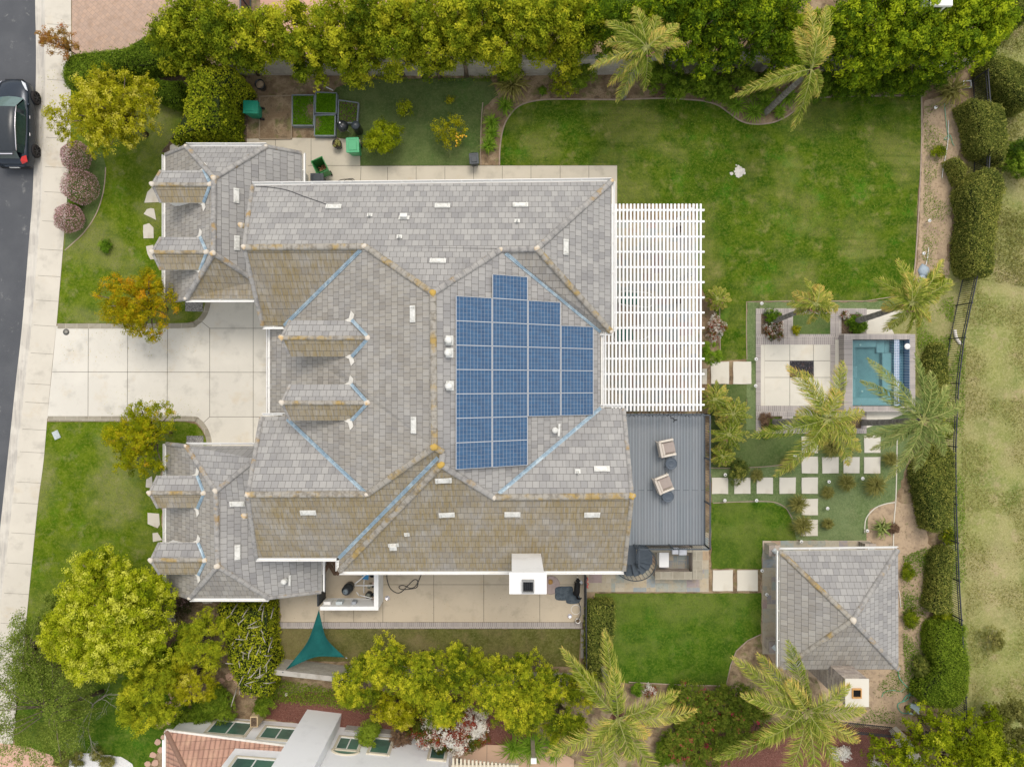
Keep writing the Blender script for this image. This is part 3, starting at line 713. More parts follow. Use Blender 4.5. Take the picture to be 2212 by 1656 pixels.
gutter(g['SL'], g['SV'], (0,1,0), house); gutter(g['S1'], g['S2'], (0,-1,0), house); gutter(g['S2'], g['S3'], (-1,0,0), house); gutter(g['S3'], g['S4'], (0,-1,0), house)
gutter(g['T2'], g['NE'], (0,1,0), house); gutter(g['Hh'], g['B'], (1,0,0), house); gutter(g['Tt'], g['Hh'], (0,-1,0), house); gutter(g['T2'], g['Tt'], (1,0,0), house)
# walls under the roofs (eaves overhang 0.45 m)
def wall(pts, z1, parent, z0=-.02, mat='stucco', name='wall'):
    mb = MB(); mb.prism(pts, z0, z1); return mb.build(name, MAT[mat], parent)
xw = g['A'].x+.6; xe = g['B'].x-.45; yn = g['A'].y-.45
wall([(xw,yn),(xe,yn),(xe,g['Hh'].y+.45),(g['Tt'].x-.4,g['Hh'].y+.45),(g['T2'].x-.4,g['NE'].y-.45),(g['NE'].x-.4,g['NE'].y-.45),(g['S4'].x-.4,g['S4'].y+.45),
      (g['S3'].x+.45,g['S3'].y+.45),(g['S3'].x+.45,g['S1'].y+.45),(xw,g['S1'].y+.45),(xw,g['SL'].y-.45),(g['W0'].x+.5,g['SL'].y-.45),(g['W0'].x+.5,g['NL'].y+.45),(xw,g['NL'].y+.45)], 4.3, house)
# gable ends
for (a, b, c), dx in (((g['A'], g['D1'], g['NL']), .5), ((g['SL'], g['G0'], g['S1']), .5), ((g['NE'], g['G1'], g['S4']), -.4)):
    mb = MB(); x = (a.x+c.x)/2+dx
    ys, zs = [a.y, b.y, c.y], [a.z-.25, b.z-.25, c.z-.25]
    mb.poly([(x,a.y-.45,4.3),(x,c.y+.45,4.3),(x,c.y+.45,c.z-.2),(x,b.y,b.z-.25),(x,a.y-.45,a.z-.2)])
    mb.poly([(x+.2*(1 if dx>0 else -1),a.y-.45,4.3),(x+.2*(1 if dx>0 else -1),c.y+.45,4.3),(x+.2*(1 if dx>0 else -1),c.y+.45,c.z-.2),(x+.2*(1 if dx>0 else -1),b.y,b.z-.25),(x+.2*(1 if dx>0 else -1),a.y-.45,a.z-.2)])
    mb.build('gable_wall', MAT['stucco'], house)
def window(parent, c, nrm, w, h, name='window', arched=False, frame='cream', split=True, glass='glass'):
    "c: middle of the opening on the wall face"
    c = Vector(c); n = Vector(nrm).normalized(); s = Vector((0,0,1)).cross(n).normalized(); u = Vector((0,0,1))
    mb = MB(); t = .07
    for a, b, ww, hh in ((c-s*(w/2+t/2), None, t*1.6, h+2*t*1.6), (c+s*(w/2+t/2), None, t*1.6, h+2*t*1.6)):
        mb.beam(a-u*hh/2+n*.03, a+u*hh/2+n*.03, .08, ww, up=s)
    for k in (-1, 1): mb.beam(c-s*w/2+u*k*(h/2+t*.8)+n*.03, c+s*w/2+u*k*(h/2+t*.8)+n*.03, .08, t*1.6)
    o = mb.build(name, MAT[frame], parent)
    mb = MB(); mb.beam(c-s*w/2+n*.012, c+s*w/2+n*.012, .02, h); mb.build('pane', MAT[glass], o)
    mb = MB()
    for k in (-1, 1):
        mb.beam(c-s*w/2+u*k*(h/2-.03)+n*.035, c+s*w/2+u*k*(h/2-.03)+n*.035, .03, .06)
        mb.beam(c+s*k*(w/2-.03)-u*(h/2-.06)+n*.035, c+s*k*(w/2-.03)+u*(h/2-.06)+n*.035, .03, .06, up=s)
    if split: mb.beam(c-u*(h/2-.06)+n*.035, c+u*(h/2-.06)+n*.035, .03, .06, up=s)
    mb.build('sash', MAT['white'], o)
    return o
for px in (700, 900, 1100, 1250): window(house, (S(px, 400, 4).x, yn, 3.9-.8), (0,1,0), 1.4, 1.1)
for py in (450, 540, 640): window(house, (xe, S(0, py, 4).y, 3.9), (1,0,0), 1.5, 1.2)
for px in (850, 980, 1250): window(house, (S(px, 0, 4).x, g['S4'].y+.45, 3.8), (0,-1,0), 1.4, 1.1)
for py in (760, 840):      # garage doors face the drive
    mb = MB(); y = S(0, py, 2).y; x = g['W0'].x+.5
    mb.box((x-.05, y-1.3, .05), (x, y+1.3, 2.35))
    for k in range(1, 4): mb.box((x-.065, y-1.3, .05+k*.575-.01), (x-.05, y+1.3, .05+k*.575+.01))
    mb.build('garage_door', MAT['white'], house)
# front wings: lower roofs
def wing(xw, ye_n, xr, yr0, yr1, ys, xe, hh, hs, xwest, xeast, south):
    """hip ends north and south, long slopes west and east that run lower"""
    R0 = RP(xr[0], yr0, 4.9); R1 = RP(xr[1], yr1, 4.9)
    n0 = RP(hh[0], ye_n, 3.6); n1 = RP(hh[1], ye_n, 3.6)
    s0 = RP(hs[0], ys, 3.6); s1 = RP(hs[1], ys, 3.6)
    wl = 2.35
    wn = Vector((RP(xwest, 600, wl).x, n0.y, wl)); ws = Vector((wn.x, s0.y, wl))
    return R0, R1, n0, n1, s0, s1, wn, ws
# north wing
R0, R1, n0, n1, s0, s1, wn, ws = wing(357, 316, (462,461), 385, 547, 645, 650, (402,575), (402,549), 357, 650, False)
el = 2.6; en = Vector((RP(652,330,el).x, n1.y, el)); e1 = RP(652,404,el)
pl = plane3(R0, n1, en); e2 = on_plane(560, 430, pl); e3 = on_plane(553, 607, pl)
fn = [([n0, n1, R0], 'N', 0), ([n0, R0, R1, s0, ws, wn], 'W', 2), ([s0, R1, e3, s1], 'S', 1), ([n1, en, e1, e2, e3, R1, R0], 'E', 0)]
roof_mesh('lower_roof', tri(fn), house)
for a, b in ((R0, R1), (n0, R0), (n1, R0), (R1, s0), (R1, e3), (n0, wn), (n1, en), (s0, ws)): ridge_caps(a, b, house, 'ridge', .13 if a in (R0, R1) or b in (R0, R1) else .10)
mortar([R0, R1], house, r=.14); mortar([n0, n1, s0], house, r=.09)
gutter(wn, ws, (-1,0,0), house); gutter(n0, n1, (0,1,0), house); gutter(en, e1, (1,0,0), house); gutter(s0, s1, (0,-1,0), house)
wx = wn.x+.45
wall([(wx, n0.y-.4), (n1.x-.2, n0.y-.4), (en.x-.4, n0.y-.4), (en.x-.4, yn-.1), (xw+.1, yn-.1), (xw+.1, s1.y+.4), (wx, s1.y+.4)], 2.28, house)
# south wing
q0 = RP(466,1060,4.9); q1 = RP(470,1222,4.9); m0 = RP(402,963,3.6); m1 = RP(550,963,3.6); t0 = RP(410,1291,3.6); t1 = RP(580,1291,3.6)
wn2 = Vector((RP(359,1100,2.35).x, m0.y, 2.35)); ws2 = Vector((wn2.x, t0.y, 2.35)); es2 = Vector((RP(694,1272,2.6).x, t1.y, 2.6)); eN = Vector((es2.x, g['S1'].y+.5, 2.6))
pl2 = plane3(q1, t1, es2); k1 = on_plane(600, 1190, pl2); k2 = on_plane(553, 990, pl2)
fs = [([m0, m1, k2, q0], 'N', 0), ([m0, q0, q1, t0, ws2, wn2], 'W', 2), ([t0, q1, t1], 'S', 2), ([t1, q1, q0, k2, k1, eN, es2], 'E', 0)]
roof_mesh('lower_roof', tri(fs), house)
for a, b in ((q0, q1), (m0, q0), (k2, q0), (q1, t0), (q1, t1), (m0, wn2), (t1, es2), (t0, ws2)): ridge_caps(a, b, house, 'ridge', .13 if a in (q0, q1) or b in (q0, q1) else .10)
mortar([q0, q1], house, r=.14); mortar([m0, t0], house, r=.09)
gutter(wn2, ws2, (-1,0,0), house); gutter(eN, es2, (1,0,0), house); gutter(t0, t1, (0,-1,0), house); gutter(m0, m1, (0,1,0), house)
wall([(wn2.x+.45, t0.y+.4), (es2.x-.4, t0.y+.4), (es2.x-.4, g['S1'].y+.6), (xw+.1, g['S1'].y+.6), (xw+.1, m1.y-.4), (wn2.x+.45, m1.y-.4)], 2.28, house)
for a in (510, 600): window(house, (wx, S(0, a, 1.5).y, 1.3), (-1,0,0), 1.2, .9)
for a in (1150, 1220): window(house, (wn2.x+.45, S(0, a, 1.5).y, 1.3), (-1,0,0), 1.2, .9)
def roof_z(x, y, dflt):
    z = None
    for a, b, c in ROOFTRI:
        h = intersect_ray_tri(a, b, c, Vector((0,0,-1)), Vector((x, y, 30)), True)
        if h is not None and (z is None or h.z > z): z = h.z
    return dflt if z is None else z
MAT['cream_foot'] = NM('lead_flashing_cream', (.66,.64,.58), [((.5,.48,.42),6,.45,.65,.6)], .7, .3)
# dormers
def dormer(px0, px1, yr, yn_, ys_, zr, pl, he, tilt, label):
    """px0 front, px1 where the ridge meets the slope; ridge row yr, eaves rows"""
    rb = on_plane(px1, yr, pl); zr = rb.z
    rf = RP(px0, yr, zr+.02); rf.y = rb.y
    w = abs(RP(0, yn_, zr-he).y - RP(0, ys_, zr-he).y)/2
    yc = (RP(0, yn_, zr-he).y + RP(0, ys_, zr-he).y)/2
    rf.y = rb.y = yc
    ze = zr-he
    # x where the eaves line meets the slope
    xe_ = (ze-pl[2]-pl[1]*yc)/pl[0]
    o = MB(); xf = rf.x+.28; yi = w-.16
    xb = xe_+.15
    o.box((xf, yc-yi, ze-1.25), (xb, yc+yi, ze+.02))
    o.poly([(xf,yc-yi,ze+.02),(xf,yc+yi,ze+.02),(xf,yc,zr-.12)])
    d = o.build('dormer', MAT['stucco'], house)
    d["label"] = label
    en_ = Vector((rf.x+.22, yc+w, ze)); es_ = Vector((rf.x+.22, yc-w, ze)); bn = Vector((xe_, yc+w, ze)); bs = Vector((xe_, yc-w, ze))
    feet = []
    for b, s in ((bn, 1), (bs, -1)):
        n0_ = [(b.x-.40, b.y-.02*s), (b.x+.05, b.y-.10*s), (b.x+.15, b.y+.24*s), (b.x-.02, b.y+.42*s), (b.x-.12, b.y+.10*s)]
        feet.append([(x, y, roof_z(x, y, pl[0]*x+pl[1]*y+pl[2])+.035) for x, y in n0_][::1 if s > 0 else -1])
    lift = max(0, roof_z(bn.x, bn.y, bn.z)-bn.z)+.02
    roof_mesh('dormer_roof', tri([([rf, rb, bn, en_], 'N', 0), ([rf, es_, bs, rb], 'S', 1)]), d, th=.07, reg=True)
    ridge_caps(rf, rb, d, 'ridge_lichen', .10)
    ridge_caps(en_, rf, d, 'ridge', .07); ridge_caps(rf, es_, d, 'ridge', .07)
    mortar([rf, rb], d, r=.13)
    flashing(rb+Vector((.03,0,.04)), bn+Vector((.04,0,lift+.03)), d, .12); flashing(rb+Vector((.03,0,.04)), bs+Vector((.04,0,lift+.03)), d, .12)
    for P in feet:
        f = MB(); f.poly(P[::-1]); f.build('flashing_foot', MAT['cream_foot'], d)
    f = MB(); window(d, (xf, yc, ze-.45), (-1,0,0), .7, .7)
    return d
plN = plane3(R0, R1, wn); plS = plane3(q0, q1, wn2); plM = plane3(g['Q'], g['Q2'], (g['W0']+g['W1'])/2)
dormer(329, 455, 401, 368, 438, 4.7, plN, .34, 0, 'northernmost small dormer over the front lawn')
dormer(329, 447, 544, 512, 583, 4.7, plN, .34, 0, 'small dormer beside the north edge of the drive')
dormer(323, 441, 1063, 1027, 1097, 4.7, plS, .34, 0, 'small dormer beside the south edge of the drive')
dormer(326, 444, 1207, 1171, 1240, 4.7, plS, .34, 0, 'southernmost small dormer beside the lime green tree')
dormer(608, 796, 730, 692, 770, 7.2, plM, .45, 0, 'northern dormer of the pair above the garage')
dormer(609, 794, 868, 830, 908, 7.2, plM, .45, 0, 'southern dormer of the pair above the garage')
# small gablets on the west ends
for a, b in ((RP(521,487,5.9), RP(545,487,5.9)), (RP(528,1114,5.9), RP(548,1114,5.9))): ridge_caps(a, b, house, 'ridge_lichen', .12); mortar([a], house, r=.14)
# roof vents, pipes
def flat_vent(px, py, w=.70, h=.26, turn=False):
    hit = on_roof(px, py)
    if hit is None: return
    p, n = hit
    ax = Vector((1,0,0)) if abs(n.y) > abs(n.x) else Vector((0,1,0))
    ax = (ax - n*ax.dot(n)).normalized(); ay = n.cross(ax)
    M_ = Matrix((ax, ay, n)).transposed().to_4x4(); M_.translation = p+n*.03
    mb = MB(); mb.box((-w/2,-h/2,0),(w/2,h/2,.05),0,M_); mb.box((-w/2+.05,-h/2+.02,.05),(-w/2+.09,h/2-.02,.09),0,M_); mb.box((w/2-.09,-h/2+.02,.05),(w/2-.05,h/2-.02,.09),0,M_)
    mb.box((-w/2+.12,-h/2+.03,.05),(w/2-.12,h/2-.05,.075),0,M_)
    mb.build('roof_vent', MAT['vent'], house, bevel=.008)
MAT['vent'] = NM('vent_paint', (.66,.66,.62), [((.50,.50,.46),4,.45,.65,.8),((.80,.80,.77),9,.5,.7,.6)], .6, .3)
for x, y in ((721,448),(956,446),(1124,444),(946,565),(893,678),(895,918),(1221,534),(510,423),(511,525),(513,1087),(513,1192),(666,1105),(958,1036),(965,1110),(1107,1109),(1279,1110),(1300,1013)): flat_vent(x, y)
def pipe_vent(px, py, kind):
    hit = on_roof(px, py)
    if hit is None: return
    p, n = hit; mb = MB()
    ax = Vector((1,0,0)) if abs(n.y) > abs(n.x) else Vector((0,1,0)); ax = (ax-n*ax.dot(n)).normalized(); ay = n.cross(ax)
    M_ = Matrix((ax, ay, n)).transposed().to_4x4(); M_.translation = p+n*.03
    if kind == 'pipe':
        mb.box((-.12,-.09,0),(.12,.12,.02),0,M_); mb.lathe(p, [(.07,0),(.065,.1),(.05,.12),(.05,.30),(.032,.30),(.032,.05)], 12)
    elif kind == 'turbine':
        mb.box((-.2,-.17,0),(.2,.17,.02),0,M_); mb.lathe(p, [(.14,0),(.12,.12),(.09,.15),(.09,.28),(.16,.30),(.165,.36),(.10,.42),(.02,.43)], 16)
    elif kind == 'box':
        mb.box((-.24,-.10,0),(.24,.12,.02),0,M_); mb.box((-.13,-.10,.02),(.13,.13,.18),0,M_); mb.box((-.16,-.12,.18),(.16,.10,.21),0,M_)
    else:
        mb.box((-.28,-.10,0),(.28,.0,.05),0,M_); mb.lathe(p+Vector((-.12,0,0)), [(.13,0),(.11,.15),(.08,.2),(.08,.3),(.14,.32),(.14,.38),(.03,.42)], 14)
    mb.build('roof_pipe', MAT['vent'], house)
for x, y, k in ((799,466,'pipe'),(863,513,'pipe'),(1117,479,'pipe'),(1248,1019,'pipe'),(879,1153,'pipe'),(873,472,'box'),(850,1176,'box'),(970,735,'turbine'),(970,762,'turbine'),(971,833,'turbine'),(1204,928,'t'),(623,1252,'t')): pipe_vent(x, y, k)
# the black cable lying on the north slope
pts = []
for x, y in ((553,402),(585,404),(620,410),(655,423),(690,435),(722,447)):
    h = on_roof(x, y+1)
    if h: pts.append(h[0]+Vector((0,0,.03)))
mb = MB(); mb.tube(smooth_line(pts), .014, 6); tag(mb.build('roof_cable', MAT['black_iron'], origin=pts[0]), 'black cable lying across the grey north roof slope', 'cable')
# solar panels
def pv_mat():
    t = NT('solar_cells'); uv = t.coord('UV')
    b = brick(t, uv, 1/10, 1/6, (.026,.098,.205), (.018,.072,.160), (.33,.36,.40), .003, offset=0.0)
    st = t.remap(t.noise(1.0, 3, .6, 'UV', (3, 90, 1)), .42, .62, 0, .65)
    col = t.mix(st, b.outputs['Color'], (.014,.045,.11))
    b2 = brick(t, uv, 1.2, 1/18, (0,0,0), (0,0,0), (1,1,1), .0025, offset=0.0)
    col = t.mix(t.math('MULTIPLY', b2.outputs['Fac'], .3), col, (.35,.40,.45))
    col = t.mix(t.remap(b.outputs['Fac'],0,1,0,.55), col, (.45,.47,.48))
    return t.done(col, .12, .6)
PV = pv_mat(); PVF = plain('panel_frame', (.62,.63,.64), .35, .5, .6, .1)
colx = [(985,1062),(1064,1139),(1141,1210),(1212,1281)]
rows_all = [595.5,646.5,698,748.5,799,849.5,900,951,1006]
npan = {0:(1,8), 1:(0,8), 2:(1,6), 3:(2,6)}
ordn = ['first','second','third','fourth','fifth','sixth','seventh','eighth']
plE = plane3(g['Q'], g['Q2'], g['T2'])
cname = ['westernmost column, the one nearest the roof ridge','second column from the ridge','third column from the ridge','easternmost column, nearest the pergola']
up = .10
for c, (xa, xb) in enumerate(colx):
    a, b = npan[c]
    for r in range(a, b):
        pe = (plE[0], plE[1], plE[2]+up)
        y0 = on_plane(1106, rows_all[r]+.35, pe).y; y1 = on_plane(1106, rows_all[r+1]-.35, pe).y
        # same rows all the way across, in true plan
        P0 = on_plane(xa, 828, pe).x; P1 = on_plane(xb, 828, pe).x
        ex = pe[0]
        zf = lambda x, y: pe[0]*x+pe[1]*y+pe[2]
        q = [Vector((P0,y1,zf(P0,y1))), Vector((P1,y1,zf(P1,y1))), Vector((P1,y0,zf(P1,y0))), Vector((P0,y0,zf(P0,y0)))]
        n = (q[1]-q[0]).cross(q[3]-q[0]).normalized()
        ctr = sum(q, Vector())/4
        lab = '%s solar panel down in the %s' % (ordn[r-a], cname[c])
        t = thing('solar_panel', lab, 'solar panel', ctr-n*.05, 0, 'blue solar panels on the east roof slope')
        mb = MB(); mb.poly([v+n*.0 for v in q], 0, [(0,0),(1,0),(1,1),(0,1)]); mb.build('cells', PV, t)
        mb = MB(); dx = (q[1]-q[0]).normalized(); dy = (q[3]-q[0]).normalized()
        for u, v in ((0,1),(1,2),(2,3),(3,0)): mb.beam(q[u], q[v], .016 if u % 2 == 0 else .026, .04, up=n)
        mb.build('frame', PVF, t)
# ---------------------------------------------------------------- pergola
PZ = 3.0
def wx_(px, h): return S(px, 0, h).x
def wy_(py, h): return S(0, py, h).y
pg = thing('pergola', 'white slatted pergola attached to the back of the house', 'pergola', (wx_(1420,0), wy_(660,0), 0))
zt = PZ
slx = [1323+7.95*i for i in range(25)]
for i, px in enumerate(slx):
    x = wx_(px, zt); mb = MB()
    mb.box((x-.045, wy_(887.5, zt), zt-.05), (x+.045, wy_(440, zt), zt)); mb.build('slat', MAT['pergola'], pg)
for px in (1300.5, 1308, 1315.3):
    x = wx_(px, zt); mb = MB(); mb.box((x-.045, wy_(876, zt), zt-.05), (x+.045, wy_(718, zt), zt)); mb.build('slat', MAT['pergola'], pg)
raf = [454,478.5,511.5,544,577,609.5,642.5,675,708,741,774.5,807.5,840,874]
for py in raf:
    y = wy_(py, zt-.1); x0 = wx_(1322 if py < 712 else 1298, zt-.1); mb = MB()
    mb.box((x0, y-.045, zt-.235), (wx_(1521.5, zt-.1), y+.045, zt-.053)); mb.build('rafter', MAT['pergola'], pg)
mb = MB()
for dx in (-.14, .09): mb.box((wx_(1494,zt-.3)+dx, wy_(887,zt-.3), zt-.44), (wx_(1494,zt-.3)+dx+.05, wy_(441,zt-.3), zt-.238))
mb.build('beam', MAT['pergola'], pg)
mb = MB(); mb.box((wx_(1323.5,zt)-.03, wy_(715,zt), zt-.46), (wx_(1323.5,zt)+.03, wy_(441,zt), zt-.24)); mb.build('ledger', MAT['pergola'], pg)
for py in (450, 590, 740, 880):
    mb = MB(); x = wx_(1494,zt-.3); y = wy_(py, zt-.3)
    mb.box((x-.09,y-.09,0),(x+.09,y+.09,zt-.445)); mb.box((x-.13,y-.13,0),(x+.13,y+.13,.16)); mb.build('post', MAT['pergola'], pg)
flagpave('covered_patio', 1250,474,1505,889, 47, .032)
# ---------------------------------------------------------------- roof deck
DZ = 3.05
def deck_mat():
    t = NT('grey_deck_boards'); vec = t.coord('Object')
    sep = t.n('ShaderNodeSeparateXYZ'); t.l(vec, sep.inputs[0])
    b = brick(t, t.coord('Object', None, (0,0,rad(90))), 40.0, .148, (.185,.210,.230), (.225,.245,.265), (.050,.060,.070), .013, offset=.37, freq=3)
    col = t.mix(t.remap(t.noise(.8,5,.7), .4,.7,0,.5), b.outputs['Color'], (.20,.215,.225))
    col = t.mix(t.remap(t.noise(1.6,5,.7,'Object',(8,.5,1)), .5,.7,0,.35), col, (.15,.17,.18))
    t.bump(t.math('SUBTRACT', 1, b.outputs['Fac']), .5, .01)
    return t.done(col, .7, .3)
MAT['deck'] = deck_mat()
MAT['rail'] = plain('railing_paint', (.045,.060,.075), .45, .5)
dk = thing('balcony_deck', 'grey boarded upper deck with dark metal railing beside the roof', 'deck', (wx_(1440,0), wy_(1040,0), 0))
dx0, dx1, dy0, dy1 = wx_(1340,DZ), wx_(1523,DZ), wy_(1177,DZ), wy_(893,DZ)
mb = MB(); mb.box((dx0,dy0,DZ-.05),(dx1,dy1,DZ)); mb.build('boards', MAT['deck'], dk)
mb = MB(); mb.box((dx0,dy0+.02,DZ-.3),(dx1-.02,dy1-.02,DZ-.055)); mb.build('deck_frame', MAT['rail'], dk)
for px, py in ((1512,905),(1512,1165),(1512,1040),(1380,1165)):
    mb = MB(); p = S(px,py,DZ); mb.box((p.x-.09,p.y-.09,0),(p.x+.09,p.y+.09,DZ-.3)); mb.build('post', MAT['white'], dk)
def railing(parent, pts, h=1.0, step=.115, name='railing', posts=True):
    P = [Vector(p) for p in pts]; mb = MB()
    for a, b in zip(P, P[1:]):
        mb.beam(a+Vector((0,0,h)), b+Vector((0,0,h)), .055, .04); mb.beam(a+Vector((0,0,.09)), b+Vector((0,0,.09)), .03, .03)
        n = max(1, int((b-a).length/step))
        for i in range(n+1):
            c = a.lerp(b, i/n); mb.beam(c+Vector((0,0,.1)), c+Vector((0,0,h)), .018, .018)
        if posts:
            n = max(1, int(round((b-a).length/1.9)))
            for i in range(n+1):
                c = a.lerp(b, i/n); mb.beam(c, c+Vector((0,0,h+.02)), .055, .055)
    return mb.build(name, MAT['rail'], parent)
railing(dk, [(wx_(1346,DZ),dy1-.03,DZ),(dx1-.03,dy1-.03,DZ)])
railing(dk, [(dx1-.03,dy1-.03,DZ),(dx1-.03,dy0+.03,DZ)])
railing(dk, [(dx1-.03,dy0+.03,DZ),(wx_(1369,DZ),dy0+.03,DZ)])
# string lights wound along the north rail
mb = MB(); rg = random.Random(3); pts = []
xa, xb = wx_(1350,DZ+1), wx_(1525,DZ+1); n = 190
for i in range(n): t = i/n*2*math.pi*17; pts.append(Vector((xa+(xb-xa)*i/n+.06*math.sin(t*1.3), dy1-.03+.08*math.sin(t), DZ+1.0+.05*math.cos(t))))
mb.tube(pts, .008, 5)
for i in range(0, n, 9): blob(mb, pts[i]+Vector((0,.02,-.03)), .028, i, 6)
tag(mb.build('string_lights', MAT['black_iron'], origin=pts[0]), 'string of lights wound along the north railing of the deck', 'string lights')
# spiral stair
scx, scy = wx_(1372,DZ), wy_(1219,DZ); SR = 1.02
st = thing('spiral_staircase', 'dark metal spiral staircase curling down from the deck', 'staircase', (scx, scy, 0))
mb = MB(); mb.lathe((scx,scy,0), [(.05,0),(.05,DZ+.95)], 12); mb.build('centre_pole', MAT['rail'], st)
mb = MB(); mb.box((wx_(1349,DZ),wy_(1219,DZ),DZ-.05),(scx+.02,dy0-.01,DZ)); mb.build('landing', MAT['stair'] if 'stair' in MAT else MAT['rail'], st)
MAT['stair'] = plain('stair_paint', (.060,.080,.100), .55, .4)
a0 = rad(78); a1 = rad(78-360*.86); NTR = 14
hp = []
for i in range(NTR):
    ua = a0+(a1-a0)*i/NTR; ub = a0+(a1-a0)*(i+1)/NTR+rad(-2); z = DZ-.21*(i+1)
    mb = MB(); P = [(scx+.05*math.cos(ua), scy+.05*math.sin(ua))]
    for k in range(5): u = ua+(ub-ua)*k/4; P.append((scx+SR*math.cos(u), scy+SR*math.sin(u)))
    P.append((scx+.05*math.cos(ub), scy+.05*math.sin(ub)))
    mb.prism(P, z-.03, z); mb.build('tread', MAT['stair'], st)
mb = MB(); rail = []
for k in range(NTR*4+1):
    u = a0+(a1-a0)*k/(NTR*4); z = DZ-.21*(k/4)+.0
    p = Vector((scx+SR*math.cos(u), scy+SR*math.sin(u), z)); rail.append(p+Vector((0,0,.78)))
    if k % 2 == 0: mb.beam(p-Vector((0,0,.2)), p+Vector((0,0,.78)), .016, .016)
mb.tube(rail, .024, 8); mb.build('handrail', MAT['rail'], st)
railing(st, [(scx+.02,dy0,DZ),(scx+.02,scy+.05,DZ)], .95, name='landing_rail')
# ---------------------------------------------------------------- tall chimney through the south eave
ch = thing('chimney', 'tall white stucco chimney standing through the south eave', 'chimney', S(1140,1210,0))
czt = 9.2
c0 = S(1100,1236,czt); c1 = S(1181,1283,czt)
mb = MB(); mb.box((c0.x+.10,c1.y+.10,0),(c1.x-.10,c0.y-.06,czt-.12)); mb.build('stack', MAT['stucco'], ch)
mb = MB(); mb.box((c0.x,c1.y,czt-.12),(c1.x,c0.y,czt)); mb.build('cap', MAT['whitecap'] if 'whitecap' in MAT else MAT['white'], ch, bevel=.02)
MAT['dark_hole'] = plain('flue_dark', (.012,.012,.012), .9, .1)  # near-black plate colour, painted in for the dark depth of an open flue
fx, fy = wx_(1140.5,czt), wy_(1264,czt)
mb = MB()
for k in range(4):
    a = (-.24,.24)[k % 2]
mb.box((fx-.25,fy-.25,czt),(fx+.25,fy-.20,czt+.22)); mb.box((fx-.25,fy+.20,czt),(fx+.25,fy+.25,czt+.22)); mb.box((fx-.25,fy-.2,czt),(fx-.20,fy+.2,czt+.22)); mb.box((fx+.20,fy-.2,czt),(fx+.25,fy+.2,czt+.22))
f_ = mb.build('flue', plain('flue_metal', (.25,.25,.24), .6), ch)
mb = MB(); mb.box((fx-.2,fy-.2,czt+.001),(fx+.2,fy+.2,czt+.02)); mb.build('flue_opening', MAT['dark_hole'], f_)
mb = MB()
for k in range(5): mb.box((fx-.18+k*.08,fy-.2,czt+.10),(fx-.15+k*.08,fy+.2,czt+.13))
mb.build('flue_grate', MAT['black_iron'], f_)
# ---------------------------------------------------------------- pavilion
PE = 2.7
pv = thing('pavilion', 'square garden pavilion with hipped grey tile roof on white posts', 'pavilion', S(1815,1315,0))
cs = [RP(1685,1190,PE), RP(1940,1187,PE), RP(1941,1445,PE), RP(1685,1446,PE)]; ap = RP(1842,1339,4.25)
roof_mesh('roof', [([cs[0],cs[1],ap],'N',0),([cs[1],cs[2],ap],'E',0),([cs[2],cs[3],ap],'S',2),([cs[3],cs[0],ap],'W',2)], pv, reg=False)
for i, c in enumerate(cs): ridge_caps(c, ap, pv, 'ridge_lichen' if i in (0,3) else 'ridge', .13)
mortar([ap], pv, r=.17)
gutter(cs[0], cs[1], (0,1,0), pv); gutter(cs[3], cs[0], (-1,0,0), pv)
MAT['stone'] = flag('ledger_stone', .38, .12, (.58,.50,.42), (.24,.235,.25), (.22,.20,.17), .008, rot=(rad(90),0,0), layers=True, hue=(.75,.6,.45))
MAT['stone_side'] = flag('ledger_stone_side', .38, .12, (.58,.50,.42), (.24,.235,.25), (.22,.20,.17), .008, rot=(rad(90),rad(90),0), layers=True, hue=(.75,.6,.45))
MAT['postpaint'] = plain('pale_post_paint', (.58,.62,.63), .6, .4)
for c in cs:
    x = c.x+(.42 if c.x < ap.x else -.42); y = c.y+(.42 if c.y < ap.y else -.42)
    mb = MB(); mb.lathe((x,y,.8), [(.17,0),(.17,.1),(.12,.14),(.11,1.55),(.16,1.6),(.16,1.72)], 4); mb.build('post', MAT['postpaint'], pv)
    mb = MB(); mb.box((x-.26,y-.26,0),(x+.26,y+.26,.78)); mb.box((x-.29,y-.29,.78),(x+.29,y+.29,.83)); mb.build('post_base', MAT['stone'], pv)
mb = MB(); mb.box((cs[0].x+.3,cs[0].y-.54,2.42),(cs[1].x-.3,cs[0].y-.34,2.62)); mb.box((cs[0].x+.3,cs[2].y+.34,2.42),(cs[1].x-.3,cs[2].y+.54,2.62))
mb.box((cs[0].x+.3,cs[2].y+.55,2.42),(cs[0].x+.5,cs[0].y-.55,2.62)); mb.box((cs[1].x-.5,cs[2].y+.55,2.42),(cs[1].x-.3,cs[0].y-.55,2.62)); mb.build('beam', MAT['postpaint'], pv)
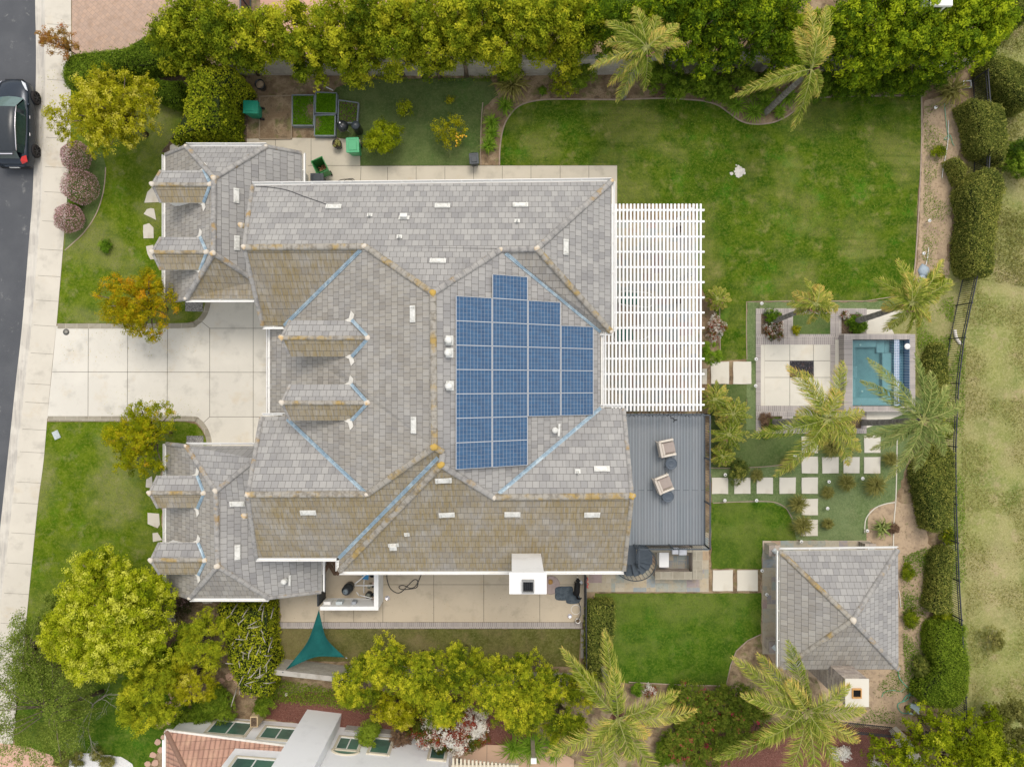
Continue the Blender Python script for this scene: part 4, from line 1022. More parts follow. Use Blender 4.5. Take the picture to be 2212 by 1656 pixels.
# outdoor fireplace chimney
fz = 4.4
a = S(1826,1466,fz); b = S(1875,1524,fz)
fp = thing('outdoor_fireplace', 'stone clad outdoor fireplace chimney with a pale cap behind the pavilion', 'fireplace', ((a.x+b.x)/2,(a.y+b.y)/2,0))
mb = MB(); mb.box((a.x,b.y,0),(b.x,a.y,fz-.02)); o = mb.build('stone_stack', [MAT['stone'], MAT['stone_side']], fp)
for p in o.data.polygons:
    if abs(p.normal.x) > .5: p.material_index = 1
cx, cy = (a.x+b.x)/2+.0, (a.y+b.y)/2
mb = MB(); mb.box((a.x-.03,b.y-.03,fz-.02),(b.x+.03,a.y+.03,fz+.05)); mb.build('cap', MAT['slab'], fp, bevel=.015)
hx_, hy_ = wx_(1851,fz+.1), wy_(1497,fz+.1)
mb = MB()
for s in (-1, 1): mb.box((hx_-.22,hy_+s*.20-.03,fz+.05),(hx_+.22,hy_+s*.20+.03,fz+.13)); mb.box((hx_+s*.20-.02,hy_-.17,fz+.05),(hx_+s*.20+.02,hy_+.17,fz+.13))
fl = mb.build('flue', plain('clay_flue', (.55,.30,.11), .8, .2), fp)
mb = MB(); mb.box((hx_-.18,hy_-.17,fz+.051),(hx_+.18,hy_+.17,fz+.06)); mb.build('flue_opening', MAT['dark_hole'], fl)
# ---------------------------------------------------------------- spa pool
pw = thing('spa_pool', 'small turquoise pool with benches and a tiled overflow edge', 'pool', S(1890,805,0))
MAT['plaster'] = plain('pool_plaster', (.31,.43,.45), .7, .2, 0, .15, 3)
MAT['plaster_b'] = plain('pool_bench_plaster', (.42,.53,.56), .7, .2, 0, .1, 4)
def ptile():
    t = NT('blue_mosaic'); b = brick(t, t.coord(), .085, .085, (.03,.09,.22), (.10,.20,.36), (.55,.60,.65), .014, offset=0)
    return t.done(b.outputs['Color'], .25, .5)
MAT['ptile'] = ptile()
X0, X1, XC, XD, XE = wx_(1840,.53), wx_(1931,.53), wx_(1943,.56), wx_(1951,.5), wx_(1963,.5)
Y1, Y0 = wy_(734,.55), wy_(876,.55)
# a hole is left by building the ground around it higher: the pool shell sits in a raised surround
mb = MB()
zb = .035
mb.box((X0,Y0,zb),(X1,Y1,zb+.006))
sh = mb.build('pool_floor', MAT['plaster'], pw)
mb = MB(); B_ = lambda x0,y0,x1,y1,z: mb.box((max(X0,wx_(x0,z)),max(Y0,wy_(y1,z)),zb+.006),(min(X1,wx_(x1,z)),min(Y1,wy_(y0,z)),z))
B_(1840,733,1893,750,.30); B_(1840,750.2,1848,790,.30); B_(1840,790.2,1852,817,.34); B_(1840,817.2,1848,859,.30); B_(1906,762,1930.8,859,.32); B_(1840,859.2,1930.8,875.5,.31); B_(1893.2,733,1911,762,.20); B_(1911.2,733,1930.8,761.8,.12)
mb.build('bench', MAT['plaster_b'], pw, bevel=.02)
for (x0,x1,y0,y1) in ((X0-.45,X0,Y0-.02,Y1+.02),(XE,XE+.28,Y0-.3,Y1+.3)):
    mb = MB(); mb.box((x0,y0,0),(x1,y1,.62)); mb.build('coping', MAT['paver_v'], pw)
mb = MB(); mb.box((X0-.45,Y1+.021,0),(XE-.001,Y1+.31,.622)); mb.build('coping', MAT['paver'], pw)
mb = MB(); mb.box((X0-.45,Y0-.31,0),(XE-.001,Y0-.021,.622)); mb.build('coping', MAT['paver'], pw)
mb = MB(); mb.box((X1,Y0-.02,0),(XC,Y1+.02,.56)); mb.build('overflow_edge', MAT['ptile'], pw)
mb = MB(); mb.box((XC+.001,Y0-.02,0),(XE-.001,Y1+.02,.06)); mb.box((XE-.02,Y0-.02,.06),(XE-.001,Y1+.02,.6)); mb.build('catch_trough', MAT['ptile2'] if 'ptile2' in MAT else MAT['ptile'], pw)
def water():
    t = NT('pool_water'); g_ = t.n('ShaderNodeBsdfGlass'); g_.inputs['IOR'].default_value = 1.33; g_.inputs['Roughness'].default_value = 0.0; g_.inputs['Color'].default_value = (.60,.93,.95,1)
    tr = t.n('ShaderNodeBsdfTransparent'); tr.inputs['Color'].default_value = (.78,.89,.90,1)
    gl = t.n('ShaderNodeBsdfGlossy'); gl.inputs['Roughness'].default_value = .05
    fr = t.n('ShaderNodeFresnel'); fr.inputs['IOR'].default_value = 1.33
    mx = t.n('ShaderNodeMixShader'); t.l(fr.outputs[0], mx.inputs[0]); t.l(tr.outputs[0], mx.inputs[1]); t.l(gl.outputs[0], mx.inputs[2])
    bp = t.n('ShaderNodeBump'); bp.inputs['Strength'].default_value = .7; bp.inputs['Distance'].default_value = .04; t.l(t.noise(4,4,.6), bp.inputs['Height'])
    t.l(bp.outputs[0], gl.inputs['Normal']); t.l(bp.outputs[0], fr.inputs['Normal'])
    t.l(mx.outputs[0], t.t.nodes['Material Output'].inputs[0]); t.b.inputs['Base Color'].default_value = (.1,.4,.45,1); return t.mat
WATER = water()
mb = MB(); mb.box((X0+.001,Y0+.001,.50),(X1-.001,Y1-.001,.53)); mb.build('water', WATER, pw)
mb = MB(); mb.box((XC+.003,Y0+.001,.10),(XE-.022,Y1-.001,.12)); mb.build('water', WATER, pw)
for x, y in ((1919,868),(1858,745),(1862,845)): mb = MB(); mb.lathe(S(x,y,.345), [(.06,0),(.05,.03),(.02,.035)], 12); mb.build('drain_cover', MAT['white'], pw)
mb = MB(); mb.lathe(S(1960,748,.622), [(.16,0),(.155,.02),(.02,.024)], 20); mb.build('skimmer_lid', MAT['white'], pw)
# sunken fire pit with dark lava rock
fpx = thing('fire_pit', 'square fire pit full of dark lava rock in the pale terrace', 'fire pit', S(1731,797,0))
a = S(1706,779,0); b = S(1757,815,0)
mb = MB(); mb.box((a.x,b.y,.0),(b.x,a.y,.056)); mb.build('pit_bed', MAT['black_iron'], fpx)
mb = MB(); rg = random.Random(8)
for i in range(420): blob(mb, (rg.uniform(a.x+.04,b.x-.04), rg.uniform(b.y+.04,a.y-.04), .06+rg.uniform(0,.05)), rg.uniform(.025,.055), i, 6, fl=.8)
tag(mb.build('lava_rock', NM('lava_rock_grey', (.045,.042,.048), [((.16,.15,.17),9,.55,.68,.9),((.09,.05,.04),5,.55,.7,.7)], .8,.3), fpx), kind='stuff')
# ---------------------------------------------------------------- pool equipment court
eq = thing('equipment_wall', 'low white stucco wall screening the pool equipment', 'wall', S(810,1275,0))
wz = 1.45
a = S(809,1316,wz); b = S(817,1225,wz); wl_ = S(693,1316,wz); wt = S(693,1309,wz)
mb = MB(); mb.box((a.x,a.y,0),(b.x,b.y+.2,wz)); mb.box((wl_.x,wl_.y,0),(a.x-.001,wt.y,wz-.003)); mb.build('wall_body', MAT['stucco'], eq)
mb = MB(); mb.box((a.x-.02,wt.y+.01,wz),(b.x+.02,b.y+.2,wz+.05)); mb.box((wl_.x-.02,wl_.y-.02,wz),(b.x+.02,wt.y+.008,wz+.052)); mb.build('wall_cap', MAT['cream' if False else 'white'], eq)
for px, w_, c_, nm in ((701,.36,'white','electric_box'),(727,.34,'ebox','electric_box'),(761,.22,'ebox2','timer_box')):
    if c_ not in MAT: MAT[c_] = plain(c_+'_paint', (.50,.56,.58) if c_ == 'ebox' else (.36,.39,.42), .5)
    mb = MB(); x = wx_(px,1); mb.box((x,wt.y+.001,.75),(x+w_,wt.y+.16,1.2)); mb.build(nm, MAT[c_], eq, bevel=.01)
for k in range(3): mb = MB(); mb.tube([(wx_(700+k*6,.6),wt.y+.05,.74),(wx_(700+k*6,.6),wt.y+.05,.5-.13*k),(wx_(800,.6),wt.y+.05,.5-.13*k)], .018, 6); mb.build('conduit', MAT['white'], eq)
gt = thing('side_gate', 'dark louvred gate closing the pool equipment court', 'gate', S(690,1275,0))
p0 = S(703,1210,0); p1 = S(703,1289,0)
mb = MB(); mb.beam((p0.x,p0.y,.75),(p0.x,p1.y-.02,.75),.05,1.45); mb.build('gate_panel', plain('gate_paint', (.045,.05,.052), .6), gt)
mb = MB(); mb.beam((p0.x,p0.y,1.48),(p0.x,p1.y-.02,1.48),.07,.06)
for y in (p0.y, (p0.y+p1.y)/2, p1.y): mb.beam((p0.x+.02,y,.02),(p0.x+.02,y,1.5),.06,.06)
mb.build('gate_frame', MAT['black_iron'], gt)
MAT['blackplast'] = plain('black_plastic', (.020,.024,.028), .35, .5)
MAT['pvc'] = plain('white_pvc', (.72,.72,.70), .4, .5, 0, .08)
fb = thing('pool_filter', 'tall black cylindrical pool filter tank with a grey lid', 'pool filter', S(757,1264,0))
c = S(757,1264,.03)
mb = MB(); mb.lathe(c, [(.20,0),(.24,.05),(.25,.45),(.265,.46),(.265,.52),(.25,.53),(.25,.95),(.20,1.1),(.14,1.15)], 24); mb.build('tank', MAT['blackplast'], fb)
mb = MB(); mb.lathe(c, [(.14,1.15),(.13,1.19),(.03,1.2)], 20); mb.lathe(c+Vector((-.04,0,0)), [(.035,1.2),(.03,1.26),(.0,1.27)], 10); mb.build('lid', plain('lid_grey', (.13,.16,.18), .4), fb)
mb = MB()
P = lambda *q: [S(x,y,h) for x,y,h in q]
mb.tube(P((766,1261,.5),(776,1253,.5),(789,1241,.5),(792,1232,.55)), .035, 8); mb.tube(P((766,1264,.45),(798,1264,.45),(812,1262,.45)), .035, 8); mb.tube(P((789,1246,.35),(786,1256,.35),(786,1280,.35)), .03, 8); mb.tube(P((778,1285,.6),(805,1292,.6)), .03, 8); mb.tube(P((770,1278,.35),(776,1286,.35)), .03, 8)
mb.build('pipework', MAT['pvc'], fb)
for i, (x, y, r, lab) in enumerate(((800,1263,.13,'pool pump with clear round basket lid beside the filter'),(798,1282,.17,'large black pool pump close to the white wall'))):
    t = thing('pool_pump', lab, 'pump', S(x,y,0), 0, 'pool pumps')
    c = S(x,y,.03); mb = MB(); mb.lathe(c, [(r,0),(r,.3),(r*.9,.33)], 18); mb.build('basket', MAT['blackplast' if i else 'cream'], t)
    mb = MB(); mb.lathe(c, [(r*.8,.33),(r*.7,.37),(.02,.38)], 16); mb.build('basket_lid', plain('pump_lid', (.16,.17,.14), .3), t)
    mb = MB(); mb.tube([c+Vector((r*.8,0,.15)), c+Vector((r+.34,0,.15))], .09, 14); mb.build('motor', MAT['blackplast'], t)
for i, (x, y, r) in enumerate(((812,1255,.09),(812,1287,.09))):
    t = thing('valve', ('northern' if i == 0 else 'southern')+' tan pipe valve standing against the white wall', 'valve', S(x-1,y,0), 0, 'pipe valves')
    mb = MB(); mb.lathe(S(x-1,y,.03), [(.04,0),(.04,.3),(r,.32),(r,.42),(.03,.44)], 14); mb.build('valve_head', plain('valve_tan', (.42,.30,.24), .5), t)
t = thing('skimmer_net', 'blue leaf skimmer net with pole leaning in the equipment court', 'net', S(788,1245,0))
mb = MB(); c = S(789,1245,.42)
mb.prism([(c.x-.17,c.y-.12),(c.x+.17,c.y-.16),(c.x+.19,c.y+.10),(c.x-.14,c.y+.18)], c.z, c.z+.02); mb.build('net_mesh', plain('blue_net', (.03,.22,.46), .6), t)
mb = MB(); mb.tube([c+Vector((-.15,.08,.01)), S(765,1238,.6), S(758,1235,.65)], .013, 6); mb.build('pole', plain('blue_pole', (.15,.42,.55), .4), t)
t = thing('bucket', 'round black bucket in the corner of the equipment court', 'bucket', S(806,1238,0))
mb = MB(); mb.lathe(S(806,1238,.03), [(.11,0),(.14,.3),(.125,.3),(.10,.03)], 18); mb.build('bucket_body', MAT['blackplast'], t)
t = thing('heater', 'cream pool heater box half hidden under the eave', 'heater', S(775,1227,0))
mb = MB(); a = S(765,1240,.9); mb.box((a.x,a.y,.03),(a.x+.62,a.y+.6,.9)); mb.build('heater_body', MAT['cream'], t, bevel=.02)
mb = MB(); mb.box((a.x-.02,a.y-.02,.905),(a.x+.64,a.y+.62,.93)); mb.build('heater_top', MAT['white'], t)
# ---------------------------------------------------------------- walls and fences
def block_wall(pts, h, label, w=.2, mat='block'):
    t = thing('block_wall', label, 'wall', S(*pts[0]), 0)
    P = [S(*p) for p in pts]
    mb = MB()
    for a, b in zip(P, P[1:]): mb.beam(a+Vector((0,0,h/2)), b+Vector((0,0,h/2)), w, h)
    mb.build('wall_body', MAT[mat], t)
    mb = MB()
    for a, b in zip(P, P[1:]): mb.beam(a+Vector((0,0,h+.03)), b+Vector((0,0,h+.03)), w+.06, .06)
    mb.build('wall_cap', MAT['slab'] if mat != 'block' else NM('wall_cap_%d' % len(bpy.data.materials), (.40,.38,.34), [((.28,.26,.22),3,.45,.65,.7)], .9,.2), t); return t
block_wall([(505,158),(760,160),(1100,160),(1400,157),(1700,150),(1990,150)], 1.85, 'long grey block wall behind the northern row of trees')
block_wall([(590,1423),(740,1440),(1000,1450),(1270,1458)], 1.5, 'weathered grey block wall beneath the southern trees')
block_wall([(1990,150),(2035,165)], .9, 'short pale wall end beside the iron fence', .3, 'slab')
block_wall([(2062,152),(2120,84),(2133,20),(2150,-60)], .9, 'pale garden wall running off the top right corner', .25, 'slab')
block_wall([(1927,1572),(1960,1625)], 1.1, 'pale concrete wall between two lengths of dark fence', .45, 'slab')
def iron_fence(pts, h, label, step=.115):
    t = thing('metal_fence', label, 'fence', S(*pts[0]), 0)
    P = [S(*p) for p in pts]; mr = MB(); mp = MB(); k = 0
    for a, b in zip(P, P[1:]):
        for z, s_ in ((h-.02,.05),(h-.2,.035),(.14,.035)): mr.beam(a+Vector((0,0,z)), b+Vector((0,0,z)), s_, s_)
        n = max(1, int((b-a).length/step))
        for i in range(n): c = a.lerp(b, i/n); mp.beam(c+Vector((0,0,.05)), c+Vector((0,0,h-.02)), .02, .02)
    mr.build('rails', MAT['black_iron'], t); mp.build('pickets', MAT['black_iron'], t)
    for a, b in zip(P, P[1:]):
        n = max(1, int(round((b-a).length/2.4)))
        for i in range(n):
            c = a.lerp(b, i/n); m = MB(); m.beam(c, c+Vector((0,0,h+.04)), .06, .06); m.beam(c+Vector((0,0,h+.04)), c+Vector((0,0,h+.06)), .08, .08); m.build('post', MAT['black_iron'], t)
    return t
iron_fence([(2098,175),(2106,280),(2098,420),(2086,560),(2064,660),(2049,732),(2037,828),(2031,960),(2032,1080),(2038,1240),(2048,1400),(2056,1560)], 1.35, 'long black iron fence between the garden and the meadow')
iron_fence([(2018,175),(2062,152)], 1.2, 'short black iron fence at the top right corner of the garden')
iron_fence([(1800,1555),(1925,1568)], 1.3, 'dark iron fence left of the pale wall at the bottom right')
iron_fence([(1962,1574),(2056,1582)], 1.3, 'dark iron fence right of the pale wall at the bottom right')
iron_fence([(1262,1236),(1262,1343),(1263,1430)], 1.05, 'short dark wire fence between dog run and flagstone patio', .07)

wp = thing('wood_pile', 'old brown boards stacked in the dark gap between roof and equipment court', 'wood pile', S(716,1222,0))
rgw = random.Random(2)
for k in range(7):
    mb = MB(); a = S(706+k*3.2, 1212, .12+.06*k); mb.beam(a, a+Vector((rgw.uniform(-.5,.5), -.7, .1)), .12, .04); mb.build('board', plain('old_board', (.16,.10,.065), .9) if 'old_board' not in bpy.data.materials else bpy.data.materials['old_board'], wp)
# ---------------------------------------------------------------- neighbour's house to the south
nb = thing('neighbour_house', "white stucco neighbouring house with a terracotta tile roof and arched windows", 'house', S(700,1640,0))
def terra():
    t = NT('terracotta_tiles'); uv = t.coord('UV')
    b = brick(t, uv, .24, .40, (.46,.27,.20), (.38,.22,.165), (.20,.12,.09), .014, offset=0)
    col = t.mix(t.remap(t.noise(1.4,4,.7,'UV'), .45,.7,0,.6), b.outputs['Color'], (.58,.38,.26))
    col = t.mix(t.remap(t.noise(3,4,.7,'UV'), .55,.7,0,.5), col, (.24,.15,.09))
    sep = t.n('ShaderNodeSeparateXYZ'); t.l(uv, sep.inputs[0])
    w = t.math('ABSOLUTE', t.math('SINE', t.math('MULTIPLY', sep.outputs['X'], math.pi/.24)))
    t.bump(w, 1.0, .06); return t.done(col, .85, .2)
MAT['terra'] = terra()
Ya = S(0,1562,0).y
gl0 = S(405,1542,0); gl1 = S(735,1569,0); gl2 = S(978,1592,0)
MAT['nstucco'] = NM('neighbour_stucco', (.85,.86,.88), [((.68,.69,.71),.8,.5,.75,.6)], .9, .2, bump=(45,.25,.01))
mb = MB()
back = -9
lowp = [(gl0.x,gl0.y),(gl1.x,gl1.y),(gl1.x,gl1.y-back*-1),(gl0.x,gl0.y-9)]
mb.prism([(gl0.x,gl0.y),(gl1.x,gl1.y),(gl1.x,-30),(gl0.x,-30)], -.02, 2.75); mb.build('wall', MAT['nstucco'], nb)
mb = MB(); mb.prism([(gl1.x+.002,gl1.y),(gl2.x,gl2.y),(gl2.x,-30),(gl1.x+.002,-30)], -.02, 6.2); mb.build('wall', MAT['nstucco'], nb)
ux0 = RP(503,1622,3.3); mb = MB(); mb.prism([(ux0.x,ux0.y),(gl1.x-.002,ux0.y-.35),(gl1.x-.002,-30),(ux0.x,-30)], 2.752, 6.1); mb.build('wall', MAT['nstucco'], nb)
d = (gl2-gl1).normalized(); nn = Vector((-d.y, d.x, 0))
mb = MB(); a = S(664,1531,0); b = S(738,1540,0); dd = (b-a).normalized(); n2 = Vector((dd.y,-dd.x,0))
mb.prism([(a.x,a.y),(b.x,b.y),((b+n2*1.1).x,(b+n2*1.1).y),((a+n2*1.1).x,(a+n2*1.1).y)], -.02, 7.5); mb.build('chimney_stack', MAT['nstucco'], nb)
mb = MB(); mb.beam(Vector((gl1.x+.35,gl1.y,0))+nn*.05+Vector((0,0,.25)), gl2+nn*.05+Vector((0,0,.25)), .10, .5); mb.build('plinth', plain('plinth_grey', (.36,.35,.32), .9), nb)
def on_wall(px, py, p, q):
    "point of the upright plane through p and q seen at a pixel"
    n = Vector((-(q-p).y, (q-p).x, 0)).normalized(); r = ray(px, py); t = (p-H1).dot(n)/r.dot(n); return H1+r*t, n
def nwin(px0, py0, px1, py1, p, q, **k):
    a, n = on_wall(px0, py0, p, q); b, n = on_wall(px1, py1, p, q)
    if n.y < 0: n = -n
    zlo, zhi = sorted((a.z, b.z)); w = (Vector((b.x,b.y,0))-Vector((a.x,a.y,0))).length
    c = (a+b)/2; c.z = (zlo+zhi)/2
    return window(nb, c+n*.005, n, w, zhi-zlo, **k), c, n, w, zhi-zlo
P1_ = Vector((gl1.x,gl1.y,0))
for q in ((735,1592,772,1622),(808,1594,838,1630),(932,1612,960,1642)):
    o, c, n, w, h = nwin(q[0],q[1],q[2],q[3],P1_,gl2, split=q[0] == 735)
    if q[0] == 735:
        mb = MB(); s = Vector((0,0,1)).cross(n); ctr = c+n*.02; R_ = w/2
        pts = [ctr+Vector((0,0,h/2+.12))+s*math.cos(math.pi*k/12)*R_+Vector((0,0,math.sin(math.pi*k/12)*R_*.55)) for k in range(13)]
        mb.poly(pts); mb.build('arch_pane', MAT['glass'], o)
        mb = MB(); mb.tube([ctr+Vector((0,0,h/2+.05))+s*math.cos(math.pi*k/16)*(R_+.10)+Vector((0,0,math.sin(math.pi*k/16)*(R_+.1)*.62)) for k in range(17)], .06, 6); mb.build('arch_frame', MAT['cream'], o)
for q in ((468,1556,528,1590),(575,1570,630,1600)): nwin(q[0],q[1],q[2],q[3],Vector((gl0.x,gl0.y,0)),P1_)
u0 = Vector((ux0.x,ux0.y,0)); u1 = Vector((gl1.x,ux0.y-.35,0))
for q in ((512,1636,580,1672),): nwin(q[0],q[1],q[2],q[3],u0,u1)
# low terracotta roof in front
e0 = RP(359,1579,2.85); e1_ = RP(617,1612,2.85); r0 = Vector((e0.x+2.2, e0.y-2.6, 4.1)); r1 = Vector((e1_.x, e1_.y-2.2, 4.1)); w1 = Vector((e0.x-.02, e0.y-9, 2.85)); r2 = Vector((r0.x, e0.y-9, 4.1))
roof_mesh('terracotta_roof', [([e0,e1_,r1,r0],'N',0),([e0,r0,r2,w1],'W',0)], nb, mats=('terra','terra','terra','cream'), reg=False)
ridge_caps(e0, r0, nb, 'terra', .12); 
mb = MB(); mb.beam(e0+Vector((0,.05,-.05)), e1_+Vector((0,.05,-.05)), .10, .11); mb.build('gutter', MAT['gutter'], nb)
mb = MB(); mb.beam(e0+Vector((-.05,0,-.05)), w1+Vector((-.05,0,-.05)), .08, .11); mb.build('gutter', MAT['gutter'], nb)
mb = MB()
for k in range(12):
    pp = (e0.lerp(e1_, .72)).lerp(e1_, k/12)
mb.box((e0.x+4.0,e0.y-3.0,4.1),(e0.x+4.9,e0.y-2.1,5.2)); mb.build('side_chimney', MAT['nstucco'], nb)
mb = MB(); a, n = on_wall(664,1545,P1_,gl2)
t = thing('planter_box', 'cream planter ledge standing against the neighbouring white wall', 'planter', S(548,1555,0))
mb = MB(); a = S(540,1570,1.3); mb.box((a.x,a.y,0),(a.x+.4,a.y+.55,1.3)); mb.build('planter_body', plain('sandstone', (.58,.45,.27), .85), t, bevel=.02)
mb = MB(); mb.box((a.x+.05,a.y+.05,1.301),(a.x+.35,a.y+.5,1.31)); mb.build('planter_soil', MAT['dark_mulch'], t)
# neighbour's pergola slats and post
pp = thing('neighbour_pergola', 'cream slatted pergola at the bottom edge over the tan path', 'pergola', S(1020,1660,0))
for k in range(17):
    mb = MB(); x = wx_(979+k*8.4, 2.6); y = wy_(1637+k*.9, 2.6); mb.box((x-.05,y-2.0,2.5),(x+.05,y,2.6)); mb.build('slat', MAT['cream'], pp)
for y_ in (1652, 1690):
    mb = MB(); y = wy_(y_, 2.4); mb.box((wx_(975,2.4),y-.06,2.32),(wx_(1120,2.4),y+.06,2.498)); mb.build('rafter', MAT['cream'], pp)
mb = MB(); a = S(1118,1655,0); mb.box((a.x-.08,a.y-.6,0),(a.x+.08,a.y-.44,2.32)); mb.build('post', MAT['cream'], pp)
ps = thing('garden_post', 'tall pale square post beside the tan path', 'post', S(1150,1593,0))
mb = MB(); c = S(1150,1592,0); mb.box((c.x-.10,c.y-.10,0),(c.x+.10,c.y+.10,2.3)); mb.build('shaft', plain('post_cream', (.42,.38,.28), .8), ps)
mb = MB(); mb.box((c.x-.14,c.y-.14,2.3),(c.x+.14,c.y+.14,2.38)); mb.build('cap', MAT['white'], ps)
# north neighbour gate strip and white box
t = thing('north_gate', 'dark metal gate between tan pavers and pink court', 'gate', S(545,20,0))
mb = MB(); a = S(541,52,0); b = S(541,-60,0); mb.beam(a+Vector((0,0,.8)), b+Vector((0,0,.8)), .04, 1.4)
mb.build('gate_panel', plain('gate_brown', (.12,.075,.055), .7), t)
mb = MB()
for z in (.12,1.5): mb.beam(a+Vector((.04,0,z)), b+Vector((.04,0,z)), .06, .06)
for k in range(5): c = a.lerp(b, k/4); mb.beam(c+Vector((.04,0,0)), c+Vector((.04,0,1.55)), .06, .06)
mb.build('gate_frame', MAT['rail'], t)
t = thing('white_canopy', 'white flat canopy cut by the top edge above the trees', 'canopy', S(2020,0,0))
mb = MB(); a = S(1994,12,6.0); b = S(2058,-60,6.0); mb.box((a.x,a.y,5.85),(b.x,b.y,6.0)); mb.build('canopy_top', MAT['white'], t)
mb = MB(); mb.box((a.x+.1,a.y+.1,0),(a.x+.2,a.y+.2,5.85)); mb.box((b.x-.2,a.y+.1,0),(b.x-.1,a.y+.2,5.85)); mb.build('canopy_leg', MAT['white'], t)
# ---------------------------------------------------------------- parked car
MAT['carpaint'] = plain('dark_blue_car_paint', (.020,.030,.045), .22, .6, .3, .15)
MAT['cartrim'] = plain('black_trim', (.010,.010,.012), .5, .4)
MAT['carroof'] = plain('panoramic_roof', (.022,.028,.034), .30, .5)
MAT['carglass'] = plain('car_glass', (.030,.055,.055), .06, .8)
MAT['windscreen'] = plain('windscreen_glass', (.10,.17,.17), .08, .8)
MAT['chrome'] = plain('silver_rail', (.72,.70,.74), .25, .6, .6, .05)
MAT['headlamp'] = plain('headlamp_glass', (.62,.66,.70), .15, .7)
MAT['taillamp'] = plain('tail_lamp_red', (.62,.02,.015), .2, .6)
MAT['tyre'] = plain('tyre_rubber', (.03,.027,.027), .8, .2)
MAT['rim'] = plain('dark_alloy_rim', (.05,.05,.055), .35, .6, .5)
cc = S(0,0,0); cz = -.10
CX, CY = -26.25, 13.72
car = thing('parked_car', 'dark blue black crossover car parked against the kerb with silver roof rails', 'car', (CX, CY, cz))
def strips(mb, rows, m=0, smooth=True, closed=False):
    ids = [[mb.vert(p) for p in r] for r in rows]
    for a, b in zip(ids, ids[1:]):
        n = len(a)
        for j in range(n-1 if not closed else n): mb.face((a[j], a[(j+1)%n], b[(j+1)%n], b[j]), m, smooth=smooth)
    return ids
# stations: y, half width, shoulder height, centre top height
stn = [(-2.30,.55,.62,.66),(-2.26,.80,.80,.86),(-2.05,.90,.98,1.04),(-1.6,.94,1.02,1.06),(-.8,.955,1.00,1.04),(0,.95,.98,1.02),(.75,.94,.97,1.02),(1.1,.93,.95,1.04),(1.6,.90,.88,.99),(1.95,.83,.80,.92),(2.15,.70,.72,.84),(2.27,.45,.62,.72),(2.30,.25,.55,.60)]
rows = []
for y, w, s_, t_ in stn:
    r = [(w*.93,.30),(w,.42),(w,.62),(w*.985,s_*.92),(w*.93,s_),(w*.6,(s_+t_*2)/3+.01),(w*.25,t_),(0,t_+.005)]
    L = [(-x, y, z) for x, z in r]; R_ = [(x, y, z) for x, z in r[:-1]][::-1]
    rows.append([Vector((CX+p[0], CY+p[1], cz+p[2])) for p in L+R_])
mb = MB(); ids = strips(mb, rows); mb.face(ids[0]); mb.face(ids[-1][::-1])
mb.face([ids[k][0] for k in range(len(ids))][::-1]+[ids[k][-1] for k in range(len(ids))][::1] if False else [ids[0][0], ids[0][-1], ids[-1][-1], ids[-1][0]])
mb.build('body', MAT['carpaint'], car)
def cp(x, y, z): return Vector((CX+x, CY+y, cz+z))
# greenhouse
gh = [(-2.02,.62,1.06,.60,1.10),(-1.75,.76,1.03,.66,1.45),(-1.3,.84,1.00,.68,1.60),(-.5,.87,.98,.70,1.66),(.2,.87,.98,.69,1.62),(.55,.86,.98,.64,1.50),(1.15,.80,1.00,.62,1.07)]
mb = MB(); rows = [[cp(-a,y,z0),cp(-b,y,z1),cp(-b*.5,y,z1+.035),cp(0,y,z1+.045),cp(b*.5,y,z1+.035),cp(b,y,z1),cp(a,y,z0)] for y,a,z0,b,z1 in gh]
ids = strips(mb, rows[1:6]); mb.build('roof', MAT['carroof'], car)
mb = MB(); strips(mb, [[p+Vector((0,.0,.004)) for p in rows[5][1:6]], [cp(-.76,1.15,1.03),cp(-.4,1.22,1.06),cp(0,1.25,1.07),cp(.4,1.22,1.06),cp(.76,1.15,1.03)]]); mb.build('windscreen', MAT['windscreen'], car)
mb = MB(); strips(mb, [[p for p in rows[1][1:6]], [p for p in rows[0][1:6]]]); mb.build('rear_window', MAT['carglass'], car)
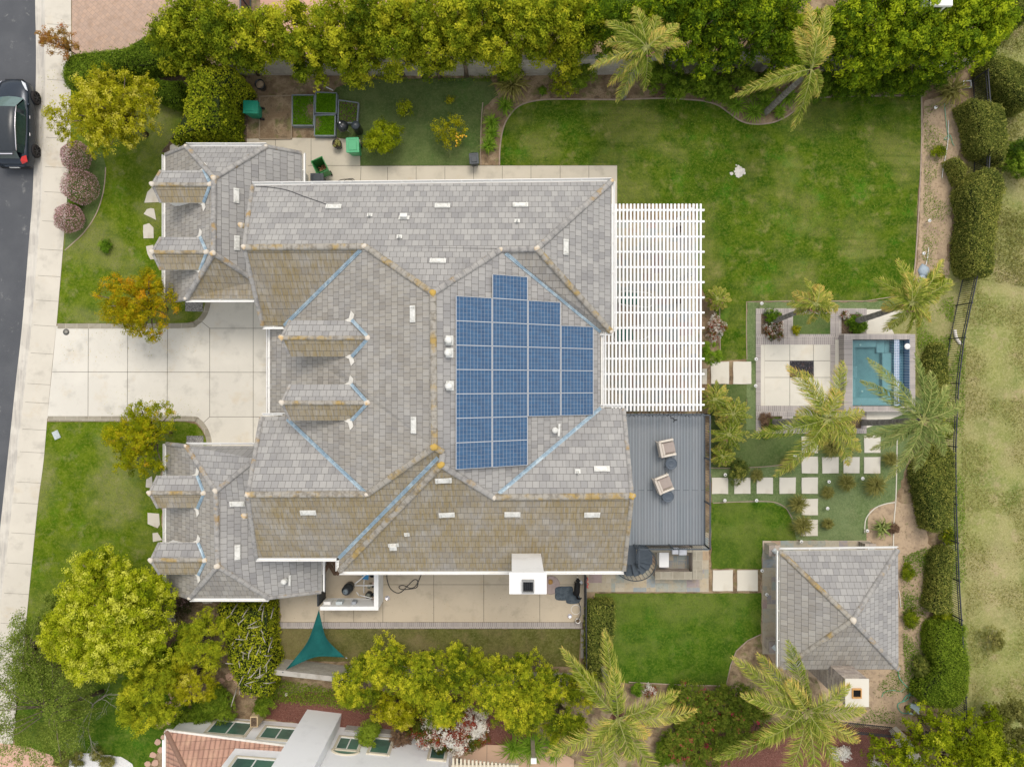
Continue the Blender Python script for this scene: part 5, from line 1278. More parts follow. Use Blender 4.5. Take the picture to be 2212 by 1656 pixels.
for s in (-1, 1):
    mb = MB()
    for k in range(1, 6):
        y,a,z0,b,z1 = gh[k]; y2,a2,z02,b2,z12 = gh[k+1] if k < 5 else (1.05,.80,1.0,.76,1.03)
        f = lambda yy,aa,zz,bb,zb,t: cp(s*((aa+.012)*(1-t)+(bb+.012)*t),yy,(zz*(1-t)+zb*t)+.003)
        P = [f(y,a,z0,b,z1,.08), f(y2,a2,z02,b2,z12,.08), f(y2,a2,z02,b2,z12,.9), f(y,a,z0,b,z1,.9)]
        mb.poly(P if s > 0 else P[::-1])
    mb.build('side_window', MAT['carglass'], car)
    mb = MB(); mb.tube([cp(s*.70,-1.72,1.50),cp(s*.76,-1.45,1.62),cp(s*.77,-.5,1.70),cp(s*.765,.2,1.66),cp(s*.72,.58,1.53)], .026, 8); mb.build('roof_rail', MAT['chrome'], car)
    mb = MB(); P = [cp(s*.50,2.14,.83),cp(s*.74,1.98,.86),cp(s*.90,1.55,.91),cp(s*.80,1.62,.95),cp(s*.62,1.93,.92)]
    mb.poly([p+Vector((0,.02,.012)) for p in (P if s < 0 else P[::-1])][::-1]); mb.build('headlight', MAT['headlamp'], car)
    mb = MB(); mb.poly([cp(s*.60,-2.24,.90),cp(s*.90,-2.12,.93),cp(s*.91,-1.82,1.06),cp(s*.72,-1.92,1.12),cp(s*.62,-2.1,1.08)] if s > 0 else [cp(s*.60,-2.24,.90),cp(s*.90,-2.12,.93),cp(s*.91,-1.82,1.06),cp(s*.72,-1.92,1.12),cp(s*.62,-2.1,1.08)][::-1]); mb.build('taillight', MAT['taillamp'], car)
    mb = MB(); mb.beam(cp(s*.92,.85,1.0), cp(s*1.08,.82,1.04), .12, .10); mb.build('mirror', MAT['carpaint'], car, bevel=.02)
    mb = MB()
    for yy in (.15, -.75): mb.beam(cp(s*.965,yy,.86), cp(s*.965,yy+.16,.86), .03, .025)
    mb.build('door_handle', MAT['chrome'], car)
    for yy, st_ in ((1.45,.12),(-1.38,0)):
        mb = MB(); c = cp(s*.90,yy,.34); n = 22
        for r0_, r1_, x0_, x1_ in ((.35,.35,-.11,.11),):
            prof = [(.22,-.11),(.33,-.11),(.35,-.07),(.35,.07),(.33,.11),(.22,.11)]
            rr = [[mb.vert(c+Vector((x,math.cos(2*math.pi*j/n)*r,math.sin(2*math.pi*j/n)*r))) for j in range(n)] for r,x in prof]
            for a, b in zip(rr, rr[1:]+rr[:1]):
                for j in range(n): mb.face((a[j],b[j],b[(j+1)%n],a[(j+1)%n]), 0, smooth=True)
        w = mb.build('wheel', MAT['tyre'], car)
        mb = MB()
        for k in range(7):
            u = 2*math.pi*k/7; mb.beam(c+Vector((s*.08,0,0)), c+Vector((s*.10,math.cos(u)*.24,math.sin(u)*.24)), .045, .03, up=Vector((1,0,0)))
        mb.beam(c-Vector((s*.02,0,0)), c+Vector((s*.11,0,0)), .09, .09); mb.build('rim', MAT['rim'], w)
mb = MB(); mb.beam(cp(-.56,-1.86,1.50), cp(.56,-1.86,1.50), .17, .05); mb.build('spoiler', MAT['carroof'], car, bevel=.01)
mb = MB(); mb.beam(cp(-.52,-1.90,1.535), cp(.52,-1.90,1.535), .05, .015); mb.beam(cp(-.5,-1.9,1.535), cp(-.53,-2.0,1.44), .05, .015); mb.build('spoiler_trim', MAT['chrome'], car)
mb = MB(); mb.beam(cp(-.78,-2.28,.50), cp(.78,-2.28,.50), .10, .24); mb.build('rear_bumper', MAT['cartrim'], car, bevel=.03)
mb = MB(); mb.box(cp(-.26,-2.345,.55), cp(.26,-2.33,.67)); mb.build('number_plate', MAT['white'], car)
mb = MB(); mb.beam(cp(-.45,2.27,.62), cp(.45,2.27,.62), .06, .16); mb.build('grille', MAT['cartrim'], car)
# ---------------------------------------------------------------- wheelie bins
MAT['teal'] = plain('teal_green_plastic', (.010,.27,.17), .4, .45, 0, .12)
MAT['green'] = plain('green_plastic', (.06,.36,.16), .42, .45, 0, .12)
MAT['dkgreen'] = plain('dark_green_plastic', (.04,.22,.06), .45, .4, 0, .15)
MAT['dkgrey'] = plain('dark_grey_plastic', (.035,.045,.055), .45, .4)
def bin_(px, py, rz, label, body, lid, w=.62, d=.70, h=1.02, open_=False, scale=1.0):
    c = S(px, py, h*scale)
    t = thing('wheelie_bin', label, 'bin', (0,0,0), 0, 'wheelie bins')
    mb = MB(); w *= scale; d *= scale; h *= scale
    lo = [(-w*.40,-d*.36),(w*.40,-d*.36),(w*.40,d*.36),(-w*.40,d*.36)]; hi = [(-w/2,-d/2),(w/2,-d/2),(w/2,d/2),(-w/2,d/2)]
    a = [mb.vert((x,y,.04)) for x,y in lo]; b = [mb.vert((x,y,h)) for x,y in hi]
    for i in range(4): mb.face((a[i],a[(i+1)%4],b[(i+1)%4],b[i]))
    mb.face(a[::-1])
    ib = [mb.vert((x*.92,y*.92,h)) for x,y in hi]; ia = [mb.vert((x*.9,y*.9,.12)) for x,y in lo]
    for i in range(4): mb.face((b[i],b[(i+1)%4],ib[(i+1)%4],ib[i])); mb.face((ib[i],ib[(i+1)%4],ia[(i+1)%4],ia[i]))
    mb.face(ia)
    for s in (-1,1): mb.box((s*w*.5-.02,-d/2-.02,h-.06),(s*w*.5+.02,d/2,h-.005))
    mb.box((-w/2,-d/2-.03,h-.06),(w/2,-d/2,h-.004)); mb.build('bin_body', MAT[body], t, bevel=.012)
    if not open_:
        mb = MB(); mb.box((-w/2-.03,-d/2-.04,h+.002),(w/2+.03,d/2+.03,h+.035)); mb.box((-w*.34,-d*.40,h+.035),(w*.34,d*.22,h+.07)); mb.build('lid', MAT[lid], t, bevel=.02)
        mb = MB(); mb.box((-w*.36,d*.40,h+.036),(w*.36,d*.46,h+.05)); mb.build('lid_rib', MAT[lid], t)
    else:
        mb = MB(); mb.box((-w/2-.02,d/2+.05,h*.30),(w/2+.02,d/2+.09,h+.02)); mb.build('lid', MAT[lid], t, bevel=.01)
        mb = MB(); rg = random.Random(4)
        for i in range(40): blob(mb, (rg.uniform(-w*.3,w*.3), rg.uniform(-d*.3,d*.2), .2+rg.uniform(0,.1)), rg.uniform(.03,.07), i, 6)
        tag(mb.build('garden_waste', plain('dry_waste', (.28,.15,.07), .9), t), kind='stuff')
    mb = MB(); mb.tube([(-w*.42,d/2+.06,h-.05),(w*.42,d/2+.06,h-.05)], .018, 8)
    for s in (-1,1): mb.box((s*w*.42-.015,d/2-.01,h-.09),(s*w*.42+.015,d/2+.07,h-.03))
    mb.build('handle', MAT[body], t)
    for s in (-1,1):
        mb = MB(); mb.tube([(s*w*.40,d*.42,.12),(s*w*.52,d*.42,.12)], .12, 16); mb.build('wheel', MAT['tyre'], t)
    t.location = (c.x, c.y, .03); t.rotation_euler = (0,0,rz); return t
bin_(542,232,rad(-92),'teal green wheelie bin beside the tall hedge','teal','teal')
bin_(762,314,rad(2),'bright green lidded wheelie bin next to the cactus pot','green','green')
bin_(690,357,rad(205),'open dark green wheelie bin with dead leaves inside','dkgreen','dkgreen',open_=True)
bin_(685,391,rad(180),'dark grey wheelie bin half under the north eave','dkgrey','dkgrey')
bin_(1024,343,rad(4),'low black composter box at the corner of the side lawn','dkgrey','dkgrey',scale=.72)
# ---------------------------------------------------------------- pots, barrels, garden beds
def pot(px, py, r, h, label, mat='blackplast', soil='dark_mulch', cat='pot', name='plant_pot', group=None):
    t = thing(name, label, cat, S(px,py,0), 0, group); c = S(px,py,.03)
    mb = MB(); mb.lathe(c, [(r*.72,0),(r*.95,h*.7),(r,h),(r*.9,h),(r*.85,h*.7),(r*.6,h*.4)], 22); mb.build('pot_body', MAT[mat], t)
    mb = MB(); mb.lathe(c, [(r*.86,h*.78),(r*.4,h*.84),(.01,h*.85)], 16, cap=False); mb.build('soil', MAT[soil], t); return t
t = pot(732,316,.25,.45,'black pot holding a lumpy green cactus',)
mb = MB(); rg = random.Random(2); c = S(732,316,.03)
for i in range(16): blob(mb, (c.x+rg.uniform(-.15,.15), c.y+rg.uniform(-.15,.15), .42+rg.uniform(0,.14)), rg.uniform(.05,.085), i, 9, fl=1.1)
mb.build('cactus', NM('cactus_skin', (.17,.17,.045), [((.30,.27,.11),12,.45,.6,.8)], .8,.2), t)
pot(568,190,.26,.52,'large empty black tub beside the block wall','blackplast','sand','tub','garden_tub')
pot(992,1643,.22,.6,'dark glazed pot on the tan path at the bottom edge')
t = pot(1247,1336,.13,.38,'white bucket with a dark inside in the corner of the dog run','white','dkg' if 'dkg' in MAT else 'dark_mulch','bucket','bucket')
t = thing('smoker_grill', 'round black lidded kettle grill on thin metal legs', 'grill', S(747,283,0)); c = S(747,283,.03)
mb = MB(); mb.lathe(c, [(.06,.42),(.22,.5),(.29,.66),(.30,.70)], 26); mb.build('bowl', MAT['blackplast'], t)
mb = MB(); mb.lathe(c, [(.30,.702),(.27,.82),(.16,.92),(.03,.95)], 26); l_ = mb.build('lid', MAT['blackplast'], t)
mb = MB(); mb.lathe(c+Vector((-.10,.10,0)), [(.055,.90),(.05,.955),(.01,.96)], 14); mb.build('vent', MAT['chrome'], l_)
mb = MB(); mb.tube([c+Vector((-.05,-.06,.96)), c+Vector((.03,-.13,.95))], .012, 6); mb.build('lid_handle', MAT['chrome'], l_)
for k in range(3):
    mb = MB(); u = 2*math.pi*k/3-.5; mb.tube([c+Vector((.15*math.cos(u),.15*math.sin(u),.5)), c+Vector((.32*math.cos(u),.32*math.sin(u),0))], .012, 6); mb.build('leg', MAT['chrome'], t)
t = thing('barrel_smoker', 'upright black barrel smoker beside the kettle grill', 'smoker', S(775,283,0)); c = S(776,284,.03)
mb = MB(); mb.lathe(c, [(.20,0),(.22,.1),(.22,.8),(.24,.82),(.24,.86),(.22,.88)], 24); mb.build('barrel', MAT['blackplast'], t)
mb = MB(); mb.lathe(c, [(.235,.882),(.20,.96),(.03,1.0)], 24); mb.build('lid', MAT['dkgrey'], t)
mb = MB(); mb.tube([c+Vector((-.05,0,1.01)), c+Vector((.05,.02,1.01))], .012, 6); mb.build('lid_handle', MAT['chrome'], t)
MAT['bedframe'] = plain('grey_bed_board', (.21,.24,.26), .75, .3)
MAT['wood'] = plain('weathered_wood', (.33,.26,.18), .85, .2)
def bed(q, h, label, crop, soil='dirt', mat='bedframe', seed=1):
    t = thing('raised_bed', label, 'garden bed', S(sum(p[0] for p in q)/4, sum(p[1] for p in q)/4, 0), 0, 'timber framed garden beds')
    P = [S(x,y,h) for x,y in q]
    for a, b in zip(P, P[1:]+P[:1]):
        mb = MB(); A_ = Vector((a.x,a.y,h/2)); B_ = Vector((b.x,b.y,h/2)); mb.beam(A_, B_, .055, h); mb.build('board', MAT[mat], t)
    mb = MB(); mb.prism([(p.x,p.y) for p in P], .0, h*.72); mb.build('soil', MAT[soil], t)
    if crop > 0: CROPS.append((t, P, h*.72, crop, seed))
    return t
CROPS = []
bed([(631,205),(679,205),(677,271),(631,271)], .34, 'large grey framed bed of weedy green next to the bare dirt plot', .75, seed=1)
bed([(682,199),(727,201),(726,245),(681,244)], .34, 'small grey framed bed packed with bright green, the northern one', 1.3, seed=2)
bed([(680,249),(724,248),(723,293),(679,293)], .34, 'small grey framed bed just below the bright green one', .9, seed=3)
bed([(731,216),(774,222),(771,265),(730,265)], .28, 'grey framed bed of bare mulch nearest the side lawn', .12, 'dark_mulch', seed=4)
bed([(561,208),(630,206),(629,299),(560,300)], .12, 'flat bare dirt plot edged with thin boards', 0, 'dirt', 'wood')
mb = MB(); mb.beam(S(704,188,.05), S(720,196,.05), .05, .04); tag(mb.build('white_board', MAT['white'], origin=S(712,192,0)), 'short white board lying on the dirt above the garden beds', 'board')
for k, (a, b, l) in enumerate((((529,176),(547,196),'longest yellow tool handle lying by the tall hedge'),((534,186),(549,201),'shortest yellow tool handle lying by the tall hedge'))):
    mb = MB(); mb.tube([S(*a,.25), S(*b,.06)], .035, 8); tag(mb.build('tool_handle', plain('yellow_handle', (.50,.33,.04), .6), origin=S(*b,0)), l, 'tool')
# hoses
def hose(name, pts, label, mat, r=.018, cat='hose', z=.06):
    mb = MB(); P = smooth_line([S(x,y,z+.012*(i%3)) for i,(x,y) in enumerate(pts)], 8); mb.tube(P, r, 6); return tag(mb.build(name, mat, origin=P[0]), label, cat)
GH = plain('green_hose', (.12,.42,.28), .5, .4, 0, .1)
hose('garden_hose', [(836,1236),(836,1250),(843,1270),(857,1280),(868,1277),(880,1265),(894,1252),(902,1254),(900,1268),(882,1272),(866,1272),(862,1266),(872,1264),(888,1270),(900,1262),(910,1240)], 'long black hose coiled on the south concrete patio', MAT['blackplast'], .02)
hose('garden_hose', [(728,392),(738,388),(750,387),(762,390),(755,396),(742,394),(748,388),(762,386),(768,395)], 'tangled dark cable on the side path by the north eave', MAT['blackplast'], .012)
hose('garden_hose', [(1940,1446),(1944,1465),(1962,1485),(1985,1505),(1962,1500),(1950,1515),(1962,1508),(1968,1490),(1978,1498),(1990,1510),(1978,1530),(1958,1540),(1944,1535),(1940,1520),(1958,1512)], 'green hose trailing from the corner of the pavilion', GH, .022)
hose('garden_hose', [(1905,1505),(1910,1494),(1930,1490),(1945,1493),(1955,1485)], 'pale loop of hose on the bare dirt south of the pavilion', GH, .012)
hose('garden_hose', [(2040,223),(2042,245),(2046,280),(2050,300),(2040,300),(2052,292),(2058,310),(2062,315)], 'green hose lying on the dirt strip near the flax', GH, .015)
hose('irrigation_pipe', [(2049,260),(2048,300),(2044,330),(2038,360),(2035,385)], 'thin white irrigation pipe beside the clipped hedges', MAT['pvc'], .018, 'pipe')
hose('irrigation_pipe', [(2006,534),(2003,560),(1998,578)], 'short white irrigation pipe ending at a blue grey bag', MAT['pvc'], .02, 'pipe')
hose('irrigation_pipe', [(1941,1274),(1944,1290),(1946,1312)], 'thin white pipe beside the east edge of the pavilion', MAT['pvc'], .014, 'pipe')
# ---------------------------------------------------------------- shade sail
SLm = NM('teal_shade_cloth', (.006,.085,.078), [((.010,.115,.105),1.2,.42,.62,.8),((.005,.06,.06),40,.45,.6,.4,(1,6,1))], .8, .2)
A_ = S(689,1316,1.55); B_ = S(617,1446,1.5); C_ = S(745,1419,2.2)
n = 12; mb = MB(); ctr = (A_+B_+C_)/3
def sag(p, i, j, k):
    # pull the edges in, and let the cloth belly a little
    e = (i*j+j*k+k*i)
    q = p.lerp(ctr, .0)
    pull = 0
    for u, v, o in ((i,j,k),(j,k,i),(k,i,j)): pull = max(pull, 4*u*v*max(0, 1-3.2*o))
    q = p + (ctr-p)*pull*.36
    q.z -= .25*27*i*j*k
    return q
idx = {}
for i in range(n+1):
    for j in range(n+1-i):
        k = n-i-j; p = (A_*i+B_*j+C_*k)/n; idx[(i,j)] = mb.vert(sag(p, i/n, j/n, k/n))
for i in range(n):
    for j in range(n-i):
        mb.face((idx[(i,j)], idx[(i,j+1)], idx[(i+1,j)]), smooth=True)
        if j < n-i-1: mb.face((idx[(i,j+1)], idx[(i+1,j+1)], idx[(i+1,j)]), smooth=True)
t = thing('shade_sail', 'teal triangular shade sail stretched from the white wall corner', 'shade sail', S(684,1390,0))
sl = mb.build('cloth', SLm, t); so = sl.modifiers.new('thick', 'SOLIDIFY'); so.thickness = .012
for p in (A_, B_, C_): m2 = MB(); m2.tube([p-(ctr-p).normalized()*.02, p-(ctr-p).normalized()*.14], .012, 6); m2.build('ring', MAT['chrome'], t)
for p, l in ((B_, 'thin metal post holding the lower left corner of the teal sail'),):
    q = p-(ctr-p).normalized()*.16; m2 = MB(); m2.lathe((q.x,q.y,0), [(.045,0),(.04,.3),(.035,p.z+.06),(.01,p.z+.07)], 10); tag(m2.build('sail_post', MAT['rail'], origin=(q.x,q.y,0)), l, 'post')
# ---------------------------------------------------------------- deck furniture
MAT['chairfab'] = plain('beige_wicker', (.52,.47,.41), .8, .2, 0, .12, 20)
MAT['cushion'] = plain('taupe_cushion', (.34,.29,.26), .9, .1, 0, .1, 9)
def armchair():
    t = thing('armchair', 'beige', 'armchair', (0,0,0), 0, 'beige armchairs on the deck')
    mb = MB(); mb.box((-.36,-.34,.20),(.36,.36,.34)); mb.build('seat_frame', MAT['chairfab'], t, bevel=.02)
    mb = MB(); mb.box((-.27,-.30,.34),(.27,.36,.47)); mb.build('seat_cushion', MAT['cushion'], t, bevel=.05)
    mb = MB(); mb.box((-.37,-.46,.25),(.37,-.34,.86)); b = mb.build('backrest', MAT['chairfab'], t, bevel=.03)
    mb = MB(); mb.box((-.29,-.335,.42),(.29,-.22,.80)); mb.build('back_cushion', MAT['chairfab'], t, bevel=.05)
    for s in (-1,1):
        mb = MB(); mb.box((s*.36-.05,-.38,.52),(s*.36+.05,.34,.58)); mb.build('armrest', plain('cream_wicker' , (.62,.57,.49), .8) if 'cream_wicker' not in bpy.data.materials else bpy.data.materials['cream_wicker'], t, bevel=.02)
        mb = MB(); mb.box((s*.36-.03,-.34,.26),(s*.36+.03,.32,.518)); mb.build('side_panel', MAT['chairfab'], t)
        for yy in (-.42,.36):
            mb = MB(); mb.tube([(s*.34,yy*.9,.22),(s*.39,yy*1.08,.0)], [.025,.018], 8); mb.build('leg', MAT['chairfab'], t)
    return t
ar = armchair(); ar.location = S(1442,967,DZ+.45); ar.location.z = DZ; ar.rotation_euler = (0,0,rad(-78)); ar["label"] = 'northern beige wicker armchair with taupe seat on the grey deck'
ar2 = copy_tree(ar); ar2.location = S(1435,1044,DZ+.45); ar2.location.z = DZ; ar2.rotation_euler = (0,0,rad(-68)); ar2["label"] = 'southern beige wicker armchair with taupe seat on the grey deck'
MAT['tabletop'] = plain('perforated_dark_metal', (.075,.095,.12), .5, .4, .3, .3, 25)
def rtable(px, py, label):
    t = thing('side_table', label, 'table', (0,0,0), 0, 'round side tables on the deck')
    mb = MB(); mb.lathe((0,0,.44), [(.27,0),(.285,.01),(.285,.025),(.27,.03),(.262,.024),(.17,.026),(.16,.03),(.15,.026),(.02,.026)], 30); mb.build('tabletop', MAT['tabletop'], t)
    for k in range(4):
        mb = MB(); u = rad(45+90*k); mb.tube([(.2*math.cos(u),.2*math.sin(u),.44),(.30*math.cos(u),.30*math.sin(u),0)], .012, 6); mb.build('leg', MAT['black_iron'], t)
    t.location = S(px,py,DZ+.45); t.location.z = DZ; return t
rtable(1450,1001,'round dark metal side table between the two armchairs'); rtable(1443,1072,'round dark metal side table south of both armchairs')
hose('dropped_strap', [(1448,902),(1454,903),(1458,907),(1463,906),(1458,907),(1455,911)], 'black forked strap lying on the deck boards', MAT['blackplast'], .02, 'strap', DZ+.01)
# ---------------------------------------------------------------- under the pergola
MAT['gcush'] = plain('green_cushion', (.03,.13,.09), .9, .1)
def lounger(px, py, rz, label):
    t = thing('patio_lounger', label, 'lounger', (0,0,0), 0, 'cream framed loungers under the pergola')
    mb = MB(); pts = [(.0,.38,.42),(-.7,.36,.40),(-.95,.2,.40),(-.95,-.2,.40),(-.7,-.36,.40),(.0,-.38,.42),(.7,-.35,.40),(.9,0,.40),(.7,.35,.40)]
    mb.tube(smooth_pts([Vector(p) for p in pts], 5)+[Vector(pts[0])], .025, 8); mb.build('frame', MAT['white'], t)
    mb = MB(); mb.box((-.8,-.30,.36),(.05,.30,.44)); mb.build('cushion', MAT['gcush'], t, bevel=.03)
    for x in (-.7,.7):
        for y in (-.3,.3): mb = MB(); mb.tube([(x,y,.4),(x*1.03,y*1.1,0)], .018, 6); mb.build('leg', MAT['white'], t)
    t.location = S(px,py,0)+Vector((0,0,.035)); t.rotation_euler = (0,0,rz); return t
lounger(1372,648,rad(-5),'northern green cushioned lounger under the pergola slats'); lounger(1362,722,rad(8),'southern green cushioned lounger under the pergola slats')
t = thing('patio_table', 'low square glass table between the loungers under the pergola', 'table', S(1400,690,0))
mb = MB(); c = S(1400,690,0); mb.box((c.x-.4,c.y-.4,.42),(c.x+.4,c.y+.4,.45)); mb.build('tabletop', plain('pale_top', (.45,.42,.38), .3), t)
for x in (-.35,.35):
    for y in (-.35,.35): mb = MB(); mb.tube([(c.x+x,c.y+y,.035),(c.x+x,c.y+y,.42)], .02, 6); mb.build('leg', MAT['white'], t)
for x, y, l in ((1464,498,'terracotta pot of pink flowers under the north end of the pergola'),(1463,650,'dark pot with a leafy plant under the middle of the pergola')): pot(x,y,.2,.4,l,'terra' if y<600 else 'blackplast')
# ---------------------------------------------------------------- barbecue island
bq = thing('barbecue_island', 'L shaped flagstone topped barbecue island with built in grill below the deck', 'barbecue island', S(1470,1220,0))
z = .92
a = S(1416,1226,z); b = S(1531,1190,z)
def bx_px(mb, x0, y0, x1, y1, z0, z1): p = S(x0,y0,z1); q = S(x1,y1,z1); mb.box((p.x,q.y,z0),(q.x,p.y,z1))
mb = MB(); bx_px(mb,1417,1236,1494,1249.5,0,z-.05); bx_px(mb,1496.5,1180,1515,1249.5,0,z-.051); bx_px(mb,1400,1184,1496,1192,0,z-.052); mb.build('base', MAT['stone'], bq)
mb = MB(); bx_px(mb,1415,1234,1495.5,1252,z-.05,z); bx_px(mb,1496,1178,1518,1252,z-.05,z-.002); bx_px(mb,1398,1182,1495.5,1193,z-.05,z-.004); mb.build('counter', MAT['flag'], bq, bevel=.012)
mb = MB(); bx_px(mb,1452,1182,1466,1197,z,z+.24); mb.build('grill_hood', plain('brushed_steel', (.62,.63,.65), .3, .5, .5), bq, bevel=.03)
mb = MB(); bx_px(mb,1467,1184,1484,1199,z,z+.2); mb.build('grill_hood', bpy.data.materials['brushed_steel'], bq, bevel=.03)
t = thing('cooler_box', 'white chest freezer standing in the barbecue corner', 'cooler', S(1434,1208,0))
mb = MB(); bx_px(mb,1424.5,1191,1444.5,1224.5,.03,.74); mb.build('cooler_body', MAT['white'], t, bevel=.02)
mb = MB(); bx_px(mb,1424,1190.5,1445,1225,.745,.80); mb.build('lid', MAT['white'], t, bevel=.015)
# ---------------------------------------------------------------- stepping stones
def stone(q, label, group, z=.07, mat='slab'):
    P = ragged(W(q, z), .012, .3); mb = MB(); mb.prism([(p.x,p.y) for p in P], 0, z)
    return tag(mb.build('stepping_stone', MAT[mat], origin=S(sum(p[0] for p in q)/len(q), sum(p[1] for p in q)/len(q), 0)), label, 'stepping stone', group)
def sq(x0, y0, x1, y1): return [(x0,y0),(x1,y0),(x1,y1),(x0,y1)]
G_ = 'square pale stepping stones in the turf'
for k, x in enumerate((1538,1586,1635,1684,1732)): stone(sq(x,1031,x+35,1066), ['first','second','third','fourth','fifth'][k]+' square stone from the deck in the east west row', G_)
for k, y in enumerate((1077,1122)): stone(sq(1732,y,1767,y+35), ('upper' if k == 0 else 'lower')+' of the two square stones leading to the pavilion', G_)
for k, y in enumerate((942,986)): stone(sq(1732,y,1767,y+36), ('northernmost stone of the column under the palm fronds','stone just north of the crossing of the two rows')[k], G_)
for k, x in enumerate((1776.5,1822,1867)): stone(sq(x,987,x+35,1022), ('left','middle','right')[k]+' stone of the short row south of the pool', G_)
stone(sq(1867,940,1902,978), 'single square stone under the palm fronds south of the pool', G_)
for q, l in (((1536,781,1575,829),'large square slab nearest the pergola on the way to the fire pit'),((1584,781,1623,829),'large square slab nearest the fire pit terrace'),((1540,1231,1583,1276),'large square slab beside the flagstone patio'),((1593,1231,1637,1276),'large square slab beside the pavilion floor'),((1517,796,1527,829),'narrow slab half under the pergola edge')):
    stone(sq(*q), l, 'large pale slabs in the lawn')
irr = [([(343,186),(352,175),(362,170),(370,178),(371,190),(360,192),(358,205),(345,205)],'irregular'),]
fl = [([(367,315),(385,303),(398,312),(380,322),(367,326)],'northernmost irregular flagstone by the roof corner'),([(318,415),(333,400),(345,395),(345,437),(312,438)],'irregular flagstone beside the northernmost dormer'),
 ([(317,452),(325,449),(333,451),(337,475),(312,463),(310,462)],'pointed flagstone in the lawn north of the drive'),([(309,486),(322,482),(331,492),(332,514),(310,515)],'five sided flagstone in the lawn north of the drive'),
 ([(315,532),(330,529),(338,560),(325,560),(318,548)],'flagstone beside the dormer near the drive'),([(319,1107),(343,1109),(345,1132),(340,1140),(319,1131)],'squarish grey flagstone in the lawn south of the drive'),
 ([(329,1151),(340,1150),(350,1166),(330,1170)],'broken grey flagstone beside the lowest dormer'),([(316,1035),(328,1028),(330,1055),(315,1052)],'small grey flagstone beside the dormer south of the drive'),([(360,1300),(372,1310),(380,1340),(362,1345)],'flagstone in the bed below the south front wing'),([(432,1294),(460,1296),(458,1303),(440,1304)],'flagstone under the south eave of the front wing')]
for q, l in fl: stone(q, l, 'irregular grey flagstones by the front wings', .06, 'walkconc')
pk = [(495,1462,12),(512,1470,11),(478,1470,9),(372,1500,14),(383,1520,10),(366,1522,12),(352,1538,13),(378,1545,9),(366,1556,12),(345,1566,14),(360,1580,9),(340,1602,9),(347,1620,10),(330,1630,10),(335,1648,11),(318,1650,9),(400,1488,9),(415,1476,10),(540,1478,10),(398,1510,8),(352,1592,8)]
PKM = plain('pink_flagstone', (.50,.33,.25), .85, .2, 0, .2, 3)
rg = random.Random(12)
cmp_ = ['topmost','upper','middle','lower','bottom']
pk.sort(key=lambda p: p[1])
ordp = 'topmost second third fourth fifth sixth seventh eighth ninth tenth eleventh twelfth thirteenth fourteenth fifteenth sixteenth seventeenth eighteenth nineteenth twentieth lowest'.split()
for i, (x, y, r) in enumerate(pk):
    q = [(x+r*.75*math.cos(2*math.pi*k/7)*rg.uniform(.75,1.2), y+r*.75*math.sin(2*math.pi*k/7)*rg.uniform(.75,1.2)) for k in range(7)]
    P = W(q, .07); mb = MB(); mb.prism([(p.x,p.y) for p in P], 0, .06)
    tag(mb.build('pink_flagstone', PKM, origin=S(x,y,0)), ordp[i]+' pink sandstone flag of the winding path, counting down the picture', 'flagstone', 'pink flagstones of the neighbouring path')
for x, y in ((2018,1640),): pass
# ---------------------------------------------------------------- small things
def lamp(px, py, label):
    t = thing('path_light', label, 'garden light', S(px,py,0), 0, 'small round garden lights'); c = S(px,py,0)
    mb = MB(); mb.tube([c, c+Vector((0,0,.36))], .012, 6); mb.build('stake', MAT['black_iron'], t)
    mb = MB(); mb.lathe(c, [(.09,.36),(.085,.40),(.05,.42),(.03,.425)], 16); mb.build('lamp_cap', MAT['white'], t)
    mb = MB(); mb.lathe(c, [(.03,.426),(.025,.45),(.005,.455)], 10); mb.build('lamp_button', MAT['black_iron'], t)
for x, y, l in ((1640,657,'garden light near the corner of the brick border north of the terrace'),(1628,776,'garden light beside the slabs leading to the fire pit'),(1627,833,'garden light left of the terrace below the slabs'),(1562,1023,'garden light north of the first stepping stone'),(1561,1078,'garden light south of the first stepping stone'),(1629,1078,'garden light south of the gap between second and third stones'),(1711,982,'garden light under the palm frond left of the stone column'),(1735,964,'garden light on the northernmost stone of the column'),(1784,1038,'garden light right of the fifth stepping stone'),(1856,1031,'garden light below the short row of stones'),(1781,1095,'garden light right of the stones leading to the pavilion'),(1725,1166,'garden light at the north edge of the pavilion floor'),(1641,1228,'garden light at the corner of the large slab by the pavilion'),(1651,1279,'garden light at the south east corner of the lower lawn'),(1866,1143,'garden light at the edge of the round sand bed'),(2111,503,'garden light on the bare dirt strip right of the lawn'),(2137,238,'x')):
    if l == 'x': continue
    if x == 2111: x, y = 1999, 480
    lamp(x, y, l)
lamp(2012,238,'garden light in the dirt below the large flax'); lamp(1987,550,'small light with blue top in the lower dirt strip')
def lump(name, px, py, r, label, cat, mat, fl=.5, z=.03):
    mb = MB(); blob(mb, S(px,py,z+r*.1), r, px+py, 10, fl=fl); return tag(mb.build(name, mat, origin=S(px,py,0)), label, cat)
WR = plain('pale_stone', (.70,.66,.60), .9)
mb = MB(); rg = random.Random(5); 
for i in range(120): c = S(1596+rg.gauss(0,4.2), 370+rg.gauss(0,4.2), .035); blob(mb, c, rg.uniform(.03,.11), i, 7, fl=.25)
tag(mb.build('sprinkler_sand_patch', WR, origin=S(1596,370,0)), 'white patch of sand in the middle of the back lawn', 'sand', None, 'stuff')
lump('pebble', 618, 1500, .1, 'small pale stone on the paving below the sail', 'stone', WR)
t = thing('manhole_cover', 'round grey cover at the top left corner of the drive', 'manhole cover', S(143,717,0)); c = S(143,717,.03)
mb = MB(); mb.lathe(c, [(.17,0),(.17,.008),(.14,.009)], 24); mb.build('ring', plain('dark_ring', (.08,.08,.075), .6), t)
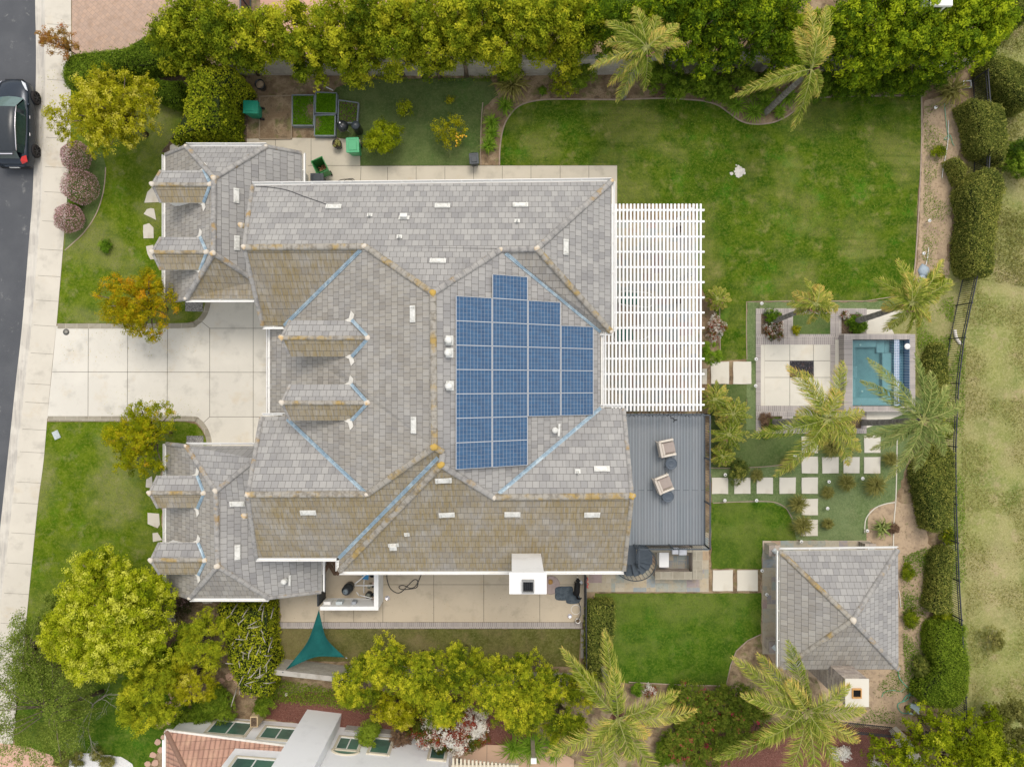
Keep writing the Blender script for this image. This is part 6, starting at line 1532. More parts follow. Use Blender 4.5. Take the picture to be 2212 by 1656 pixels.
mb = MB(); mb.lathe(c, [(.14,.01),(.01,.012)], 22); mb.build('lid', plain('grey_lid', (.26,.25,.22), .7), t)
mb = MB(); c = S(122,939,.05); M_ = Matrix.Translation(c) @ Matrix.Rotation(rad(25),4,'Z'); mb.box((-.17,-.22,0),(.17,.22,.03),0,M_); mb.box((-.13,-.18,.03),(.13,-.02,.04),0,M_); mb.box((-.13,.02,.03),(.13,.18,.04),0,M_)
tag(mb.build('utility_cover', plain('pale_cover', (.45,.50,.50), .6), origin=c), 'small pale utility cover in the lawn south of the drive', 'cover')
mb = MB(); c = S(2239,248,.05) if False else S(2240*0+2238,0,0)
t = thing('square_tray', 'square pale tray on the dirt beside the clipped hedges', 'tray', S(2087,183*0+184,0)); 
def framebox(c, w, h, z0, z1, th, rz=0):
    mb = MB(); M_ = Matrix.Translation(c) @ Matrix.Rotation(rz,4,'Z')
    mb.box((-w/2,-h/2,z0),(w/2,-h/2+th,z1),0,M_); mb.box((-w/2,h/2-th,z0),(w/2,h/2,z1),0,M_); mb.box((-w/2,-h/2+th,z0),(-w/2+th,h/2-th,z1),0,M_); mb.box((w/2-th,-h/2+th,z0),(w/2,h/2-th,z1),0,M_); return mb
framebox(S(2087,184,0),.45,.40,.02,.12,.05,rad(5)).build('tray_frame', plain('pale_grey_frame', (.55,.58,.60), .6), t)
mb = MB(); c = S(2087,184,0); mb.box((c.x-.17,c.y-.15,.02),(c.x+.17,c.y+.15,.04)); mb.build('tray_base', MAT['dirt'], t)
mb = MB(); c = S(1971,1528,.0); M_ = Matrix.Translation(c) @ Matrix.Rotation(rad(-8),4,'Z'); mb.box((-.25,-.26,.0),(.25,.26,.18),0,M_); mb.box((-.28,-.29,.18),(.28,.29,.22),0,M_)
tag(mb.build('storage_box', plain('blue_grey_box', (.36,.46,.50), .6), origin=c, bevel=.03), 'blue grey plastic box beside the coiled green hose', 'box')
for x, y, r, l in ((1997,584,.3,'crumpled blue grey bag at the end of the white pipe'),(1993,600,.2,'small blue grey rag below the crumpled bag')): lump('plastic_bag', x, y, r, l, 'bag', plain('blue_grey_bag', (.33,.40,.46), .6))
mb = MB(); mb.tube(smooth_line([S(2062,712,.05),S(2064,724,.09),S(2068,734,.08),S(2076,744,.05)]), [.03]+[.09]*23+[.03], 8); tag(mb.build('driftwood', WR, origin=S(2062,720,0)), 'pale weathered log on the weedy strip beside the iron fence', 'log')
lump('dead_shrub_ball', 1928, 1141, .0001, 'x', 'x', WR) if False else None
# dog run things
MAT['mat_cloth'] = NM('dark_blue_grey_cloth', (.065,.085,.105), [((.11,.135,.155),5,.45,.62,.8),((.03,.04,.05),9,.55,.7,.8)], .85,.2,bump=(6,.8,.05))
def cloth(name, q, label, z=.07):
    P = smooth_pts(W(q, z), 4); mb = MB(); mb.prism([(p.x,p.y) for p in P], .03, z); o = mb.build(name, MAT['mat_cloth'], origin=S(q[0][0],q[0][1],0), bevel=.015); return tag(o, label, 'dog bed', 'dark dog mats')
cloth('dog_mat', [(1201,1268),(1222,1266),(1237,1268),(1236,1290),(1228,1296),(1202,1295),(1199,1282)], 'dark blue grey mat left of the black dog')
cloth('dog_mat', [(1229,1284),(1240,1281),(1250,1285),(1254,1294),(1250,1302),(1234,1304),(1223,1300)], 'rounded dark mat just below the black dog', .10)
t = thing('round_mat', 'faded pink round mat with toys beside the chimney', 'mat', S(1190,1262,0))
mb = MB(); mb.lathe(S(1190,1263,.03), [(.48,0),(.47,.03),(.40,.035),(.02,.036)], 32, sy=1.05); mb.build('mat_disc', plain('faded_pink', (.42,.33,.30), .9), t)
lump('dog_toy', 1189, 1256, .12, 'orange brown chewed toy on the pink mat', 'dog toy', plain('orange_toy', (.48,.27,.08), .8), z=.07)
lump('dog_toy', 1255, 1257, .10, 'white toy bone to the right of the dog', 'dog toy', plain('white_toy', (.75,.76,.76), .6), z=.05)
t = thing('steel_bowl', 'round silver dog bowl on the patio below the dog', 'bowl', S(1231,1329,0)); c = S(1231,1329,.03)
mb = MB(); mb.lathe(c, [(.10,0),(.12,.06),(.11,.065),(.07,.02),(.01,.015)], 20); mb.build('bowl_body', MAT['chrome'], t)
t = thing('steel_bowl', 'silver bowl standing alone beside the equipment wall', 'bowl', S(837,1290,0)); c = S(837,1290,.03)
mb = MB(); mb.lathe(c, [(.11,0),(.13,.07),(.12,.075),(.08,.02),(.01,.015)], 20); mb.build('bowl_body', MAT['chrome'], t)
t = thing('hoop', 'thin white ring lying on the patio near the white bucket', 'ring', S(1244,1315,0)); c = S(1244,1316,.045)
mb = MB(); mb.tube([c+Vector((.25*math.cos(2*math.pi*k/28),.25*math.sin(2*math.pi*k/28),0)) for k in range(29)], .014, 6, cap=False); mb.build('ring_tube', MAT['white'], t)
mb = MB(); mb.tube([S(1250,1300,.2), S(1254,1310,.3), S(1255,1325,.42), S(1250,1337,.45)], .022, 8); tag(mb.build('hose_reel_arm', MAT['rail'], origin=S(1255,1320,0)), 'dark curved pipe rising from the white bucket', 'pipe')
hose('red_rope', [(1268,1246),(1270,1252),(1266,1256),(1271,1261),(1268,1266),(1271,1270)], 'red cord hung over the wire fence beside the dog', plain('red_cord', (.55,.09,.08), .6), .03, 'rope', 1.0)
# ---------------------------------------------------------------- the dog
def skin_body(name, joints, edges, parent, mat, loc, root=0, sub=2):
    me = bpy.data.meshes.new(name); me.from_pydata([Vector(j[0]) for j in joints], edges, []); me.materials.append(mat)
    o = bpy.data.objects.new(name, me); COL.objects.link(o); o.parent = parent
    m = o.modifiers.new('skin', 'SKIN'); m.use_smooth_shade = True; m.branch_smoothing = .6
    for i, j in enumerate(joints): me.skin_vertices[0].data[i].radius = j[1]; me.skin_vertices[0].data[i].use_root = (i == root)
    s = o.modifiers.new('sub', 'SUBSURF'); s.levels = sub; s.render_levels = sub
    return o
def dogmat():
    t = NT('black_and_white_fur'); sep = t.n('ShaderNodeSeparateXYZ'); t.l(t.coord(), sep.inputs[0])
    col = t.mix(t.remap(t.noise(40,3,.7,'Object',(1,.3,1)), .4,.7,0,.6), (.006,.006,.007), (.022,.021,.022))
    y = sep.outputs['Y']; f = t.remap(y, .50,.53)
    col = t.mix(f, col, (.62,.58,.50)); t.bump(t.noise(50,3,.7,'Object',(1,.3,1)), .6, .02)
    return t.done(col, .7, .3)
dg = thing('dog', 'black dog with a white muzzle and tail tip standing on the patio', 'dog', S(1246,1264,0))
DM = dogmat()
# local coordinates: nose towards +y
J = [((0,-.30,.44),(.125,.13)),((0,-.12,.46),(.135,.15)),((0,.08,.46),(.14,.165)),((0,.24,.50),(.10,.12)),((-.01,.34,.58),(.075,.085)),((-.03,.43,.61),(.075,.075)),((-.05,.52,.58),(.042,.040)),((-.06,.58,.56),(.030,.028)),
 ((.08,-.33,.40),(.075,.09)),((.09,-.26,.26),(.045,.055)),((.09,-.38,.15),(.025,.03)),((.09,-.36,.03),(.024,.024)),((.09,-.32,.02),(.026,.02)),
 ((-.08,-.33,.40),(.075,.09)),((-.09,-.22,.26),(.045,.055)),((-.09,-.34,.15),(.025,.03)),((-.09,-.32,.03),(.024,.024)),((-.09,-.28,.02),(.026,.02)),
 ((.09,.14,.38),(.05,.07)),((.09,.10,.25),(.035,.04)),((.09,.13,.12),(.022,.025)),((.09,.13,.03),(.024,.024)),((.09,.17,.02),(.026,.02)),
 ((-.09,.14,.38),(.05,.07)),((-.09,.12,.25),(.035,.04)),((-.09,.16,.12),(.022,.025)),((-.09,.16,.03),(.024,.024)),((-.09,.20,.02),(.026,.02)),
 ((.02,-.42,.48),(.04,.04)),((.10,-.50,.44),(.045,.045)),((.20,-.50,.42),(.04,.04)),((.27,-.43,.44),(.02,.02)),
 ((.065,.40,.68),(.025,.018)),((.10,.385,.70),(.010,.008)),((-.12,.40,.68),(.025,.018)),((-.155,.38,.70),(.010,.008))]
E = [(0,1),(1,2),(2,3),(3,4),(4,5),(5,6),(6,7),(0,8),(8,9),(9,10),(10,11),(11,12),(0,13),(13,14),(14,15),(15,16),(16,17),(2,18),(18,19),(19,20),(20,21),(21,22),(2,23),(23,24),(24,25),(25,26),(26,27),(0,28),(28,29),(29,30),(30,31),(5,32),(32,33),(5,34),(34,35)]
J = [(p, (r[0]*(1.30 if i < 4 or i in (8,13,28,29,30) else 1.12), r[1]*(1.2 if i < 4 else 1.1))) for i, (p, r) in enumerate(J)]
skin_body('dog_body', J, E, dg, DM, None)
mb = MB(); blob(mb, (0,0,0), .022, 3, 8, fl=1); 
for x, y, z_ in ((.01,.49,.655),(-.085,.49,.65)):
    m2 = MB(); blob(m2, (x,y,z_), .016, 3, 8, fl=1); o = m2.build('eye', plain('dog_eye', (.05,.025,.01), .1, .8)); o.parent = dg
m2 = MB(); blob(m2, (-.065,.608,.565), .02, 3, 8, fl=1); o = m2.build('nose', MAT['blackplast']); o.parent = dg
dg.location = S(1246,1267,.3); dg.location.z = .03; dg.rotation_euler = (0,0,rad(-6)); dg.scale = (1.12,1.12,1.05)
# ---------------------------------------------------------------- vegetation
def quads_mesh(name, Vv, tint, mat, parent=None, origin=None, k=4, **tg):
    "Vv: (n, k, 3) corners of separate leaf faces in world coordinates; tint: (n,)"
    off = origin_of(parent) if parent is not None else Vector(origin or (0,0,0))
    n = len(Vv); me = bpy.data.meshes.new(name)
    co = (Vv - np.array(off)).astype(np.float32).reshape(-1, 3)
    me.vertices.add(n*k); me.vertices.foreach_set('co', co.ravel())
    me.loops.add(n*k); me.loops.foreach_set('vertex_index', np.arange(n*k, dtype=np.int32))
    me.polygons.add(n); me.polygons.foreach_set('loop_start', np.arange(0, n*k, k, dtype=np.int32)); me.polygons.foreach_set('loop_total', np.full(n, k, dtype=np.int32))
    me.update(calc_edges=True)
    at = me.attributes.new('tint', 'FLOAT', 'POINT'); at.data.foreach_set('value', np.repeat(np.clip(tint, 0, 1), k).astype(np.float32))
    me.materials.append(mat)
    o = bpy.data.objects.new(name, me); COL.objects.link(o)
    if parent is not None: o.parent = parent
    else: o.location = off
    if tg: tag(o, **tg)
    return o
def unit(a): return a/np.maximum(np.linalg.norm(a, axis=-1, keepdims=True), 1e-9)
def leaf_quads(c, n, size, rng, aspect=.5):
    n = unit(n); r = rng.normal(size=n.shape); t = unit(np.cross(n, r)); b = np.cross(n, t)
    L = (size*rng.uniform(.7, 1.3, len(c)))[:, None]/2; Wd = L*aspect
    return np.stack([c-t*L, c+b*Wd-t*L*.1, c+t*L, c-b*Wd-t*L*.1], axis=1)
def lobes_leaves(lobes, size, rng, dens=1.6, up=.45, inner=.35, spread=.12, aspect=.55, tipbias=0.0, jit=.5, sprig=22, cl=1.15):
    "leaves grow in sprigs scattered over and inside every lobe"
    Vs = []; Ts = []
    for (c, r, lt) in lobes:
        r = np.array(r); area = 4*math.pi*(((r[0]*r[1])**1.6+(r[0]*r[2])**1.6+(r[1]*r[2])**1.6)/3)**(1/1.6)
        n = max(12, int(dens*area/(size*size*aspect*.5)*.55)); ns = max(3, n//sprig)
        d = unit(rng.normal(size=(ns*2, 3))); d = d[d[:, 2] > -.6][:ns]; ns = len(d)
        ph = rng.uniform(0, 6, 3); wob = 1+.22*np.sin(d[:, 0]*3.1+ph[0])*np.sin(d[:, 1]*3.7+ph[1])+.12*np.sin(d[:, 2]*6+ph[2])
        rr = np.where(rng.random(ns) < inner, rng.uniform(.3, .8, ns), rng.uniform(.78, 1.22, ns))*wob
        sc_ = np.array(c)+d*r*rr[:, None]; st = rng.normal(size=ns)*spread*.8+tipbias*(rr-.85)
        i = rng.integers(0, ns, n); dd = d[i]
        g_ = unit(rng.normal(size=(n, 3)))*(rng.random(n)[:, None]**.45)*size*cl*1.6; g_[:, 2] = np.abs(g_[:, 2])*.9-size*.35; g_ += dd*size*.3
        p = sc_[i]+g_
        nn = dd*.25+np.array([0, 0, up*.7])+rng.normal(size=(n, 3))*jit*.75+unit(g_)*.9
        Vs.append(leaf_quads(p, nn, size, rng, aspect))
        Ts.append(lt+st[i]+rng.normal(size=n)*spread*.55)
    return np.concatenate(Vs), np.concatenate(Ts)
def limb_mesh(base, tips, parent, r=.10, mat='bark', name='trunk', fork=.45):
    mb = MB(); base = Vector(base); ctr = sum(tips, Vector())/len(tips)
    f = base.lerp(ctr, fork); f.z = base.z+(ctr.z-base.z)*fork
    mb.tube([base, base.lerp(f, .5)+Vector((.03,.02,0)), f], [r*1.25, r, r*.85], 9)
    for t in tips:
        m = f.lerp(t, .5)+Vector((0,0,.12*(t-f).length)); mb.tube([f-Vector((0,0,r*.3)), m, t], [r*.55, r*.35, r*.10], 6)
    return mb.build(name, MAT[mat], parent)
def make_lobes(C, R, nl, lr, rng, zsq=.9, tint=.5, tvar=.15, elong=1.0, hol=.35, gaps=True):
    out = []; ph = rng.uniform(0, 6.28, 4); gap = rng.uniform(0, 6.28, 2)
    while len(out) < nl:
        d = rng.normal(size=3); d /= np.linalg.norm(d)
        if d[2] < -.45: continue
        u = math.atan2(d[1], d[0])
        wob = 1+.13*math.sin(2*u+ph[0])+.11*math.sin(3*u+ph[1])+.09*math.sin(5*u+ph[2])
        if gaps and rng.random() < .6 and d[2] < .8 and min(abs(math.remainder(u-g_, 6.2832)) for g_ in gap) < .22: continue
        k = rng.uniform(hol, 1.0)**.6
        c = np.array(C)+d*np.array([R[0]*wob, R[1]*wob, R[2]])*k*(1-lr*.6)
        s = lr*rng.uniform(.6, 1.35)*R[0]
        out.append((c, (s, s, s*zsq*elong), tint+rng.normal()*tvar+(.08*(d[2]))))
    return out
def tree(px, py, rx, h, fo, label, cat='tree', name='tree', group=None, ry=None, seed=None, nl=40, lr=.30, leaf=.11, dens=1.5, hb=.35, tint=.5, tvar=.15, spread=.12, elong=1.0, bark='bark', tr=.10, hol=.35, aspect=.55, up=.45, jit=.5, tipbias=0.0, inner=.22, base=None, ntips=9, cl=1.15, sprig=22, gaps=True):
    """px, py, rx: crown centre and half width as photographed; h: tree height in metres"""
    seed = seed if seed is not None else int(px*7+py*13)
    rng = np.random.default_rng(seed)
    hc = h*(hb+(1-hb)*.55); k = (CH-hc)/F; c = S(px, py, hc)
    R = (rx*k, (ry or rx)*k, h*(1-hb)*.52)
    b = Vector((c.x, c.y, 0)) if base is None else S(base[0], base[1], 0)
    t = thing(name, label, cat, b, 0, group)
    lb = make_lobes(c, R, nl, lr, rng, .85, tint, tvar, elong, hol, gaps)
    Vv, T = lobes_leaves(lb, leaf, rng, dens, up, inner, spread, aspect, tipbias, jit, sprig, cl)
    keep = Vv[:, :, 2].min(axis=1) > .04; Vv = Vv[keep]; T = T[keep]
    tips = [Vector(l[0]) for l in lb[::max(1, len(lb)//ntips)]]
    if h > .7: limb_mesh(b, tips, t, tr, bark)
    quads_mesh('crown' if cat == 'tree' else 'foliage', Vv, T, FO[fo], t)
    return t
def bush(px, py, r, h, fo, label, cat='shrub', name='shrub', group=None, **k):
    k.setdefault('hb', .05); k.setdefault('nl', 22); k.setdefault('lr', .34); k.setdefault('leaf', .07); k.setdefault('tr', .03)
    return tree(px, py, r, h, fo, label, cat, name, group, **k)
# --- clipped hedges
def in_poly(P, pts):
    x, y = pts[:, 0], pts[:, 1]; ins = np.zeros(len(pts), bool); n = len(P)
    for i in range(n):
        x0, y0 = P[i]; x1, y1 = P[(i+1) % n]
        c = ((y0 > y) != (y1 > y)) & (x < (x1-x0)*(y-y0)/((y1-y0) if abs(y1-y0) > 1e-9 else 1e-9)+x0); ins ^= c
    return ins
def edge_dist(P, pts):
    best = np.full(len(pts), 1e9); nrm = np.zeros((len(pts), 2))
    for i in range(len(P)):
        a = np.array(P[i]); b = np.array(P[(i+1) % len(P)]); ab = b-a; L2 = (ab**2).sum()+1e-9
        t = np.clip(((pts-a)@ab)/L2, 0, 1); q = a+t[:, None]*ab; d = np.linalg.norm(pts-q, axis=1)
        m = d < best; best[m] = d[m]; nrm[m] = (q[m]-pts[m])/np.maximum(d[m, None], 1e-6)
    return best, nrm
def hedge(pts_px, h, fo, label, leaf=.055, dens=1.7, rnd=.35, name='clipped_hedge', cat='hedge', group=None, z0=0.0, lump_=.05, tint=.5, spread=.17, seed=None, smooth=True, fresh=.12):
    mx = sum(p[0] for p in pts_px)/len(pts_px); my = sum(p[1] for p in pts_px)/len(pts_px)
    ox, oy = mx-1106, my-828; ol = math.hypot(ox, oy); ox /= ol; oy /= ol
    span = max(abs((p[0]-mx)*ox+(p[1]-my)*oy) for p in pts_px)
    P3 = []
    for x, y in pts_px:     # the side facing the camera is seen down to the ground
        u = ((x-mx)*ox+(y-my)*oy)/span; f = min(1, max(0, (u+.55)/.7)); v = S(x, y, (h-.1)*f); P3.append(Vector((v.x, v.y, 0)))
    if smooth: P3 = smooth_pts(P3, 5)
    P = [(p.x, p.y) for p in P3]
    seed = seed if seed is not None else int(pts_px[0][0]+pts_px[0][1]*3); rng = np.random.default_rng(seed)
    A = np.array(P); lo, hi = A.min(0), A.max(0)
    ar = abs(sum(A[i][0]*A[(i+1) % len(A)][1]-A[(i+1) % len(A)][0]*A[i][1] for i in range(len(A))))/2
    n = int(dens*ar/(leaf*leaf*.30)*1.0)
    q = rng.uniform(lo, hi, size=(int(n*((hi-lo).prod()/ar)), 2)); q = q[in_poly(P, q)]
    d, nr = edge_dist(P, q); e = np.clip(1-d/rnd, 0, 1)
    lum = (np.sin(q[:, 0]*2.3+seed)*np.cos(q[:, 1]*2.9+seed*.7)+.6*np.sin(q[:, 0]*5.1+q[:, 1]*4.3))*lump_
    z = h-rnd*(1-np.sqrt(np.clip(1-e*e, 0, 1)))+lum+rng.normal(size=len(q))*.05
    pos = np.column_stack([q, z]); nn = np.column_stack([nr*e[:, None], 1-e*.8])
    # sides
    per = sum(np.linalg.norm(A[(i+1) % len(A)]-A[i]) for i in range(len(A)))
    m = int(dens*per*h/(leaf*leaf*.30)*.55); i = rng.integers(0, len(A), m); t = rng.random(m)
    sl = np.linalg.norm(np.roll(A, -1, 0)-A, axis=1); i = rng.choice(len(A), m, p=sl/sl.sum())
    s = A[i]+(np.roll(A, -1, 0)[i]-A[i])*t[:, None]; ed = np.roll(A, -1, 0)[i]-A[i]; on = unit(np.column_stack([ed[:, 1], -ed[:, 0]]))
    if sum(A[k][0]*A[(k+1) % len(A)][1]-A[(k+1) % len(A)][0]*A[k][1] for k in range(len(A))) < 0: on = -on
    zz = rng.uniform(z0+.03, h-rnd*.6, m); s = s+on*(rng.normal(size=m)*.04)[:, None]
    pos = np.concatenate([pos, np.column_stack([s, zz])]); nn = np.concatenate([nn, np.column_stack([on, np.full(m, .25)])])
    Vv = leaf_quads(pos, nn+rng.normal(size=nn.shape)*.65, leaf*1.15, rng, .6)
    T = tint+rng.normal(size=len(pos))*spread+fresh*np.sin(pos[:, 0]*1.7+seed)*np.sin(pos[:, 1]*1.3)
    ns = int(len(q)*.028); j = rng.integers(0, len(pos), ns); sp = np.repeat(pos[j]+nn[j]*.05, 9, 0)+rng.normal(size=(ns*9, 3))*.045+np.repeat(rng.random((ns,1))*.10, 9, 0)*[0,0,1]
    Vv = np.concatenate([Vv, leaf_quads(sp, rng.normal(size=sp.shape)+[0,0,.8], leaf*1.3, rng, .55)]); T = np.concatenate([T, tint+.22+rng.normal(size=len(sp))*.12])
    c = Vector((A[:, 0].mean(), A[:, 1].mean(), 0)); t_ = thing(name, label, cat, c, 0, group)
    ctr = A.mean(0); mb = MB(); inn = [(x+(ctr[0]-x)*min(.5, .12/max(.12, math.hypot(x-ctr[0], y-ctr[1]))), y+(ctr[1]-y)*min(.5, .12/max(.12, math.hypot(x-ctr[0], y-ctr[1])))) for x, y in P]
    mb.prism(inn, z0, h-rnd*.55); mb.build('twig_core', MAT['dkgreen_core'], t_)
    quads_mesh('foliage', Vv, T, FO[fo], t_)
    return t_
# --- palms
def palm(crown, h, base, tips, label, seed=1, fo='palm', lw=.55, tr=.13, wind=(0,0), n_extra=0, trunk=True, rise=.9, tint=.5, cut=0):
    rng = np.random.default_rng(seed)
    b = S(base[0], base[1], 0); c = S(crown[0], crown[1], h)
    t = thing('palm_tree', label, 'palm', b, 0, 'feather palms of the garden' if h > 3 else 'young feather palms')
    if trunk:
        mb = MB(); n = 14; pts = []; rs = []
        for k in range(n+1):
            s = k/n; p = b.lerp(c, s); bow = math.sin(s*math.pi)*.06*h
            p = Vector((b.x+(c.x-b.x)*(s**1.25), b.y+(c.y-b.y)*(s**1.25), b.z+(c.z-.35)*s)); pts.append(p); rs.append(tr*(1.25-.35*s)*(1+.05*(k % 2)))
        mb.tube(pts, rs, 14); mb.build('trunk', MAT['palm_bark'], t)
        mb = MB(); rg = random.Random(seed)
        for k in range(14):
            u = rg.uniform(0, 6.28); a = c+Vector((0,0,-.45-rg.uniform(0,.25))); mb.tube([a, a+Vector((math.cos(u)*.22, math.sin(u)*.22, .22)), a+Vector((math.cos(u)*.38, math.sin(u)*.38, .5))], [.07,.05,.02], 6)
        mb.build('leaf_bases', plain('leaf_base_brown' , (.22,.12,.085), .9) if 'leaf_base_brown' not in bpy.data.materials else bpy.data.materials['leaf_base_brown'], t)
    for i, tp in enumerate(tips):
        th = tp[2] if len(tp) > 2 else h-.9
        e = S(tp[0], tp[1], th); L = (e-c).length
        mid = c.lerp(e, .42)+Vector((0, 0, rise*L*.28+.1*rng.random()))
        N = 30; R_ = []
        for k in range(N+1):
            s = k/N; R_.append((1-s)**2*np.array(c)+2*s*(1-s)*np.array(mid)+s*s*np.array(e))
        R_ = np.array(R_); m = int(28+L*17); s = np.linspace(.10, .985, m)
        P = np.stack([np.interp(s, np.linspace(0, 1, N+1), R_[:, a]) for a in range(3)], 1)
        D = unit(np.gradient(P, axis=0)); side = unit(np.cross(D, np.array([0, 0, 1.0]))); upv = unit(np.cross(side, D))
        prof = lw*(.45+.75*np.sin(np.clip(s*1.05, 0, 1)*math.pi)**.7)*np.where(s > .8, 1.05-(s-.8)*2.3, 1)
        quads = []; tin = []
        twist = rng.uniform(-.45, .45); sweep = rng.normal(size=2)*.28; ftint = rng.normal()*.09+(.16 if rng.random() < .15 else 0)
        for sg in (-1, 1):
            for rep in range(2):
                ang = rng.normal(size=m)*.18+.25; drp = rng.uniform(.15, .95, m)
                ln = prof*rng.uniform(.75, 1.1, m)
                d1 = unit(side*sg+D*(.55+s*.7)[:, None]+upv*(.45-ang+twist*sg)[:, None]+rng.normal(size=(m, 3))*.17)
                wv = np.array([wind[0]+sweep[0], wind[1]+sweep[1], 0])
                p0 = P+rng.normal(size=(m,3))*.008; p1 = p0+d1*(ln*.5)[:, None]
                d2 = unit(d1*.7+np.array([0, 0, -1])*drp[:, None]*1.9+D*.45+wv*.9); p2 = p1+d2*(ln*.5)[:, None]
                w1 = unit(np.cross(d1, rng.normal(size=(m,3))+upv))*.0135; w2 = w1*.7
                quads.append(np.stack([p0-w1*.6, p0+w1*.6, p1+w1, p1-w1], 1)); quads.append(np.stack([p1-w1, p1+w1, p2+w2*.2, p2-w2*.2], 1))
                tt = tint+ftint-.12+.28*s**2+rng.normal(size=m)*.17; kp = rng.random(m) > .18; quads[-2] = quads[-2][kp]; quads[-1] = quads[-1][kp]; tin += [(tt-.08)[kp], (tt+.14)[kp]]
        o_name = 'frond'
        o = quads_mesh(o_name, np.concatenate(quads), np.concatenate(tin), FO[fo], t)
        mb = MB(); mb.tube([Vector(R_[k]) for k in range(0, N+1, 3)], [.028*(1-.85*k/N)+.004 for k in range(0, N+1, 3)], 6); mb.build('frond_stem', plain('frond_stem_green', (.27,.28,.08), .6) if 'frond_stem_green' not in bpy.data.materials else bpy.data.materials['frond_stem_green'], o)
    return t
def straps(px, py, r, h, fo, label, n=90, name='strap_leaved_plant', cat='plant', w=.035, group=None, seed=None, lean=.6):
    rng = np.random.default_rng(seed or int(px+py)); c = S(px, py, 0); k = CH/F*r
    t = None; q = []; T = []
    for i in range(n):
        u = rng.uniform(0, 6.283); L = k*rng.uniform(.55, 1.1); hh = h*rng.uniform(.6, 1.1); s0 = np.array([c.x+rng.normal()*k*.12, c.y+rng.normal()*k*.12, 0.02])
        d = np.array([math.cos(u), math.sin(u), 0]); sd_ = np.array([-d[1], d[0], 0])*w*.5
        p = [s0, s0+d*L*.35+[0,0,hh*.85], s0+d*L*.75+[0,0,hh], s0+d*L*1.05+[0,0,hh*lean]]
        ws = [.8, 1, .8, .12]
        tt = rng.normal()*.17+.5
        for a in range(3): q.append([p[a]-sd_*ws[a], p[a]+sd_*ws[a], p[a+1]+sd_*ws[a+1], p[a+1]-sd_*ws[a+1]]); T.append(tt+.06*a)
    return quads_mesh(name, np.array(q), np.array(T), FO[fo], origin=c, label=label, cat=cat, group=group)
def cover(name, pts_px, n, hmax, leaf, fo, seed=1, kind='stuff', tint=.5, spread=.2, z=.03, parent=None, clump=0, aspect=.5, up=.8):
    "uncountable low greenery over a patch"
    P = [(p.x, p.y) for p in W(pts_px, 0)]; rng = np.random.default_rng(seed); A = np.array(P); lo, hi = A.min(0), A.max(0)
    q = rng.uniform(lo, hi, size=(n*2, 2)); q = q[in_poly(P, q)]
    if clump:
        v = np.sin(q[:,0]*clump+seed)+np.sin(q[:,1]*clump*1.3+seed*2)+np.sin((q[:,0]+q[:,1])*clump*.7)+rng.normal(size=len(q))*.6; q = q[v > .1]
    q = q[:n]; pos = np.column_stack([q, z+rng.random(len(q))**1.5*hmax])
    nn = rng.normal(size=pos.shape)*.6+[0,0,up]
    T = tint+rng.normal(size=len(q))*spread
    c = Vector((A[:,0].mean(), A[:,1].mean(), 0))
    if parent is not None: return quads_mesh(name, leaf_quads(pos, nn, leaf, rng, aspect), T, FO[fo], parent, kind='stuff')
    return quads_mesh(name, leaf_quads(pos, nn, leaf, rng, aspect), T, FO[fo], origin=c, kind=kind)
for t, P, z, crop, seed in CROPS:
    rng = np.random.default_rng(seed); A = np.array([(p.x, p.y) for p in P]); lo, hi = A.min(0)+.04, A.max(0)-.04
    n = int(5200*crop); q = rng.uniform(lo, hi, size=(n, 2)); q = q[in_poly([tuple(a*.94+A.mean(0)*.06) for a in A], q)]
    v = np.sin(q[:,0]*4+seed*3)+np.sin(q[:,1]*3.3+seed)+rng.normal(size=len(q))*.5; q = q[v > (-1.8 if crop > 1 else -.9)]
    pos = np.column_stack([q, z+rng.random(len(q))*.10]); nn = rng.normal(size=pos.shape)*.5+[0,0,.9]
    quads_mesh('crop', leaf_quads(pos, nn, .06, rng, .6), .5+rng.normal(size=len(q))*.2, FO['ice'], t, kind='stuff')
# ================================================= north row of trees behind the wall
GN = 'olive green trees in a row behind the north wall'
north = [(392,92,46,5.0,'dense olive green tree at the west end of the row, over the tan pavers'),(448,60,50,5.6,'olive green tree whose crown overlaps the tan and pink paving'),(505,95,50,5.6,'olive green tree just right of the dark metal gate'),
 (566,88,44,5.4,'thin tree at the left edge of the pink court'),(628,70,44,5.6,'open crowned tree reaching up over the pink court'),(662,120,40,4.6,'yellowish short tree in front of the pink court'),
 (735,68,46,5.8,'loose tree showing pink paving through its branches'),(760,122,42,4.6,'low yellow tipped tree with bare stems beside it'),(800,60,46,6.0,'tall tree at the right edge of the pink court'),
 (850,100,46,5.4,'olive tree leaning over the side lawn'),(898,55,48,6.2,'tall tree above the middle of the side lawn'),(935,110,44,5.2,'pointed yellowish tree over the side lawn'),
 (985,60,48,6.2,'bushy tree over the right part of the side lawn'),(998,100,32,5.6,'small bright yellow green crown among darker ones'),(1048,45,48,6.4,'tall tree by the end of the garden kerb'),
 (1082,110,42,5.0,'tree above the gap where the block wall shows'),(1135,70,46,6.0,'yellow green tree left of the pale wall stretch'),(1185,55,44,6.2,'slim tree over the pale wall stretch'),(1245,65,44,5.8,'tree left of the first tall palm'),(1218,130,30,3.6,'low leafy growth hanging over the pale wall')]
for i, (x, y, r, h, l) in enumerate(north):
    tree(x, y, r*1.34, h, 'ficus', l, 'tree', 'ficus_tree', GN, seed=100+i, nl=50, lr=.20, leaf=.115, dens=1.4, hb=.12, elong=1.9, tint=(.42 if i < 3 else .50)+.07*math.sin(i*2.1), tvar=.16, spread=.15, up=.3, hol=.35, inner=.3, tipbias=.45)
GE = 'dark green trees at the north east'
